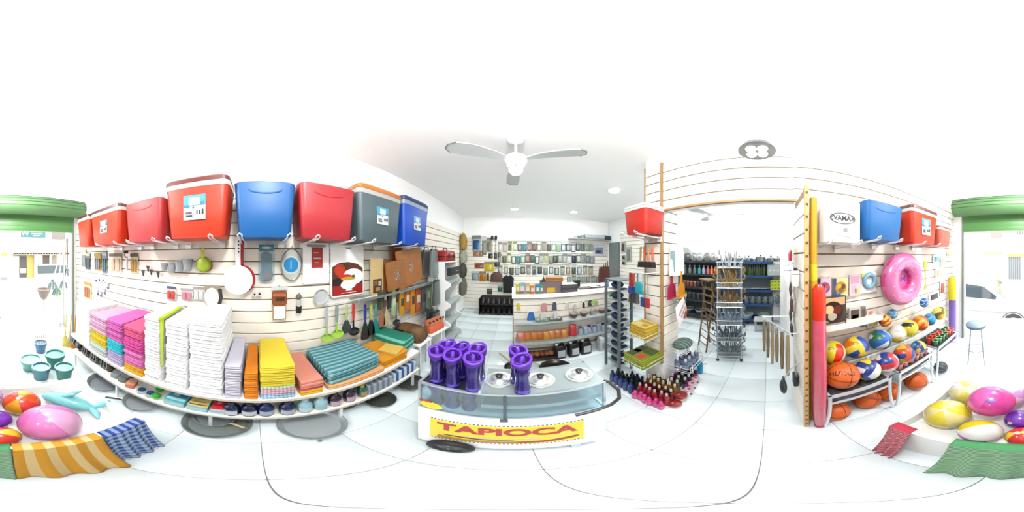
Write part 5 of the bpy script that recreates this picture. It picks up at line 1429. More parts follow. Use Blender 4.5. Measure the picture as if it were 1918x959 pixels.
# brushes: orange handles, black bristles
for k in range(4):
    y = .985 + k*.052
    o = thing('scrub_brush', 'scrub brush with orange handle and black bristles on the pillar, %s from the trim' % ORD[k], 'brush', (1.15, y, 1.60), RW, 'brushes on the pillar')
    part(o, 'handle', MB().tube([(0, 0, .04), (0, 0, -.02), (0, -.004, -.10)], [.009, .011, .009], 8), C(('f07a4a', 'f4a070', 'e8683c', 'b8a080')[k], .45))
    part(o, 'head', MB().rloft([(-.135, .046, .05, .012), (-.105, .044, .045, .012)], q=2), C('1a1816', .7))
    part(o, 'bristles', MB().rloft([(-.16, .050, .056, .01), (-.135, .045, .05, .012)], q=2), C('24201c', .9, noise=.4, ns=120))
    part(o, 'hook', MB().cyl((0, 0, .04), (0, .10, .05), .003, n=6), STEEL)
# long handled tools row
TR = [('red handled brush with blue bristles', 'c8382c', '2848a8'), ('dark red handled brush with blue bristles', 'a83028', '2440a0'), ('red handled brush with navy bristles', 'd04434', '203078')]
wr = thing('pillar_rail', 'thin wire rail across the pillar front carrying small brooms', 'rail', (0, 0, 0))
part(wr, 'bar', MB().tube([(1.235, .96, 1.395), (1.05, .96, 1.395), (1.05, 1.20, 1.395), (1.235, 1.16, 1.395)], .004, 6), WIRE)
for k, (lb, hc, bc) in enumerate(TR):
    o = thing('small_broom', '%s on the pillar rail, %s from the rack side' % (lb, ORD[k]), 'brush', (1.05, 1.19-k*.03, 1.385), RW, 'small brooms on the pillar')
    part(o, 'handle', MB().tube([(0, 0, 0), (0, 0, -.13)], .009, 8), C(hc, .4))
    part(o, 'head', MB().rloft([(-.20, .034, .03, .006), (-.13, .026, .022, .006)], q=2), C(bc, .6))
    part(o, 'hang_loop', MB().torus((0, 0, .006), .009, .0025, 12, 6), STEEL)
o = thing('dust_brush', 'turquoise dust brush hanging on the pillar', 'brush', (1.06, 1.08, 1.385), RW)
part(o, 'handle', MB().tube([(0, 0, 0), (.0, 0, -.08)], .007, 8), C('9ccad0', .4))
part(o, 'head', MB().prism([(-.03, -.08), (.03, -.08), (.055, -.16), (-.055, -.16)], -.012, .012), C('22b4c4', .5))
part(o, 'bristles', MB().prism([(-.055, -.16), (.055, -.16), (.06, -.19), (-.06, -.185)], -.014, .014), C('1ea0b4', .8))
for k, (hx, cn) in enumerate((('24508a', 'navy'), ('c8303c', 'crimson'))):
    o = thing('scraper', 'long handled scraper with %s blade near the pillar trim' % cn, 'scraper', (1.07, 1.03-k*.055, 1.385), RW, 'scrapers on the pillar')
    part(o, 'handle', MB().cyl((0, 0, 0), (0, 0, -.22), .006, n=8), C('a4c4c8', .4))
    part(o, 'blade', MB().box((0, -.004, -.265), (.048, .014, .09)), C(hx, .4))
    part(o, 'hang_loop', MB().torus((0, 0, .006), .008, .0025, 12, 6), STEEL)
for k in range(3):
    o = thing('feather_duster', 'grey bristle bundle hanging behind the rack, %s of three' % ORD[k], 'brush', (1.16, 1.20+k*.05, 1.25), RW, 'grey bristle bundles')
    part(o, 'bristles', MB().tube([(0, 0, 0), (0, 0, -.08), (.0, 0, -.20)], [.012, .02, .026], 9), C(('8a8c88', '6a6e6c', '7c7a72')[k], .8, noise=.3, ns=90))
    part(o, 'handle', MB().cyl((0, 0, 0), (0, .0, .13), .005, n=8), C('3c3c40'))
    part(o, 'hook', MB().cyl((0, 0, .13), (0, .09, .13), .003, n=6), STEEL)
# wire baskets with boxed goods
def basket_shelf(label, c, w_, d, z, h=.05, rz=RW):
    o = thing('wire_basket', label, 'basket', (c[0], c[1], z), rz, 'wire baskets on the pillar')
    mb = MB()
    mb.tube([(-w_/2, 0, h), (-w_/2, -d, h), (w_/2, -d, h), (w_/2, 0, h)], .003, 5)
    mb.tube([(-w_/2, 0, 0), (-w_/2, -d, 0), (w_/2, -d, 0), (w_/2, 0, 0)], .003, 5)
    part(o, 'frame', mb, WIRE)
    for k in range(7):
        part(o, 'wire', MB().tube([(-w_/2+w_*(k+.5)/7, 0, 0), (-w_/2+w_*(k+.5)/7, -d, 0), (-w_/2+w_*(k+.5)/7, -d, h)], .002, 4), WIRE)
    return o
def flat_box(label, loc, rz, w_, d, h, side, top, bits, grp):
    o = thing('flat_box', label, 'box', loc, rz, grp)
    part(o, 'carton', MB().box((0, 0, h/2), (w_, d, h)), C(side, .45), smooth=False)
    mb = MB().box((0, 0, h+.0006), (w_*.97, d*.97, .001), 0); mats = [C(top, .45)]
    for i, (x0, y0, x1, y1, hx) in enumerate(bits):
        mats.append(C(hx, .45)); mb.box((((x0+x1)/2-.5)*w_, ((y0+y1)/2-.5)*d, h+.0014), ((x1-x0)*w_, (y1-y0)*d, .001), i+1)
    part(o, 'top_print', mb, mats, smooth=False)
    part(o, 'edge_stripe', MB().box((0, 0, h*.5), (w_+.001, d+.001, h*.22)), C('3a3a20' if side[0] == 'b' else 'b88c20', .5), smooth=False)
    return o
basket_shelf('upper wire basket on the pillar holding yellow boxes', (1.235, 1.06), .22, .24, .735)
for k in range(4):
    flat_box('yellow box in the upper pillar basket, %s from the bottom' % ORD[k], (1.115, 1.06+random.uniform(-.006, .006), .74+k*.034), RW+random.uniform(-.08, .08), .20, .17, .033, 'e8c43c', 'ecd060', ((.1,.6,.9,.85,'b8922c'), (.15,.2,.5,.45,'f4e4a0'), (.6,.15,.9,.5,'c8a038')), 'yellow boxes in the pillar basket')
basket_shelf('lower wire basket on the pillar holding green and yellow boxes', (1.235, 1.05), .26, .29, .415)
for k in range(4):
    flat_box('lime and black printed box in the lower pillar basket, %s from the bottom' % ORD[k], (1.09, 1.05+random.uniform(-.008, .008), .42+k*.028), RW+random.uniform(-.1, .1), .24, .26, .026, 'b8cc28', '8a9428', ((.05,.1,.4,.9,'4c5640'), (.45,.5,.95,.95,'5c6a3c'), (.5,.1,.8,.4,'d84830'), (.1,.4,.35,.6,'a8b0a0')), 'lime boxes in the pillar basket')
# jamb face: papers, dustpans, poster packs, mesh bag
o = thing('paper_roll_pack', 'tall bright white paper pack hanging on the pillar side facing the opening', 'pack', (XR+.15, .87, 1.50), 0)
part(o, 'sheet', MB().rloft([(-.14, .21, .08, .03), (.0, .20, .09, .04), (.16, .17, .07, .03)], q=3), C('fdfdfd', .5, k=.88))
part(o, 'blue_edge', MB().box((-.092, -.012, -.0), (.012, .05, .2)), C('a8ccd8', .5))
part(o, 'hook', MB().cyl((0, 0, .16), (0, .06, .18), .003, n=6), STEEL)
for k, (hx, cn, dx, dy) in enumerate((('c82c5c', 'crimson pink', -.035, .03), ('f8a41c', 'orange yellow', .05, -.03))):
    o = thing('dustpan', '%s plastic dustpan hanging on the pillar' % cn, 'dustpan', (XR+.12+dx, .86+dy, 1.30), .12, 'dustpans')
    part(o, 'handle', MB().prism([(-.014, .10), (.014, .10), (.018, -.02), (-.018, -.02)], -.006, .006), C(hx, .4))
    part(o, 'pan', MB().prism([(-.025, -.02), (.025, -.02), (.07, -.05), (.085, -.17), (-.085, -.17), (-.07, -.05)], -.008, .004), C(hx, .4))
    part(o, 'pan_lip', MB().box((0, -.014, -.166), (.17, .02, .008)), C(hx, .4))
    part(o, 'hook', MB().cyl((0, 0, .09), (0, .07-dy, .10), .003, n=6), STEEL)
o = thing('duster_pack', 'white printed pack with red and black lettering hanging askew on the pillar', 'pack', (1.36, .80, .985), .15)
pk = part(o, 'pack', MB().rloft([(-.11, .2, .015, .006), (0, .21, .04, .015), (.12, .2, .012, .005)], q=3), C('fbf8f4', .4, k=.84), rot=(0, math.radians(-18), 0))
part(pk, 'lettering', text_mesh('QUADRADO', .034, .0006, C('c83c34')), None, loc=(-.015, -.0235, .06), rot=(0, math.radians(-14), 0))
part(pk, 'lettering', text_mesh('QUADRO', .034, .0006, C('4a4440')), None, loc=(.0, -.0235, .005), rot=(0, math.radians(-14), 0))
part(pk, 'red_print', MB().disc((.06, -.045), .028, -.0235, -.02, 16).disc((.02, -.07), .022, -.0232, -.02, 16), C('d84a3c'))
part(pk, 'food_print', MB().disc((.075, -.02), .02, -.0242, -.02, 14), C('f0d09a'))
part(o, 'hook', MB().cyl((0, 0, .11), (0, .14, .13), .003, n=6), STEEL)
o = thing('clear_pack', 'clear plastic pack hanging behind the white printed pack', 'pack', (1.50, .86, 1.04), .3)
part(o, 'bag', MB().rloft([(-.16, .10, .03, .012), (0, .13, .05, .02), (.12, .11, .01, .004)], q=3), clear('d4e2ea', .45, .15))
part(o, 'card', MB().box((.01, -.028, .08), (.09, .003, .04)), C('eaf0f4'))
o = thing('mesh_bag', 'dark green netted bundle on a wire basket beside the pillar', 'bundle', (1.37, .79, .61), 0)
mb = MB().ball((0, 0, 0), .1, 22, 12, sc_=(1.25, .9, .42))
mb.v = [(x*random.uniform(.93, 1.04), y*random.uniform(.93, 1.04), z*random.uniform(.85, 1.1)) for x, y, z in mb.v]
part(o, 'bundle', mb, C('4c6a60', .7, noise=.6, ns=70), smooth=False)
for k in range(5):
    part(o, 'net_band', MB().torus((-.08+k*.04, 0, 0), .075 if k in (0, 4) else .088, .003, 18, 5, rot=Matrix.Scale(.5, 3, Vector((0, 0, 1))) @ Matrix.Rotation(PI/2, 3, 'Y')), C('b8ccc4', .5))
basket_shelf('wire basket under the netted bundle beside the pillar', (1.37, .925), .26, .24, .565, .03, 0)
basket_shelf('wire basket of grey bottles beside the pillar', (1.39, .925), .32, .28, .32, .06, 0)

# ---------------------------------------------------------------- little bottles round the pillar
def phial(label, x, y, z, r, h, body, capc, lab, grp):
    o = thing('cleaner_bottle', label, 'bottle', (x, y, z), random.uniform(-.3, .3) - .8, grp)
    part(o, 'body', MB().lathe([(r*.92, 0), (r, .004), (r, h*.62), (r*.8, h*.74), (r*.42, h*.82)], n=14), C(body, .2, coat=.4))
    part(o, 'cap', MB().lathe([(r*.48, h*.81), (r*.48, h*.97), (r*.36, h)], n=12), C(capc, .3))
    if lab:
        part(o, 'label', MB().lathe([(r*1.01, h*.15), (r*1.01, h*.5)], n=14), C(lab, .4))
    return o
rows = [('pink', .905, .70, .955, 6, 'f0308c', 'e85aa8', 'f87ac0', .034, .13), ('red', .975, .70, .97, 6, 'a81c2c', 'd8c8c0', 'c03a44', .030, .20), ('wine red', 1.045, .71, .98, 6, '5c1420', 'e4d8d0', '8a3a40', .030, .21), ('amber', 1.115, .72, 1.0, 6, '8a5a20', 'ecdcc0', 'b88a50', .030, .22), ('olive', 1.185, .74, 1.0, 5, '5a4c20', 'e8e0c8', '8a8040', .030, .22)]
for cn, x, y0, y1, n, bc, cc, lc, r, hh in rows:
    for k in range(n):
        phial('small %s bottle by the pillar, %s from the opening end of its row' % (cn, ORD[k]), x + .01*math.sin(k*2.), y0 + (y1-y0)*k/(n-1) + (.0 if cn != 'pink' else 0), 0, r*.82, hh, bc, cc, lc, 'little %s bottles round the pillar' % cn)
for j, (x, cn, bc) in enumerate(((.93, 'royal blue', '1c3c90'), (1.0, 'black green', '16302c'), (1.07, 'navy', '141c40'))):
    for k in range(5):
        if j == 2 and k > 2: continue
        phial('small %s bottle before the tall rack, %s from the pink bottles' % (cn, ORD[k]), x, 1.04+k*.068, 0, .028, .19, bc, '10141c', '3c5490' if j == 0 else '2c4448', 'little %s bottles before the rack' % cn)
for j, (y, cn, bc, cc, lc) in enumerate(((.86, 'plum', '4c1c44', 'e0d0dc', '8a4a7c'), (.79, 'bottle green', '1c4436', 'd8e4dc', '4c8a6c'), (.72, 'dark purple', '3c1838', 'e4d4e0', '9a5a88'))):
    for k in range(4):
        phial('small %s bottle under the wire baskets, %s from the pillar' % (cn, ORD[k]), 1.29+k*.072, y, 0, .029, .19, bc, cc, lc, 'little %s bottles under the baskets' % cn)
for j in range(2):
    for k in range(4):
        phial('grey blue bottle in the wire basket beside the pillar, %s of the %s row' % (ORD[k], 'front' if j == 0 else 'rear'), 1.28+k*.072, .71+j*.085, .325, .030, .15, '5c6c8c', 'dfe6f0', '8a98b4', 'grey blue bottles in the basket')
for k in range(2):
    o = thing('blue_jug', 'bright cyan blue bottle on the floor past the wire baskets, %s of two' % ('nearer' if k == 0 else 'farther'), 'bottle', (1.63+.05*k, .72+.08*k, 0), 0, 'cyan bottles')
    part(o, 'body', MB().rloft([(0, .07, .05, .02), (.14, .075, .055, .022), (.18, .04, .04, .018)], q=3), C('18a4e0', .2))
    part(o, 'cap', MB().cyl((0, 0, .18), (0, 0, .205), .014, n=12), C('0c5cb0'))
for k, (x, y, z, wd) in enumerate(((1.00, .645, 0, 'in front'), (1.10, .655, .0, 'behind and higher'))):
    o = thing('round_tin', 'round red tin with cream side, %s of the two by the pink bottles' % wd, 'tin', (x, y, z), 0, 'round red tins')
    h = .05 + .05*k
    part(o, 'tin', MB().lathe([(.05, 0), (.052, .004), (.052, h*.6), (.05, h*.62)], n=26), C('f4e8e0', .4))
    part(o, 'lid', MB().lathe([(.053, h*.6), (.055, h*.65), (.055, h*.95), (.05, h)], n=26), C('9c1c1c', .35))
    part(o, 'lid_mark', MB().lathe([(.008, h), (.008, h+.001)], n=10, c=(-.012, .01, 0)), C('f0d8d0'))
for k in range(3):
    o = thing('white_tub', 'white tub with pink lid right of the red tins, %s from the tins' % ORD[k], 'tub', (1.205+k*.105, .635+k*.02, 0), 0, 'white tubs with pink lids')
    part(o, 'tub', MB().lathe([(.032, 0), (.036, .004), (.040, .09)], n=20), C('f4f8f8', .4, k=.84))
    part(o, 'lid', MB().lathe([(.042, .088), (.043, .1), (.036, .106)], n=20), C('f0b8cc', .4))
    part(o, 'lid_mark', MB().lathe([(.016, .106), (.016, .107)], n=12), C('a04060'))
    part(o, 'side_mark', MB().box((-.022, -.031, .05), (.02, .004, .04), rz=-.6), C('4c9080'))

# tall grey rack with navy goods
RX, RY = 1.17, 1.44
o = thing('tall_rack', 'tall narrow grey metal rack with shelves of navy goods left of the pillar', 'rack', (RX, RY, 0), 0)
GM = C('8a989c', .4, .4)
for dx in (-.09, .09):
    part(o, 'upright', MB().box((dx, -.04, .64), (.026, .03, 1.28)), GM, smooth=False)
    part(o, 'upright', MB().box((dx, .22, .64), (.03, .02, 1.28)), GM, smooth=False)
part(o, 'top_plate', MB().box((0, .09, 1.275), (.21, .28, .012)), GM, smooth=False)
for k in range(9):
    s_ = part(o, 'shelf', MB().box((0, .09, .12+k*.13), (.17, .27, .006)), C('cfe0e4', .4, .3), smooth=False)
for k in range(9):
    q = thing('navy_cap', 'navy blue folded cap on the tall grey rack, shelf %s from the floor' % ORD[k], 'cap', (RX, RY+.08, .124+k*.13), 0, 'navy caps on the rack')
    part(q, 'crown', MB().ball((0, .03, .042), .075, 16, 10, sc_=(.98, 1.1, .56)), C(('16305c', '122a50', '1c3868')[k % 3], .7))
    part(q, 'brim', MB().rloft([(0, .13, .07, .034), (.008, .125, .065, .032)], c=(0, -.065, 0), q=3), C('0f2444', .7))

# ================================================================ counter
KY, KX0, KX1, KZ = 2.25, .02, 1.95, 1.0
k_ = thing('shop_counter', 'long white slat-fronted shop counter in the middle of the back room', 'counter', (0, 0, 0))
part(k_, 'body', MB().box(((KX0+KX1)/2, KY+.32, .47), (KX1-KX0, .56, .94)), C('f4f4ee', .5, k=.84), smooth=False)
part(k_, 'worktop', MB().box(((KX0+KX1)/2, KY+.27, KZ-.02), (KX1-KX0+.04, .64, .04)), C('fdfdfb', .35, k=.88), smooth=False)
part(k_, 'corner_trim', MB().box((KX0-.004, KY+.03, .49), (.012, .02, .98)), C('8a8a80', .5), smooth=False)
for kk, z0 in enumerate(zlist(.10, .105, .08, .9)):
    part(k_, 'slat', MB().box(((KX0+KX1)/2, KY+.03, z0+.05), (KX1-KX0, .018, .094)), SLAT, smooth=False)
part(k_, 'slat_backing', MB().box(((KX0+KX1)/2, KY+.041, .5), (KX1-KX0-.01, .004, .9)), GROOVE, smooth=False)
for z, dp, nm in ((.615, .20, 'upper'), (.30, .22, 'lower')):
    s_ = part(k_, 'front_shelf', MB().box(((KX0+KX1)/2, KY+.02-dp/2, z), (KX1-KX0-.02, dp, .012)), C('e8eeec', .3), smooth=False)
    part(s_, 'shelf_lip', MB().box(((KX0+KX1)/2, KY+.02-dp, z+.01), (KX1-KX0-.02, .004, .03)), clear('eaf4f4', .4), smooth=False)
def kp(x, y, off=0.0): return onY(x, y, KY - off)
# hanging on the counter front
HK = [((967,565,975,580),'f0d838','yellow chick toy'),((1012,565,1026,582),'e8a0a0','pink triangular pack'),((1033,563,1043,580),'5c5880','dark violet card pack'),((1058,566,1066,580),'f0ece8','white spray pack'),
      ((1073,568,1080,582),'e8e4e4','small white pack'),((1090,564,1095,576),'2c2c34','tiny black gadget'),((1100,560,1110,572),'4c4c54','dark grey clip pack'),((986,580,1003,606),'2c78c8','blue toy bucket'),((1010,583,1022,596),'f4f0ec','small cream pack'),((1035,583,1046,594),'f8f2ee','small ivory pack')]
for r, hx, cn in HK:
    c, w_, h, rz = rect('K', *r, off=.02)
    o = thing('counter_pack', '%s hanging on the counter front' % cn, 'pack', c, rz, 'goods hanging on the counter front')
    part(o, 'content', MB().rloft([(-h/2, w_*.9, .02, .008), (0, w_*.8, .03, .012), (h*.35, w_*.5, .012, .004)], c=(0, -.012, 0), q=3), C(hx, .4))
    part(o, 'card', MB().box((0, .004, h*.3), (w_*.8, .003, h*.5)), C('f6f6f2', .5, k=.82))
# on the upper front shelf
US = [(1015, 'tray', '9cb8a8', 'pale green tray'), (1040, 'tray', '6a7a70', 'dark glass tray'), (1075, 'bowl', '6a4a40', 'brown bowl nest'), (1094, 'bowl', '7c5a4c', 'brown and white bowl nest'), (1112, 'bowl', 'd8dcdc', 'pale bowl'), (1128, 'bowl', '8a6c5c', 'tan bowl nest'), (1140, 'bowl', '3c3434', 'dark bowl')]
for px, kd, hx, cn in US:
    p = onY(px, 600, KY-.08)
    o = thing('serving_' + kd, '%s on the counter front shelf' % cn, kd, (p.x, KY-.075, .622), 0, 'dishes on the counter shelf')
    if kd == 'tray':
        part(o, 'tray', MB().rloft([(0, .17, .11, .02), (.02, .19, .13, .025), (.024, .19, .13, .025), (.012, .16, .1, .02)], q=3), C(hx, .3))
        for q in range(3):
            part(o, 'cup', MB().lathe([(.02, .01), (.024, .03), (.02, .03)], n=12, c=(-.05+q*.05, 0, 0)), C('dfeae4', .3))
    else:
        for q in range(2):
            part(o, 'bowl', MB().lathe([(.03, 0), (.05, .03), (.062, .055), (.058, .055), (.044, .028)], n=18, c=(0, 0, q*.018)), C(hx if q == 0 else 'c8b8ac', .4))
for px, py, hx, cn in ((1113, 566, '9cc060', 'pale green ball'), (1148, 552, '3cae30', 'bright green ball'), (1148, 578, '2c84d0', 'blue can pack')):
    p = onY(px, py, KY-.05)
    o = thing('toy_car' if 'blue' not in cn else 'can_pack', '%s on the counter front near the tall rack' % cn.replace('ball', 'toy car'), 'toy' if 'blue' not in cn else 'can pack', p, 0)
    if 'blue' in cn:
        for q in range(3):
            part(o, 'can', MB().cyl((-.04+q*.04, 0, -.08), (-.04+q*.04, 0, .06), .022, n=14), C(hx, .35))
    else:
        part(o, 'shell', MB().rloft([(-.03, .12, .06, .02), (.0, .13, .065, .025), (.03, .07, .05, .02)], q=3), C(hx, .35))
        for sx in (-1, 1):
            part(o, 'wheel', MB().cyl((sx*.04, -.036, -.03), (sx*.04, -.024, -.03), .018, n=12), C('e0ead0'))
    part(o, 'hook', MB().cyl((0, 0, 0), (0, .08, .0), .003, n=6), STEEL)
# orange snack bags on the lower shelf
LS = [(975,'e88a78','salmon'),(988,'d87c30','amber'),(1000,'d8842c','orange'),(1012,'c87028','brown orange'),(1023,'e09838','honey'),(1034,'d88434','deep orange'),(1045,'c87838','caramel'),(1056,'e08c3c','tangerine'),(1073,'d83c40','red')]
for k, (px, hx, cn) in enumerate(LS):
    p = onY(px, 630, KY-.1)
    o = thing('snack_bag', 'plump %s bag on the lower counter shelf, %s from the left' % (cn, ORD[k]), 'bag', (p.x, KY-.095, .307), random.uniform(-.2, .2), 'bags on the lower counter shelf')
    hh = .15 if k < 8 else .21
    part(o, 'bag', MB().rloft([(0, .10, .08, .03), (.04, .12, .11, .04), (hh*.7, .11, .1, .04), (hh, .09, .03, .01)], q=3), C(hx, .35, noise=.2, ns=40))
    part(o, 'clear_base', MB().rloft([(.002, .104, .086, .03), (.03, .118, .106, .04)], q=3), C('c8d4cc', .3))
for k in range(9):
    px = 1088 + k*8.2
    p = onY(px, 615, KY-.1)
    o = thing('glass_jar', 'small clear blue glass jar on the lower counter shelf, %s from the red bag' % ORD[k], 'jar', (p.x, KY-.08-.03*(k % 2), .307), 0, 'glass jars on the lower counter shelf')
    part(o, 'jar', MB().lathe([(.03, 0), (.034, .004), (.034, .10), (.026, .12)], n=14), C('b8cce4', .15))
    part(o, 'lid', MB().lathe([(.03, .12), (.03, .14)], n=14), C(('5c74a8', 'dfe6ee', '3c4c80')[k % 3], .35))
# jugs on the floor before the counter
def jug(label, x, y, body, capc, lab, grp, s=1.0):
    o = thing('jerry_can', label, 'jug', (x, y, 0), random.uniform(-.15, .15), grp)
    part(o, 'body', MB().rloft([(0, .15*s, .12, .02), (.01, .155*s, .125, .025), (.19, .155*s, .125, .025), (.225, .12*s, .10, .03), (.235, .06*s, .06, .02)], q=3), C(body, .35))
    part(o, 'cap', MB().lathe([(.02, .23), (.022, .235), (.022, .262), (.018, .265)], n=14, c=(-.04*s, 0, 0)), C(capc, .4))
    part(o, 'handle', MB().tube([(-.01, 0, .235), (.015, 0, .262), (.05*s, 0, .26), (.06*s, 0, .215)], .010, 7), C(body, .35))
    part(o, 'label', MB().box((.01, -.0635, .10), (.10*s, .002, .12)), C(lab, .5))
    return o
for k, px in enumerate((1044, 1072, 1099)):
    p = onZ(px, 660, .03)
    jug('black jug with white label on the floor before the counter, %s of three' % ORD[k], p.x, 2.08-.0*k, '1c1a1a', 'f0f0f0', 'd8dce4', 'black jugs', 1.0)
for k, px in enumerate((1122, 1138, 1152)):
    p = onZ(px, 650, .03)
    jug('translucent white jug on the floor before the counter, %s from the black jugs' % ORD[k], p.x+.02, 2.06, 'e4ecee', 'f8f8f8', 'b4bcc8', 'white jugs', .75)
p = onZ(1015, 668, .03)
o = thing('egg_crate', 'low brown crate of brown goods on the floor left of the black jugs', 'crate', (p.x, 2.12, 0), 0)
part(o, 'crate', MB().rloft([(0, .34, .18, .02), (.07, .38, .22, .03), (.07, .35, .19, .03), (.02, .32, .16, .02)], q=3), C('3a2a24', .5))
for k in range(5):
    part(o, 'loaf', MB().ball((-.13+k*.065, .0, .08), .045, 14, 10, sc_=(.9, 1.3, .8)), C(('9c5a38', 'b06a44', '8a4a30')[k % 3], .6))
# on the worktop
def on_top(px, d=.2): p = onY(px, 550, KY + d); return (p.x, KY + d, KZ)
def box_at(name, label, cat, loc, s, hx, extra=(), rz=0, grp=None, rough=.5):
    o = thing(name, label, cat, loc, rz, grp)
    part(o, 'body', MB().rloft([(0, s[0], s[1], .004), (s[2], s[0], s[1], .004)], q=1), C(hx, rough), smooth=False)
    for nm, c_, d_, h_ in extra:
        part(o, nm, MB().box(c_, d_), C(h_, .5), smooth=False)
    return o
for k, (px, w_, h_, hx, cn) in enumerate(((970, .05, .15, 'e8e038', 'yellow'), (978, .06, .17, '9cc8e0', 'pale blue'), (988, .05, .16, 'f0c8a8', 'pink printed'), (997, .05, .13, 'f49a28', 'orange'), (1007, .055, .14, '2c98d8', 'blue'), (1014, .035, .13, '3cae5c', 'green'))):
    p = on_top(px, .06)
    box_at('upright_pack', 'upright %s pack on the left end of the counter top, %s from the corner' % (cn, ORD[k]), 'pack', p, (w_*1.3, .05, h_), hx, (('label', (0, -.0255, h_*.5), (w_*.8, .002, h_*.4), 'f8f4e8'), ('lower_label', (0, -.0257, h_*.18), (w_*1.1, .002, h_*.2), 'd84a5c' if k % 2 else '5c9c3c')), grp='upright packs on the counter')
p = on_top(1030, .2)
box_at('brown_carton', 'large mauve brown carton on the counter with a yellow sticker', 'box', (p[0], KY+.16, KZ), (.30, .22, .17), '8a7478', (('yellow_sticker', (-.02, -.1115, .05), (.12, .002, .07), 'f0c01c'),))
o = box_at('wooden_box', 'orange brown shallow wooden box lying tilted on the mauve carton', 'box', (p[0]+.06, KY+.18, KZ+.172), (.26, .18, .05), 'c8873c', (('lid_line', (0, -.0905, .034), (.25, .002, .006), '8a5a24'),), rz=-.15)
o = thing('black_cone', 'small black spout standing on the left of the mauve carton', 'spout', (p[0]-.12, KY+.10, KZ+.171))
part(o, 'cone', MB().lathe([(.03, 0), (.024, .02), (.01, .06), (.004, .075)], n=16), BLACK)
part(o, 'foot', MB().lathe([(.034, 0), (.034, .006)], n=16), BLACK)
p = on_top(1058, .2)
box_at('dark_carton', 'dark grey carton with white top on the counter beside the mauve one', 'box', (p[0]+.02, KY+.13, KZ), (.26, .2, .12), '5c5458', (('white_top', (0, 0, .1215), (.25, .19, .003), 'eef0f0'), ('band', (0, -.1005, .06), (.26, .002, .02), '3c3638')))
box_at('small_display', 'small black display box standing on the counter', 'screen', (on_top(1082, .3)[0], KY+.34, KZ), (.11, .05, .13), '23262a', (('screen', (0, -.0255, .08), (.09, .002, .06), '101418'),))
for k, (px, hx) in enumerate(((1092, '8a8478'), (1112, 'e8ecea'), (1124, 'f4f6f6'))):
    p = on_top(px, .25)
    o = thing('paper_pad', '%s paper pad lying on the counter right half, %s from the display' % (('brown', 'grey', 'white')[k], ORD[k]), 'pad', (p[0], KY+.2, KZ), .2*k-.2, 'pads on the counter')
    part(o, 'pad', MB().box((0, 0, .012), (.2, .15, .024)), C('6a5c50' if k == 0 else '4c4e50', .6), smooth=False)
    part(o, 'sheet', MB().box((0, 0, .0255), (.18, .14, .003)), C(hx, .6), smooth=False)
p = on_top(1136, .2)
o = thing('spray_can', 'blue spray bottle standing on the counter near the rack', 'bottle', (p[0], KY+.18, KZ))
part(o, 'body', MB().lathe([(.034, 0), (.036, .005), (.036, .10), (.02, .13)], n=18), C('5c9cdc', .3))
part(o, 'cap', MB().lathe([(.018, .13), (.02, .15), (.012, .16)], n=14), C('dfe8f4'))
# dark red office chair behind the counter
o = thing('office_chair', 'dark chair with a red seat back behind the right end of the counter', 'chair', (2.25, 3.2, 0), .4)
part(o, 'seat', MB().rloft([(.44, .44, .42, .08), (.50, .46, .44, .1)], q=4), C('3a2018', .7))
part(o, 'backrest', MB().rloft([(.85, .44, .06, .028), (1.0, .46, .07, .03), (1.28, .40, .05, .022)], c=(0, .22, 0), q=3), C('5c2018', .6))
part(o, 'back_post', MB().tube([(0, .1, .46), (0, .25, .6), (0, .24, .95)], .02, 8), BLACK)
part(o, 'gas_post', MB().cyl((0, 0, .1), (0, 0, .44), .03, n=14), BLACK)
for k in range(5):
    a = k*2*PI/5
    part(o, 'leg', MB().tube([(0, 0, .12), (math.cos(a)*.26, math.sin(a)*.26, .06), (math.cos(a)*.28, math.sin(a)*.28, .03)], .018, 7), BLACK)
for k in range(4):
    o = thing('garden_tool', 'tall brown wooden handle leaning behind the counter near the grey door, %s of four' % ORD[k], 'handle', (2.40+k*.07, 3.75+.05*k, 0), 0, 'wooden handles')
    part(o, 'handle', MB().tube([(0, 0, .0), (.03*k-.04, .1, 1.25+.05*k)], .014, 8), C(('7a5c38', '5c4428', '8a6a40', '4c3a28')[k], .6))
    part(o, 'tip', MB().cyl((0, 0, 0), (0, 0, .04), .016, n=8), C('2c2420'))

# ================================================================ back wall of packs
def blister(label, r, hx, wl='B', off=.012, grp='packs on the back wall', dark=None):
    c, w_, h, rz = rect(wl, *r, off=off)
    o = thing('blister_pack', label, 'pack', c, rz, grp)
    part(o, 'card', MB().box((0, .004, 0), (w_, .004, h)), C(hx, .5), smooth=False)
    part(o, 'blister', MB().rloft([(-h*.4, w_*.66, .02, .006), (h*.1, w_*.7, .026, .008), (h*.2, w_*.5, .012, .004)], c=(0, -.01, 0), q=2), C(dark or 'dfe4e0', .25))
    part(o, 'header', MB().box((0, -.001, h*.38), (w_, .004, h*.2)), C('eef0ec' if int(hx[:2], 16) < 170 else '8a9088', .5), smooth=False)
    return o
R1 = ['d8c8c0','e0b8b8','d8dc98','e4e070','2c3c60','3c8c98','c84c50','8a6a58','7c8058','d8c4b0','8a7060','8ab090','a8c8a8','34507c','284878','46628c','4c5058','70747c','8aa890','98b89c']
R2 = ['f0f0ec','98985c','e0d868','4c5048','3c8a90','70b080','d85450','4c8c68','3c5c4c','c8ccc0','f0eca0','8a8c58','34483c','9cb0a0','b4bcbc','e8eaec','2c3848','5c6468','c8ccd0','70787c','a8acb0']
R3 = ['b8bcb8','a8ac90','3c5448','8494a8','4c3830','b0b4b0','c0c4bc','34503c','98a49c','7c948c','2c4838','b8c4bc','a84038','5c8c68','6484b0','d8c8ac','d0c0a4']
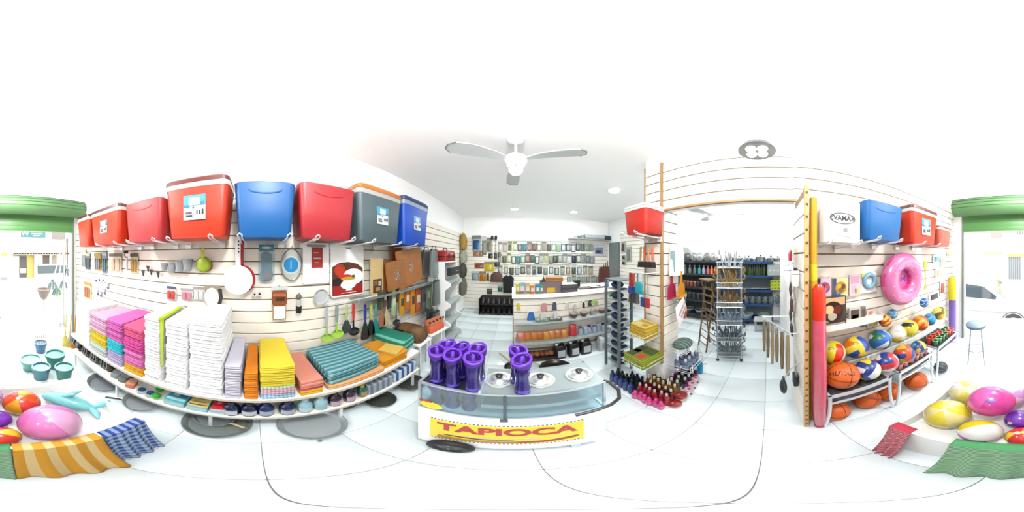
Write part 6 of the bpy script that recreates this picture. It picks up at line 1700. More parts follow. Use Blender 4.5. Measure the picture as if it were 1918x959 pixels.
for ri, (row, y0, y1, x0, st, wd) in enumerate(((R1, 453, 471, 937, 9.1, 'top'), (R2, 475, 493, 936, 8.7, 'middle'), (R3, 497, 514, 937, 10.6, 'bottom'))):
    for k, hx in enumerate(row):
        cx = x0 + st*k
        dy = random.choice((-1, 0, 0, 1))
        blister('small hanging pack on the back wall, %s from the left in the %s row' % (ORD[k], wd), (cx-4.2, y0+dy, cx+4.2, y1+dy), hx, dark=random.choice(('dfe4e0', '9ca4a0', '5c6460', 'c8ccc0', hx)), grp='packs in the %s row on the back wall' % wd)
for k in range(7):
    cx = 1066 + k*9
    blister('greyish boxed pack on the back wall just above the counter, %s from the left' % ORD[k], (cx-4, 516, cx+4, 529), ('8a948c', 'b8beb4', '6c766c', 'a4aaa0', '788478', 'c0c0b0', '5c6458')[k], dark='b8c0b8', grp='packs in the lowest row on the back wall')
# shelves rails for the rows
for k, (py, wd) in enumerate(((452, 'top'), (474, 'middle'), (496, 'bottom'))):
    p = onY(1028, py, YB-.03)
    o = thing('hook_rail', 'thin pale rail above the %s row of packs on the back wall' % wd, 'rail', (p.x, YB-.008, p.z), 0, 'rails on the back wall')
    part(o, 'bar', MB().box((0, 0, 0), (1.75, .014, .012)), C('e8ece4', .4), smooth=False)
    part(o, 'lip', MB().box((0, -.009, .006), (1.75, .004, .01)), C('c8ccc4', .4), smooth=False)
# left part of the back wall
BL = [((884,441,901,470),'bfd8e8','blue and white cable pack','2c5c98'),((903,443,911,478),'8a8a78','grey olive long pack','a8a898'),((912,445,920,472),'b4b8a8','pale green long pack','6a6e60'),((886,470,896,480),'d89a78','small orange box pack','c87c58'),((897,470,905,480),'c8a484','small tan box pack','a87c60'),
      ((915,472,923,484),'3c3c40','small black pack','23242a'),((925,470,931,485),'6a5a50','small brown pack','4c4038'),((932,468,938,486),'8a7c70','grey brown pack','5c5048'),
      ((889,492,906,502),'c86a3c','flat orange box pack','a8502c'),((907,490,925,508),'f0d428','bright yellow pack','e8c81c'),((926,488,936,500),'5c4c44','dark brown round pack','3c302a'),
      ((884,508,897,525),'8c9cb0','blue grey book pack','b8c4d0'),((898,508,910,527),'f0a01c','orange boxed pack','c8781c'),((911,508,916,526),'7c4a30','narrow brown pack','5c3824'),((932,534,941,546),'1c8a78','small teal pack','147060'),((912,538,922,551),'6a6258','small taupe pack','544c44')]
for r, hx, cn, dk in BL:
    blister('%s on the left part of the back wall' % cn, r, hx, dark=dk, grp='goods on the left part of the back wall')
c, w_, h, rz = rect('B', 917, 505, 943, 528, .05)
o = thing('brown_bag', 'small brown leather bag hanging on the back wall left of the black vest', 'bag', c, rz)
part(o, 'body', MB().rloft([(-h/2, w_*.9, .06, .02), (h*.1, w_*.8, .07, .03), (h*.3, w_*.4, .04, .015)], q=3), C('5c3428', .5))
part(o, 'strap', MB().tube([(-w_*.25, 0, h*.2), (0, .0, h*.7), (w_*.25, 0, h*.2)], .006, 6), C('4c2a20'))
c, w_, h, rz = rect('B', 941, 512, 963, 548, .05)
o = thing('black_vest', 'black sleeveless vest hanging on the back wall above the counter corner', 'vest', c, rz)
part(o, 'cloth', MB().prism([(-w_*.42, -h/2), (w_*.42, -h/2), (w_*.45, h*.12), (w_*.48, h*.25), (w_*.3, h*.36), (w_*.16, h*.42), (w_*.08, h*.36), (-w_*.08, h*.36), (-w_*.16, h*.42), (-w_*.3, h*.36), (-w_*.48, h*.25), (-w_*.45, h*.12)], -.02, .02), C('17181a', .85, noise=.2, ns=20))
part(o, 'hanger', MB().tube([(-w_*.2, 0, h*.40), (0, 0, h*.5), (w_*.2, 0, h*.40)], .004, 6).tube([(0, 0, h*.5), (0, .02, h*.56), (0, .05, h*.56)], .003, 6), STEEL)
# paddles
for k, x in enumerate((922, 929)):
    c, w_, h, rz = rect('B', x-4, 441, x+4, 472, .04)
    o = thing('black_mallet', 'dark mallet hanging on the back wall, %s of two' % ('left' if k == 0 else 'right'), 'mallet', c, rz, 'mallets')
    part(o, 'head', MB().rloft([(h*.25, .07, .04, .015), (h*.48, .07, .04, .015)], q=3), C('23211f', .5))
    part(o, 'handle', MB().cyl((0, 0, h*.28), (0, 0, -h*.5), .011, n=8), C('b8b09a', .5))
# bags at the left back corner
for k, (y0, y1, hx, cn, yy) in enumerate(((437, 466, 'c89a3c', 'tan and gold', 4.15), (467, 492, 'b8b8a8', 'grey mesh', 4.15), (493, 518, '4c4a40', 'dark speckled', 4.12), (519, 552, '7c7c6c', 'mottled green grey', 4.12))):
    t, u = onX(872, y0, XL+.10), onX(872, y1, XL+.10)
    o = thing('hanging_bag', '%s bag hanging in the left back corner, %s from the top' % (cn, ORD[k]), 'bag', (XL+.085, yy, (onY(872, (y0+y1)/2, yy)).z), LW, 'bags in the left back corner')
    h = onY(872, y0, yy).z - onY(872, y1, yy).z
    part(o, 'bag', MB().rloft([(-h*.5, .26, .10, .03), (0, .32, .14, .05), (h*.36, .26, .08, .03), (h*.47, .1, .03, .01)], q=3), C(hx, .7, noise=.5, ns=25))
    part(o, 'header', MB().box((0, 0, h*.45), (.2, .02, .05)), C('e8c850' if k == 0 else '5c5c54'))
    part(o, 'hook', MB().cyl((0, 0, h*.46), (0, .08, h*.48), .004, n=6), STEEL)
# low black shelf with dark goods
o = thing('low_rack', 'low black rack with dark shoes at the foot of the back wall', 'rack', (-.34, 4.1, 0))
part(o, 'shelf', MB().box((0, .1, .30), (.98, .34, .02)), C('1c1c1c', .5), smooth=False)
part(o, 'shelf', MB().box((0, .1, .06), (.98, .34, .02)), C('1c1c1c', .5), smooth=False)
for sx in (-1, 1):
    part(o, 'side_panel', MB().box((sx*.485, .1, .22), (.02, .34, .44)), C('202020', .5), smooth=False)
part(o, 'back_panel', MB().box((0, .26, .24), (.96, .01, .46)), C('3c3c3a', .5), smooth=False)
for j in range(2):
    for k in range(7):
        q = thing('dark_shoe', 'dark shoe on the %s shelf of the low black rack, %s from the left' % (('lower', 'upper')[j], ORD[k]), 'shoe', (-.74+k*.135, 4.17, (.07, .31)[j]), 0, 'dark shoes on the low rack')
        cc = ('2a2420', '1c1a1a', '3a2c22', '26302a', '201c20', '342820', '1a1c22')[(k+j*3) % 7]
        part(q, 'sole', MB().rloft([(0, .085, .25, .04), (.018, .09, .26, .04)], q=3), C('141414', .6))
        part(q, 'upper', MB().rloft([(.018, .085, .25, .04), (.05, .08, .22, .04, 0, .01), (.10, .065, .11, .03, 0, .06), (.12, .06, .09, .028, 0, .065)], q=3), C(cc, .5))
# box shelf with rolled goods at the top right of the back wall
p, q = onY(1062, 440, YB-.12), onY(1150, 440, YB-.12)
o = thing('rolled_blind', 'long white and navy rolled blind on a ledge high on the back wall', 'roll', ((p.x+q.x)/2, YB-.10, p.z-.02))
L = 1.0
part(o, 'white_roll', MB().cyl((-.25, 0, 0), (.42, 0, 0), .07, n=20), C('e8eef2', .5))
part(o, 'navy_roll', MB().cyl((.42, 0, 0), (.78, 0, 0), .075, n=20), C('3c5468', .5))
part(o, 'end_cap', MB().cyl((-.27, 0, 0), (-.25, 0, 0), .06, n=20), C('9ab0b8', .4))
o2 = thing('blind_ledge', 'narrow ledge under the rolled blind on the back wall', 'ledge', (o.location.x, YB-.09, o.location.z-.09))
part(o2, 'board', MB().box((.1, 0, .007), (1.7, .17, .014)), C('eef2ee', .5), smooth=False)
part(o2, 'lip', MB().box((.1, -.083, .018), (1.7, .004, .02)), C('c8ccc8', .5), smooth=False)
for k, (x, hx) in enumerate(((-.64, 'dfe4e4'), (-.52, '8a9498'), (-.42, 'b8c4c0'))):
    q = thing('ledge_box', '%s box on the ledge left of the rolled blind' % ('pale', 'grey', 'green grey')[k], 'box', (o2.location.x+x+.1, YB-.09, o2.location.z+.014), .1*k, 'boxes on the ledge')
    part(q, 'box', MB().rloft([(0, .09, .09, .01), (.06+.02*k, .085, .085, .01)], q=2), C(hx, .5))
    part(q, 'lid', MB().rloft([(.06+.02*k, .092, .092, .01), (.07+.02*k, .09, .09, .01)], q=2), C('a8b0b0', .5))
c, w_, h, rz = rect('B', 1110, 454, 1135, 479, .02)
o = thing('wall_poster', 'white poster with a dark picture near the grey door', 'poster', c, rz)
part(o, 'sheet', MB().box((0, 0, 0), (w_, .006, h)), C('eef0f0', .5), smooth=False)
part(o, 'picture', MB().box((-.02, -.004, -h*.12), (w_*.6, .002, h*.5), 0).box((-.04, -.0055, -h*.2), (w_*.35, .001, h*.2), 1), [C('8a98b8'), C('2c3450')], smooth=False)
part(o, 'caption', MB().box((0, -.004, h*.25), (w_*.7, .002, h*.05)), C('9aa0a8'), smooth=False)
for k, (r, hx) in enumerate((((1163, 452, 1171, 472), '4c4a48'), ((1164, 478, 1172, 486), '3c3c3c'), ((1164, 489, 1172, 496), '2c2c2c'), ((1172, 462, 1182, 490), '8a948c'))):
    c, w_, h, rz = rect('A', *r, off=.03)
    o = thing('tool_pack', 'dark tool pack on the slats right of the grey door, %s of four' % ORD[k], 'pack', c, rz, 'packs right of the grey door')
    part(o, 'card', MB().box((0, .01, 0), (w_, .004, h)), C('c8ccc4', .5), smooth=False)
    part(o, 'tool', MB().rloft([(-h*.4, w_*.5, .02, .006), (h*.3, w_*.4, .02, .006)], c=(0, -.006, 0), q=2), C(hx, .5))

# ================================================================ white stepped stand
o = thing('stepped_stand', 'tall white stand with four sloping bins against the left wall', 'stand', (-1.31, 2.30, 0))
D_, H_ = .40, 1.46
def zig():
    P = [(0, 0), (D_, 0)]
    for k in range(4):
        z = .10 + k*.34
        P += [(D_, z), (D_-.10, z+.06), (D_-.10, z+.22), (D_, z+.30)] if k < 3 else [(D_, z), (D_-.10, z+.06), (D_-.10, H_)]
    P += [(0, H_)]
    return P
WS = C('fbfdfd', .45, k=.86)
for yy in (0, .56):
    part(o, 'side_panel', MB().prism(zig(), yy, yy+.018), WS, smooth=False)
part(o, 'back_panel', MB().box((.008, .29, H_/2), (.014, .56, H_)), WS, smooth=False)
part(o, 'top_board', MB().box((D_/2-.05, .29, H_-.009), (D_-.10, .56, .018)), WS, smooth=False)
for k in range(4):
    z = .10 + k*.34
    for j in range(4):
        part(o, 'shelf_slat', MB().box((D_-.04-j*.085, .29, z+.015-j*.035), (.07, .54, .012), ry=.38), C('c8d4d2', .45), smooth=False)
    part(o, 'riser', MB().box((.06, .29, z+.12), (.012, .54, .24)), C('dfe8e6', .5), smooth=False)
q = thing('red_tool_box', 'red and black tool case on top of the white stepped stand', 'case', (-1.12, 2.58, 1.46), LW)
part(q, 'case', MB().rloft([(0, .42, .22, .03), (.02, .43, .24, .04), (.15, .42, .23, .04), (.18, .38, .2, .05)], q=3), C('b81c20', .4))
part(q, 'band', MB().rloft([(.075, .436, .246, .04), (.09, .436, .246, .04)], q=3), C('2a1414', .4))
for sx in (-1, 1):
    part(q, 'latch', MB().box((sx*.12, -.122, .085), (.05, .012, .06)), C('1c1416', .4))
part(q, 'handle', MB().tube([(-.08, 0, .18), (-.07, 0, .215), (.07, 0, .215), (.08, 0, .18)], .010, 8), C('201818', .4))
part(q, 'print', MB().box((0, -.121, .13), (.1, .003, .02)), C('f0d8d0'))
q = thing('dark_board_box', 'flat black box tucked under the red tool case on the stepped stand', 'box', (-.96, 2.60, 1.20), 0)
part(q, 'box', MB().box((.0, .0, .10), (.06, .50, .12)), C('2c3034', .5), smooth=False)
part(q, 'print', MB().box((.031, .06, .10), (.002, .14, .02)), C('a8b0b4'), smooth=False)
part(q, 'bracket', MB().box((-.05, 0, .05), (.08, .4, .012)), WIRE)

# ================================================================ side room
BL_ = C('1c4a8a', .45); DKB = C('2a3440', .5)
def gondola(label, x0, x1, y0, y1, zs, mat, post):
    o = thing('wall_rack', label, 'shelving', (0, 0, 0), 0, 'side-room shelving')
    part(o, 'back_panel', MB().box((x1-.01, (y0+y1)/2, zs[-1]/2+.05), (.02, y1-y0, zs[-1])), C('8a9c9c', .6) if mat is BL_ else C('56605e', .6), smooth=False)
    for z in zs:
        s_ = part(o, 'shelf', MB().box(((x0+x1)/2, (y0+y1)/2, z-.012), (x1-x0-.02, y1-y0, .024)), mat, smooth=False)
        part(s_, 'front_edge', MB().box((x0+.008, (y0+y1)/2, z-.02), (.012, y1-y0, .04)), mat, smooth=False)
    for yy in (y0, y1):
        part(o, 'post', MB().box((x1-.02, yy, zs[-1]/2), (.04, .03, zs[-1])), post, smooth=False)
    return o
ZS = [.16, .52, .83, 1.14, 1.43]
XE = 3.36
gondola('blue metal wall shelving with pots and bottles at the back of the side room', XE, 3.70, -.10, 1.02, ZS, BL_, C('c8d4d8', .4))
gondola('dark metal wall shelving on the left of the side room', XE, 3.70, 1.06, 2.15, ZS, DKB, C('5c6668', .4))
def ey(px): return onX(px, 500, XE+.10).y
def goods(name, label, cat, px, zi, fn, grp, x=None):
    o = thing(name, label, cat, ((x or XE+.11), ey(px), ZS[zi]), RW, grp)
    fn(o); return o
def f_lid(hx):
    def f(o):
        part(o, 'disc', MB().lathe([(.012, .03), (.06, .022), (.10, .004), (.10, 0)], n=24, c=(0, .02, .10), R=Matrix.Rotation(PI/2-.15, 3, 'X')), C(hx, .3, .6))
        part(o, 'knob', MB().ball((0, -.02, .105), .018, 10, 8), C('5c6464', .4))
    return f
for k, px in enumerate((1277, 1286, 1299, 1310, 1324, 1337)):
    if k == 0: continue
    goods('steel_lid', 'round steel lid standing on the top dark shelf, %s from the pillar' % ORD[k-1], 'lid', px, 4, f_lid(('a8acac', '8a9090', 'c8cccc', 'e0e4e4', 'b0b4b4', 'dfe3e3', 'a0a6a6')[k]), 'steel lids on the top shelf')
def f_pot(r, h):
    def f(o):
        part(o, 'pot', MB().lathe([(r*.95, 0), (r, .006), (r, h), (r*1.03, h+.004), (r*.97, h+.004)], n=24), C('b8c0c0', .25, .7))
        part(o, 'lid', MB().lathe([(r*1.0, h+.004), (r*.7, h+.022), (.01, h+.03)], n=24), C('d0d6d6', .25, .7))
        part(o, 'knob', MB().lathe([(.012, h+.026), (.02, h+.045), (.014, h+.055)], n=14), C('1c1c1c', .4))
        for s in (-1, 1):
            part(o, 'handle', MB().tube([(s*r, -.02, h*.75), (s*(r+.025), -.015, h*.78), (s*(r+.025), .015, h*.78), (s*r, .02, h*.75)], .005, 6), C('2c2c2c'))
    return f
for k, (px, r, h) in enumerate(((1367, .085, .08), (1384, .085, .07), (1402, .09, .07), (1424, .10, .09), (1444, .08, .07), (1457, .07, .06))):
    goods('cooking_pot', 'lidded steel pot on the top blue shelf, %s from the left' % ORD[k], 'pot', px, 4, f_pot(r, h), 'steel pots on the top shelf')
def f_bottle(hx, r=.035, h=.22, capc='dfe4e4'):
    def f(o):
        part(o, 'body', MB().lathe([(r, 0), (r, h*.6), (r*.45, h*.78), (r*.4, h*.92)], n=14), C(hx, .25))
        part(o, 'cap', MB().lathe([(r*.46, h*.92), (r*.46, h)], n=12), C(capc, .4))
    return f
CB = [(1283,'70807c','grey green'),(1292,'8a9690','pale grey'),(1301,'7c8c88','slate'),(1310,'38b4bc','turquoise'),(1318,'b8c4cc','silver'),(1326,'e07890','pink'),(1333,'f08830','orange'),(1340,'e8602c','red orange')]
for k, (px, hx, cn) in enumerate(CB):
    goods('cleaner_bottle', '%s bottle on the second dark shelf of the side room' % cn, 'bottle', px, 3, f_bottle(hx, .04, .19), 'bottles on the second dark shelf')
for k in range(9):
    goods('green_bottle', 'dark green bottle on the second blue shelf, %s from the left' % ORD[k], 'bottle', 1396+k*4.4, 3, f_bottle(('2c4a20', '1c3818', '3c5c28')[k % 3], .03, .24, '3c4c30'), 'dark green bottles')
goods('white_carton', 'pale grey carton with white spots on the second blue shelf', 'box', 1450, 3, lambda o: (part(o, 'carton', MB().box((0, 0, .115), (.28, .14, .23)), C('c4d0cc', .5), smooth=False), [part(o, 'spot', MB().disc((-.08+q*.08, .11), .022, -.073, -.07, 14), C('f4f8f8')) for q in range(3)]), 'cartons in the side room')
for k in range(4):
    for j in range(3):
        goods('lime_carton', 'small lime yellow carton on the third blue shelf, %s column, %s from the bottom' % (ORD[k], ORD[j]), 'box', 1446+k*6, 2, lambda o: (part(o, 'carton', MB().box((0, 0, .034+j*.07), (.066, .12, .066)), C('d4e838', .5), smooth=False), part(o, 'print', MB().box((0, -.061, .034+j*.07), (.04, .002, .02)), C('5c7c28'), smooth=False)), 'lime cartons')
for k in range(6):
    goods('flat_pan', 'low steel dish on the third blue shelf, %s from the left' % ORD[k], 'dish', 1396+k*8, 2, lambda o: (part(o, 'dish', MB().lathe([(.05, 0), (.08, .03), (.076, .03), (.048, .006)], n=20), C('8a9496', .3, .5)), part(o, 'rim', MB().torus((0, 0, .03), .08, .004, 22, 6), C('e4eaea', .3, .5))), 'dishes on the third blue shelf')
for k in range(6):
    goods('jar', 'orange lidded jar on the third dark shelf, %s from the pillar' % ORD[k], 'jar', 1282+k*6.5, 2, lambda o: (part(o, 'glass', MB().lathe([(.04, 0), (.042, .09), (.034, .1)], n=14), C('9c5c48' if k < 4 else '3c3c40', .25)), part(o, 'lid', MB().lathe([(.038, .1), (.038, .12)], n=14), C('f0b89c' if k < 4 else '6a6c70', .4))), 'jars on the third dark shelf')
for k in range(6):
    goods('grinder', 'grey kettle on the fourth blue shelf, %s from the left' % ORD[k], 'kettle', 1399+k*11.5, 1, lambda o: (part(o, 'body', MB().lathe([(.05, 0), (.055, .02), (.045, .14), (.03, .16)], n=16), C('6a7880', .35)), part(o, 'handle', MB().tube([(.045, 0, .13), (.085, 0, .12), (.08, 0, .05), (.05, 0, .03)], .006, 6), C('dfe6e8', .3)), part(o, 'knob', MB().ball((0, 0, .17), .014, 10, 8), BLACK)), 'kettles on the fourth blue shelf')
for k in range(5):
    goods('dark_tin', 'dark tin on the fourth dark shelf, %s from the pillar' % ORD[k], 'tin', 1284+k*8, 1, lambda o: (part(o, 'tin', MB().lathe([(.05, 0), (.05, .14)], n=16), C('3c4448', .4)), part(o, 'lid', MB().lathe([(.052, .14), (.05, .155)], n=16), C('7c8488', .3))), 'dark tins on the fourth dark shelf')
for k in range(4):
    goods('dark_basin', 'dark basin on the lowest shelf of the side room, %s from the left' % ORD[k], 'basin', (1290, 1312, 1400, 1430)[k], 0, lambda o: (part(o, 'basin', MB().lathe([(.09, 0), (.13, .1), (.125, .1), (.085, .008)], n=22), C('3c4a54' if k < 2 else 'a8bcc8', .4)), part(o, 'rim', MB().torus((0, 0, .1), .128, .006, 24, 6), C('c8d4dc', .4))), 'basins on the lowest shelf')
# big white disc by the pillar on the top shelf
goods('white_platter', 'large pale round platter standing on the top dark shelf beside the pillar', 'platter', 1279, 4, lambda o: (part(o, 'disc', MB().lathe([(.02, .02), (.12, .012), (.17, 0), (.17, -.008)], n=32, c=(0, .04, .17), R=Matrix.Rotation(PI/2-.12, 3, 'X')), C('dfe4dc', .4)), part(o, 'rim', MB().torus((0, .04, .17), .165, .006, 32, 6, rot=Matrix.Rotation(PI/2-.12, 3, 'X')), C('f4f6f0', .4))), 'platters', XE+.14)
# wire tower with utensils
p = onZ(1367, 658, .03)
TX, TY = 2.15, onX(1367, 600, 2.15).y
o = thing('wire_tower', 'tall chrome wire display tower full of kitchen utensils in the side room', 'display rack', (TX, TY, 0), .2)
for sx, sy in ((-1, -1), (1, -1), (1, 1), (-1, 1)):
    part(o, 'post', MB().cyl((sx*.15, sy*.15, .03), (sx*.15, sy*.15, 1.47), .010, n=8), C('c8d8e4', .3, .5))
for k in range(6):
    z = .10 + k*.26
    mb = MB().tube([(-.16, -.16, z), (.16, -.16, z), (.16, .16, z), (-.16, .16, z)], .005, 5, closed=True).tube([(-.17, -.17, z+.07), (.17, -.17, z+.07), (.17, .17, z+.07), (-.17, .17, z+.07)], .004, 5, closed=True)
    part(o, 'basket_ring', mb, STEEL)
    part(o, 'basket_floor', MB().box((0, 0, z), (.31, .31, .003)), C('b4c4c8', .4, .4), smooth=False)
for k in range(4):
    part(o, 'foot', MB().ball(((-1)**k*.15, (1 if k < 2 else -1)*.15, .022), .022, 10, 8), BLACK)
US2 = [('cane whisk', 'c8a050', 1.15, 22), ('wooden spoon', 'a8844c', .89, 20), ('steel whisk', '9ab4c8', .63, 20), ('dark steel skimmer', '5c707c', .37, 20), ('grey steel coil', '76868c', .12, 20), ('white handled tool', 'dfe8ec', 1.40, 9)]
for words, hx, z, n in US2:
    for k in range(n):
        a = k*2.4; rr = .03 + .11*((k*37) % 10)/10
        x, y = math.cos(a)*rr, math.sin(a)*rr
        q = thing('tower_utensil', '%s in the wire tower, %s in its basket' % (words, ORD[k]), 'utensil', (TX+x, TY+y, z+.003), a, '%ss in the wire tower' % words)
        L = .13 + .08*((k*13) % 7)/7
        lx, ly = x*.9 + .05*math.cos(a*1.7), y*.9 + .05*math.sin(a*1.7); q.rotation_euler[2] = 0
        part(q, 'handle', MB().tube([(0, 0, 0), (lx*.5, ly*.5, L*.6), (lx, ly, L)], .008, 5), C(hx, .4))
        if 'whisk' in words or 'coil' in words:
            part(q, 'loop', MB().tube([(lx+.0, ly, L-.02), (lx+.035, ly, L+.02), (lx, ly+.02, L+.06), (lx-.035, ly, L+.02)], .005, 5, closed=True), C(hx, .4))
        else:
            part(q, 'bowl', MB().ball((lx, ly, L), .026, 10, 8, sc_=(1, .4, 1.3)), C(hx, .4))
# folding wooden rack
p = onZ(1327, 655, .02)
FX, FY = 2.30, onX(1326, 600, 2.30).y
o = thing('folding_rack', 'folded brown wooden drying rack leaning beside the wire tower', 'drying rack', (FX, FY, 0), .9)
WB = C('8a6c48', .55)
for s in (-1, 1):
    part(o, 'side_post', MB().tube([(s*.14, -.12, 0), (s*.14, .02, 1.16)], .013, 7), WB)
    part(o, 'side_post', MB().tube([(s*.12, .10, 0), (s*.12, -.03, 1.18)], .013, 7), WB)
for k in range(9):
    t = .1 + k*.1
    part(o, 'rung', MB().cyl((-.14, -.12+.14*t, 1.16*t), (.14, -.12+.14*t, 1.16*t), .008, n=7), WB)
    part(o, 'rung', MB().cyl((-.12, .10-.13*t, 1.18*t), (.12, .10-.13*t, 1.18*t), .008, n=7), WB)
part(o, 'top_bundle', MB().box((0, 0, 1.19), (.30, .16, .02)), WB)
o = thing('wire_hoop', 'white bent wire hoop stand on the floor left of the wire tower', 'stand', (1.95, FY-.02, 0), .6)
part(o, 'hoop', MB().tube([(-.16, 0, 0), (-.15, 0, .14), (-.11, 0, .18), (.11, 0, .18), (.15, 0, .14), (.16, 0, 0)], .008, 7), C('f0f2f0', .4))
for s in (-1, 1):
    part(o, 'foot_bar', MB().cyl((s*.16, -.06, .008), (s*.16, .06, .008), .007, n=7), C('f0f2f0', .4))
o = thing('low_bench', 'small pale bench against the shelving in the side room', 'bench', (3.16, -.0, 0), 0)
part(o, 'seat', MB().box((0, .1, .26), (.24, .34, .025)), C('e8eee8', .5), smooth=False)
for sy in (-.04, .24):
    part(o, 'leg', MB().box((-.08, sy, .125), (.03, .03, .25)), C('dfe4e0'), smooth=False)
    part(o, 'leg', MB().box((.08, sy, .125), (.03, .03, .25)), C('dfe4e0'), smooth=False)

# ================================================================ entrance
GRN = C('5f8f58', .5)
o = thing('roller_shutter', 'green roller shutter rolled up over the shop entrance', 'shutter', (0, 0, 0))
prof = []
mb = MB()
n = 16
pts = []
for i in range(n+1):
    a = PI*.5 + PI*1.0*i/n
    pts.append((-2.44 - .17*math.cos(a)*-1 if False else -2.46 + .15*math.cos(a)*-1, 2.352 + .155*math.sin(a)))
vs = []; 
for x in (-1.345, 1.11):
    for y, z in pts: vs.append((x, y, z))
m_ = len(pts)
fs = [(i, i+1, m_+i+1, m_+i) for i in range(m_-1)] + [tuple(range(m_)), tuple(range(2*m_-1, m_-1, -1)), (m_-1, 0, m_, 2*m_-1)]
part(o, 'drum', MB().add(vs, fs), GRN)
for k in range(4):
    a = PI*.72 + k*.36
    part(o, 'drum_rib', MB().cyl((-1.35, -2.46-.152*math.cos(a), 2.352+.157*math.sin(a)), (1.115, -2.46-.152*math.cos(a), 2.352+.157*math.sin(a)), .006, n=6), C('49744a', .5))
for k in range(4):
    part(o, 'slat', MB().rloft([(-.037, 2.28, .010, .003), (0, 2.28, .022, .006), (.037, 2.28, .010, .003)], q=2), C(('5a9a52', '62a058', '58964e', '6aa860')[k], .45), loc=(-.115, -2.62, 2.005+k*.072))
for x, nm in ((-1.265, 'left'), (1.035, 'right')):
    part(o, 'guide_rail', MB().box((x, -2.64, 1.12), (.035, .05, 2.24)), C('8c968c', .5), smooth=False)
part(o, 'bottom_bar', MB().box((-.115, -2.62, 1.962), (2.28, .03, .016)), C('8ab87c', .5), smooth=False)

# turquoise pots
def pot(label, px, py, r, h, hx, z=0, name='flower_pot'):
    p = onZ(px, py, h)
    o = thing(name, label, 'pot', (p.x, p.y, z), 0, 'turquoise flower pots')
    PK_ = C(hx, .4, k=.42)
    part(o, 'pot', MB().lathe([(r*.68, 0), (r*.72, .005), (r*.9, h*.78), (r*.9, h*.78), (r*.88, h*.96), (r*.84, h*.96), (r*.6, .02)], n=28), PK_)
    part(o, 'rim', MB().lathe([(r*.92, h*.78), (r, h*.80), (r, h), (r*.88, h), (r*.86, h*.9)], n=28), PK_)
    part(o, 'inner_disc', MB().lathe([(r*.6, .03), (r*.6, .035)], n=20), C('3c7c84', .7))  # darker turquoise disc low inside the pot
    return o
pot('turquoise flower pot at the back right of the group', 103, 662, .12, .24, '4fb8a8')
pot('pale turquoise bowl shaped pot on the left of the group', 58, 672, .13, .18, '74ccc0')
pot('steel blue turquoise pot at the front left of the group', 77, 686, .10, .21, '4c98ac')
pot('sea green pot at the front right of the group', 120, 686, .10, .21, '44a498')
pot('small blue pot with thin sticks at the back of the group', 76, 641, .095, .19, '5c98c8')
p = onZ(76, 641, .19)
for k in range(6):
    q = thing('bamboo_stick', 'thin tan stick standing in the small blue pot, %s of six' % ORD[k], 'stick', (p.x-.05+k*.02, p.y, .04), 0, 'sticks in the blue pot')
    part(q, 'stick', MB().cyl((0, 0, 0), (-.03+k*.012, 0, .34), .004, n=6), C('d8b890', .6))
    part(q, 'tip', MB().cyl((-.03+k*.012, 0, .34), (-.03+k*.012, 0, .355), .0055, n=6), C('b89060', .6))
# upright coloured brooms at the entrance post
for k, (x, hx, cn) in enumerate(((115, 'f0e468', 'pale yellow'), (120, 'e8c83c', 'yellow'), (125, 'f09a28', 'amber'), (130, 'e85a24', 'orange red'))):
    p = onZ(x, 655, .0)
    o = thing('palm_broom', '%s plastic broom standing at the entrance post, %s from the street' % (cn, ORD[k]), 'broom', (-.98-.05*k, -2.32+.06*k, 0), -.5, 'coloured brooms at the entrance')
    part(o, 'bristles', MB().rloft([(0, .10, .05, .02), (.14, .08, .04, .016), (.22, .035, .03, .012)], q=2), C(hx, .7, noise=.15, ns=60))
    part(o, 'handle', MB().cyl((0, 0, .2), (-.02, .0, .62), .010, n=8), C(hx, .5))
# mops hanging outside the left post
for k, (tx, bx, by, hx, cn) in enumerate(((121, 98, 528, 'e8ecec', 'white'), (123, 106, 540, 'f4f4f0', 'ivory'), (125, 119, 528, 'a88a6a', 'tan'), (127, 126, 505, '5c5048', 'dark brown'))):
    t, b = onY(tx, 447, -2.92-.2*k), onY(bx, by, -2.92-.2*k)
    o = thing('mop', 'mop with %s handle leaning outside the left entrance post, %s from the street' % (cn, ORD[k]), 'mop', (b.x, b.y, b.z), 0, 'mops outside the entrance')
    part(o, 'handle', MB().cyl((0, 0, 0), (t.x-b.x, t.y-b.y, t.z-b.z), .014, n=8), C(hx, .5))
    mb = MB()
    for j in range(9):
        a = j*2*PI/9
        mb.tube([(0, 0, .02), (math.cos(a)*.06, math.sin(a)*.05, -.02), (math.cos(a)*.09, math.sin(a)*.07, -.14)], .014, 5)
    m2 = part(o, 'mop_strands', mb, C(('9cb0b0', '8aa0a0', '6a7c7c', '4c504c')[k], .9)); m2['kind'] = 'stuff'
    part(o, 'mop_clamp', MB().cyl((0, 0, .05), (0, 0, -.01), .03, .035, 10), C('7c9494', .5))
o = thing('mop_stand', 'grey steel stand holding the mops outside the entrance', 'stand', (-1.335, -3.22, -.03))
part(o, 'pole', MB().cyl((0, 0, 0), (0, 0, 1.95), .02, n=10), C('b0b4b0', .4))
part(o, 'crossbar', MB().cyl((.17, .40, 1.93), (-.17, -.42, 1.97), .012, n=8), C('b0b4b0', .4))
part(o, 'base', MB().lathe([(.12, 0), (.12, .02), (.05, .035)], n=20), C('8c908c', .5))
o = thing('wicker_basket', 'grey brown hanging basket beside the mops', 'basket', onY(82, 548, -3.62), 0)
part(o, 'basket', MB().lathe([(.05, -.16), (.09, -.1), (.17, .09), (.16, .09), (.08, -.09)], n=20), C('8a7a70', .7, noise=.3, ns=60))
part(o, 'rim', MB().torus((0, 0, .09), .166, .010, 24, 8), C('b09c90', .6))
part(o, 'pole', MB().cyl((0, 0, -.16), (0, 0, -1.13), .015, n=8), C('b8b4b0'))
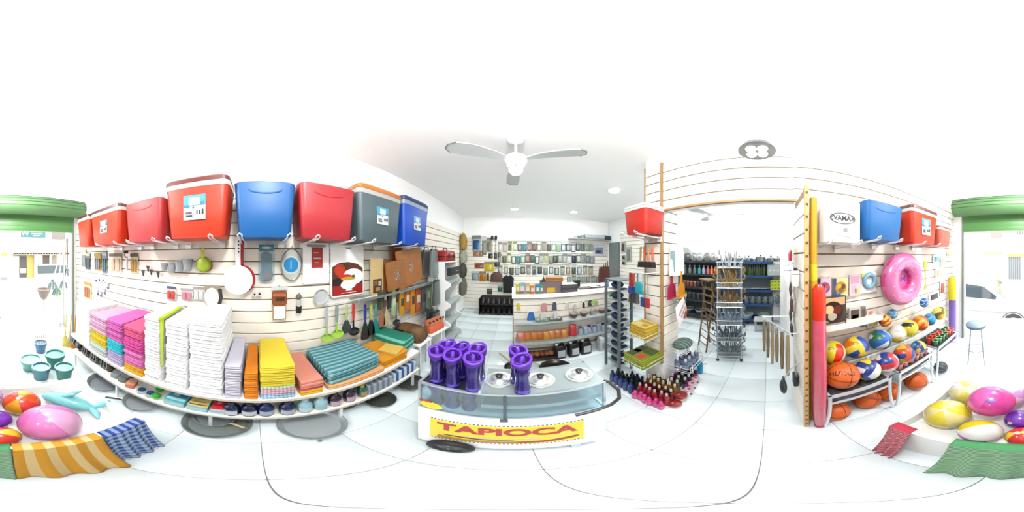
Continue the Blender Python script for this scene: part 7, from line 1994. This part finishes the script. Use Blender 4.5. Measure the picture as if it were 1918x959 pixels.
o = thing('green_bucket', 'lime green bucket under the mops outside', 'bucket', onY(108, 548, -3.80), 0)
part(o, 'bucket', MB().lathe([(.08, -.08), (.12, .08), (.115, .08), (.075, -.06)], n=20), C('b0e080', .4))
part(o, 'handle', MB().tube([(-.12, 0, .07), (-.08, 0, .16), (.08, 0, .16), (.12, 0, .07)], .005, 6), STEEL)
part(o, 'stand', MB().cyl((0, 0, -.08), (0, 0, -1.12), .06, .1, 12), C('d8d8d0'))
# stool
o = thing('bar_stool', 'low stool with a round blue grey seat inside the entrance', 'stool', (.60, -1.98, 0), .3)
part(o, 'seat', MB().lathe([(.12, .60), (.135, .61), (.138, .635), (.12, .65), (.01, .655)], n=28), C('7c94a8', .4))
part(o, 'seat_ring', MB().torus((0, 0, .60), .12, .010, 28, 8), C('c8d4dc', .3, .5))
for k in range(4):
    a = PI/4 + k*PI/2
    part(o, 'leg', MB().tube([(math.cos(a)*.09, math.sin(a)*.09, .60), (math.cos(a)*.14, math.sin(a)*.14, 0)], .009, 7), C('aab4ba', .3, .6))
part(o, 'foot_ring', MB().torus((0, 0, .24), .118, .006, 28, 6), C('aab4ba', .3, .6))

# ================================================================ street
struct('sidewalk', MB().box((0, -3.36, -.11), (14, 1.26, .16)), C('f4f4f0', .8, k=.8, noise=.03, ns=3))
struct('street', MB().box((0, -6.8, -.50), (24, 6.2, .1)), C('d8d8d4', .85, k=.75, noise=.05, ns=4))
struct('far_sidewalk', MB().box((0, -9.6, -.40), (24, .8, .16)), C('f0f0ea', .85, k=.8))
# house across the street
h_ = thing('shop_house', 'white shop house across the street with a sign, awning and shutters', 'building', (0, -10, 0))
def FP(x0, y0, x1, y1, off=0.02):
    c, w_, h, rz = rect('S', x0, y0, x1, y1, off); return c, w_, h
part(h_, 'facade', MB().box((0, -.2, 2.2), (26, .66, 5.4)), C('fffdf6', .8, k=.9), smooth=False)
def fpart(nm, x0, y0, x1, y1, hx, d=.1, off=.02, rough=.6):
    c, w_, h = FP(x0, y0, x1, y1, off)
    return part(h_, nm, MB().box((0, 0, 0), (w_, d, h)), C(hx, rough), loc=(c.x, c.y+10, c.z), smooth=False), w_, h
s_, w_, h = fpart('sign_board', 39, 431, 85, 445, '4f7f82', .08, .14)
part(s_, 'lettering', text_mesh('W', h*1.0, .004, C('f4fafa')), None, loc=(w_*.33*1, .05, 0), rz=PI)
for k, (z, ww) in enumerate(((.28, .5), (.0, .42), (-.25, .3))):
    part(s_, 'text_line', MB().box((-w_*.13, .045, z*h), (w_*ww, .01, h*.13)), C('d8eaea'), smooth=False)
fpart('window', 97, 433, 122, 449, '8a8078', .06)
aw, w_, h = fpart('awning', 24, 470, 128, 476, 'c8c0a8', .5, .30)
for k in range(22):
    part(aw, 'scallop', MB().disc((-w_/2+w_*(k+.5)/22, -h*.5), w_/50, .24, .25, 10), C('b0a488', .7))
d_, w_, h = fpart('shop_opening', 36, 476, 50, 520, '5c5650', .04)
part(d_, 'counter_goods', MB().box((0, .05, -h*.2), (w_*.8, .1, h*.2)), C('c8c8c0'))
fpart('wall_panel', 24, 472, 50, 480, '8a908c', .06, .05)
fpart('yellow_door', 51, 478, 64, 520, 'd8b860', .06)
fpart('pillar', 64, 478, 68, 530, 'f0ece0', .16, .1)
win, w_, h = fpart('window', 78, 478, 93, 496, '6a5848', .06)
part(win, 'window_frame', MB().tube([(-w_/2, .05, -h/2), (w_/2, .05, -h/2), (w_/2, .05, h/2), (-w_/2, .05, h/2)], .06, 6, closed=True), C('f4f0e8'))
win, w_, h = fpart('window', 98, 478, 106, 494, 'a89888', .06)
fpart('wall_panel', 71, 497, 124, 512, '5c6a6e', .1, .06)
fpart('wall_panel', 71, 494, 124, 497, 'e4e4dc', .14, .08)
fpart('yellow_sign', 1840, 472, 1879, 477, 'f8f080', .1, .1)
fpart('yellow_sign', 1887, 475, 1918, 481, 'ece470', .1, .1)
fpart('yellow_sign', 2, 474, 14, 480, 'f0e850', .1, .1)
sh_, w_, h = fpart('roller_door', 1888, 481, 1913, 523, '8a9092', .08)
for k in range(7):
    part(sh_, 'ridge', MB().box((-w_/2+w_*(k+.5)/7, .05, 0), (w_*.05, .03, h)), C('a8aeb0'), smooth=False)
fpart('window', 1855, 434, 1878, 447, 'b09890', .06)
fpart('wall_box', 0, 519, 14, 525, '9aa0a0', .1, .06)
for k in range(3):
    fpart('small_sign', 1904+k*5, 431, 1907+k*5, 440, '6a6860', .05, .05)

# white car
cy, sz = -4.75, -.45
car = thing('car', 'white hatchback car parked in the street outside the entrance', 'car', (0, cy, sz))
WC = C('fbfcfc', .25, k=.86, coat=.6)
side = [(-.62, .30), (-.60, .52), (-.45, .66), (.15, .80), (.42, .86), (.95, 1.28), (1.15, 1.36), (2.15, 1.38), (2.75, 1.12), (3.05, .88), (3.12, .55), (3.08, .30)]
part(car, 'body', MB().prism(side, -.80, .80), WC)
part(car, 'front_bumper', MB().rloft([(.24, .22, 1.58, .08), (.46, .24, 1.62, .09)], c=(-.56, 0, 0), q=3), C('eceeee', .3, k=.84))
wg = C('4c5c64', .12, coat=.5)
part(car, 'side_window', MB().prism([(.55, .90), (1.0, 1.23), (1.52, 1.28), (1.52, .92)], .801, .806), wg)
part(car, 'side_window', MB().prism([(1.58, .92), (1.58, 1.28), (2.1, 1.28), (2.55, 1.08), (2.6, .95)], .801, .806), wg)
part(car, 'windscreen', MB().add([(.45, -.68, .90), (.45, .68, .90), (.93, .62, 1.27), (.93, -.62, 1.27)], [(0, 1, 2, 3)]), wg)
part(car, 'door_seam', MB().box((1.55, .803, .70), (.008, .006, .55)), C('9aa0a0'))
part(car, 'rub_strip', MB().box((1.3, .806, .56), (2.2, .012, .035)), C('b8bcbc'))
part(car, 'wing_mirror', MB().rloft([(.90, .12, .10, .03), (.99, .10, .09, .03)], c=(.62, .86, 0), q=2), C('dfe2e2', .3))
part(car, 'headlamp', MB().rloft([(.58, .14, .24, .04), (.68, .16, .22, .04)], c=(-.46, .62, 0), q=2), C('c8d4dc', .15))
for x in (.26, 2.52):
    for s in (-1, 1):
        wv = part(car, 'wheel', MB().torus((0, 0, 0), .20, .075, 30, 10, rot=Matrix.Rotation(PI/2, 3, 'X')), C('4a4a48', .7), loc=(x, s*.76, .275))
        part(wv, 'hub_cap', MB().cyl((0, s*.03, 0), (0, s*.062, 0), .165, n=24), C('e4e6e4', .35))
        for k in range(6):
            part(wv, 'hub_hole', MB().cyl((math.cos(k*PI/3)*.11, s*.058, math.sin(k*PI/3)*.11), (math.cos(k*PI/3)*.11, s*.066, math.sin(k*PI/3)*.11), .018, n=8), C('6a6a68'))
    part(car, 'wheel_arch', MB().torus((x, .80, .275), .30, .02, 30, 8, rot=Matrix.Rotation(PI/2, 3, 'X')), C('7c7c7a', .6))
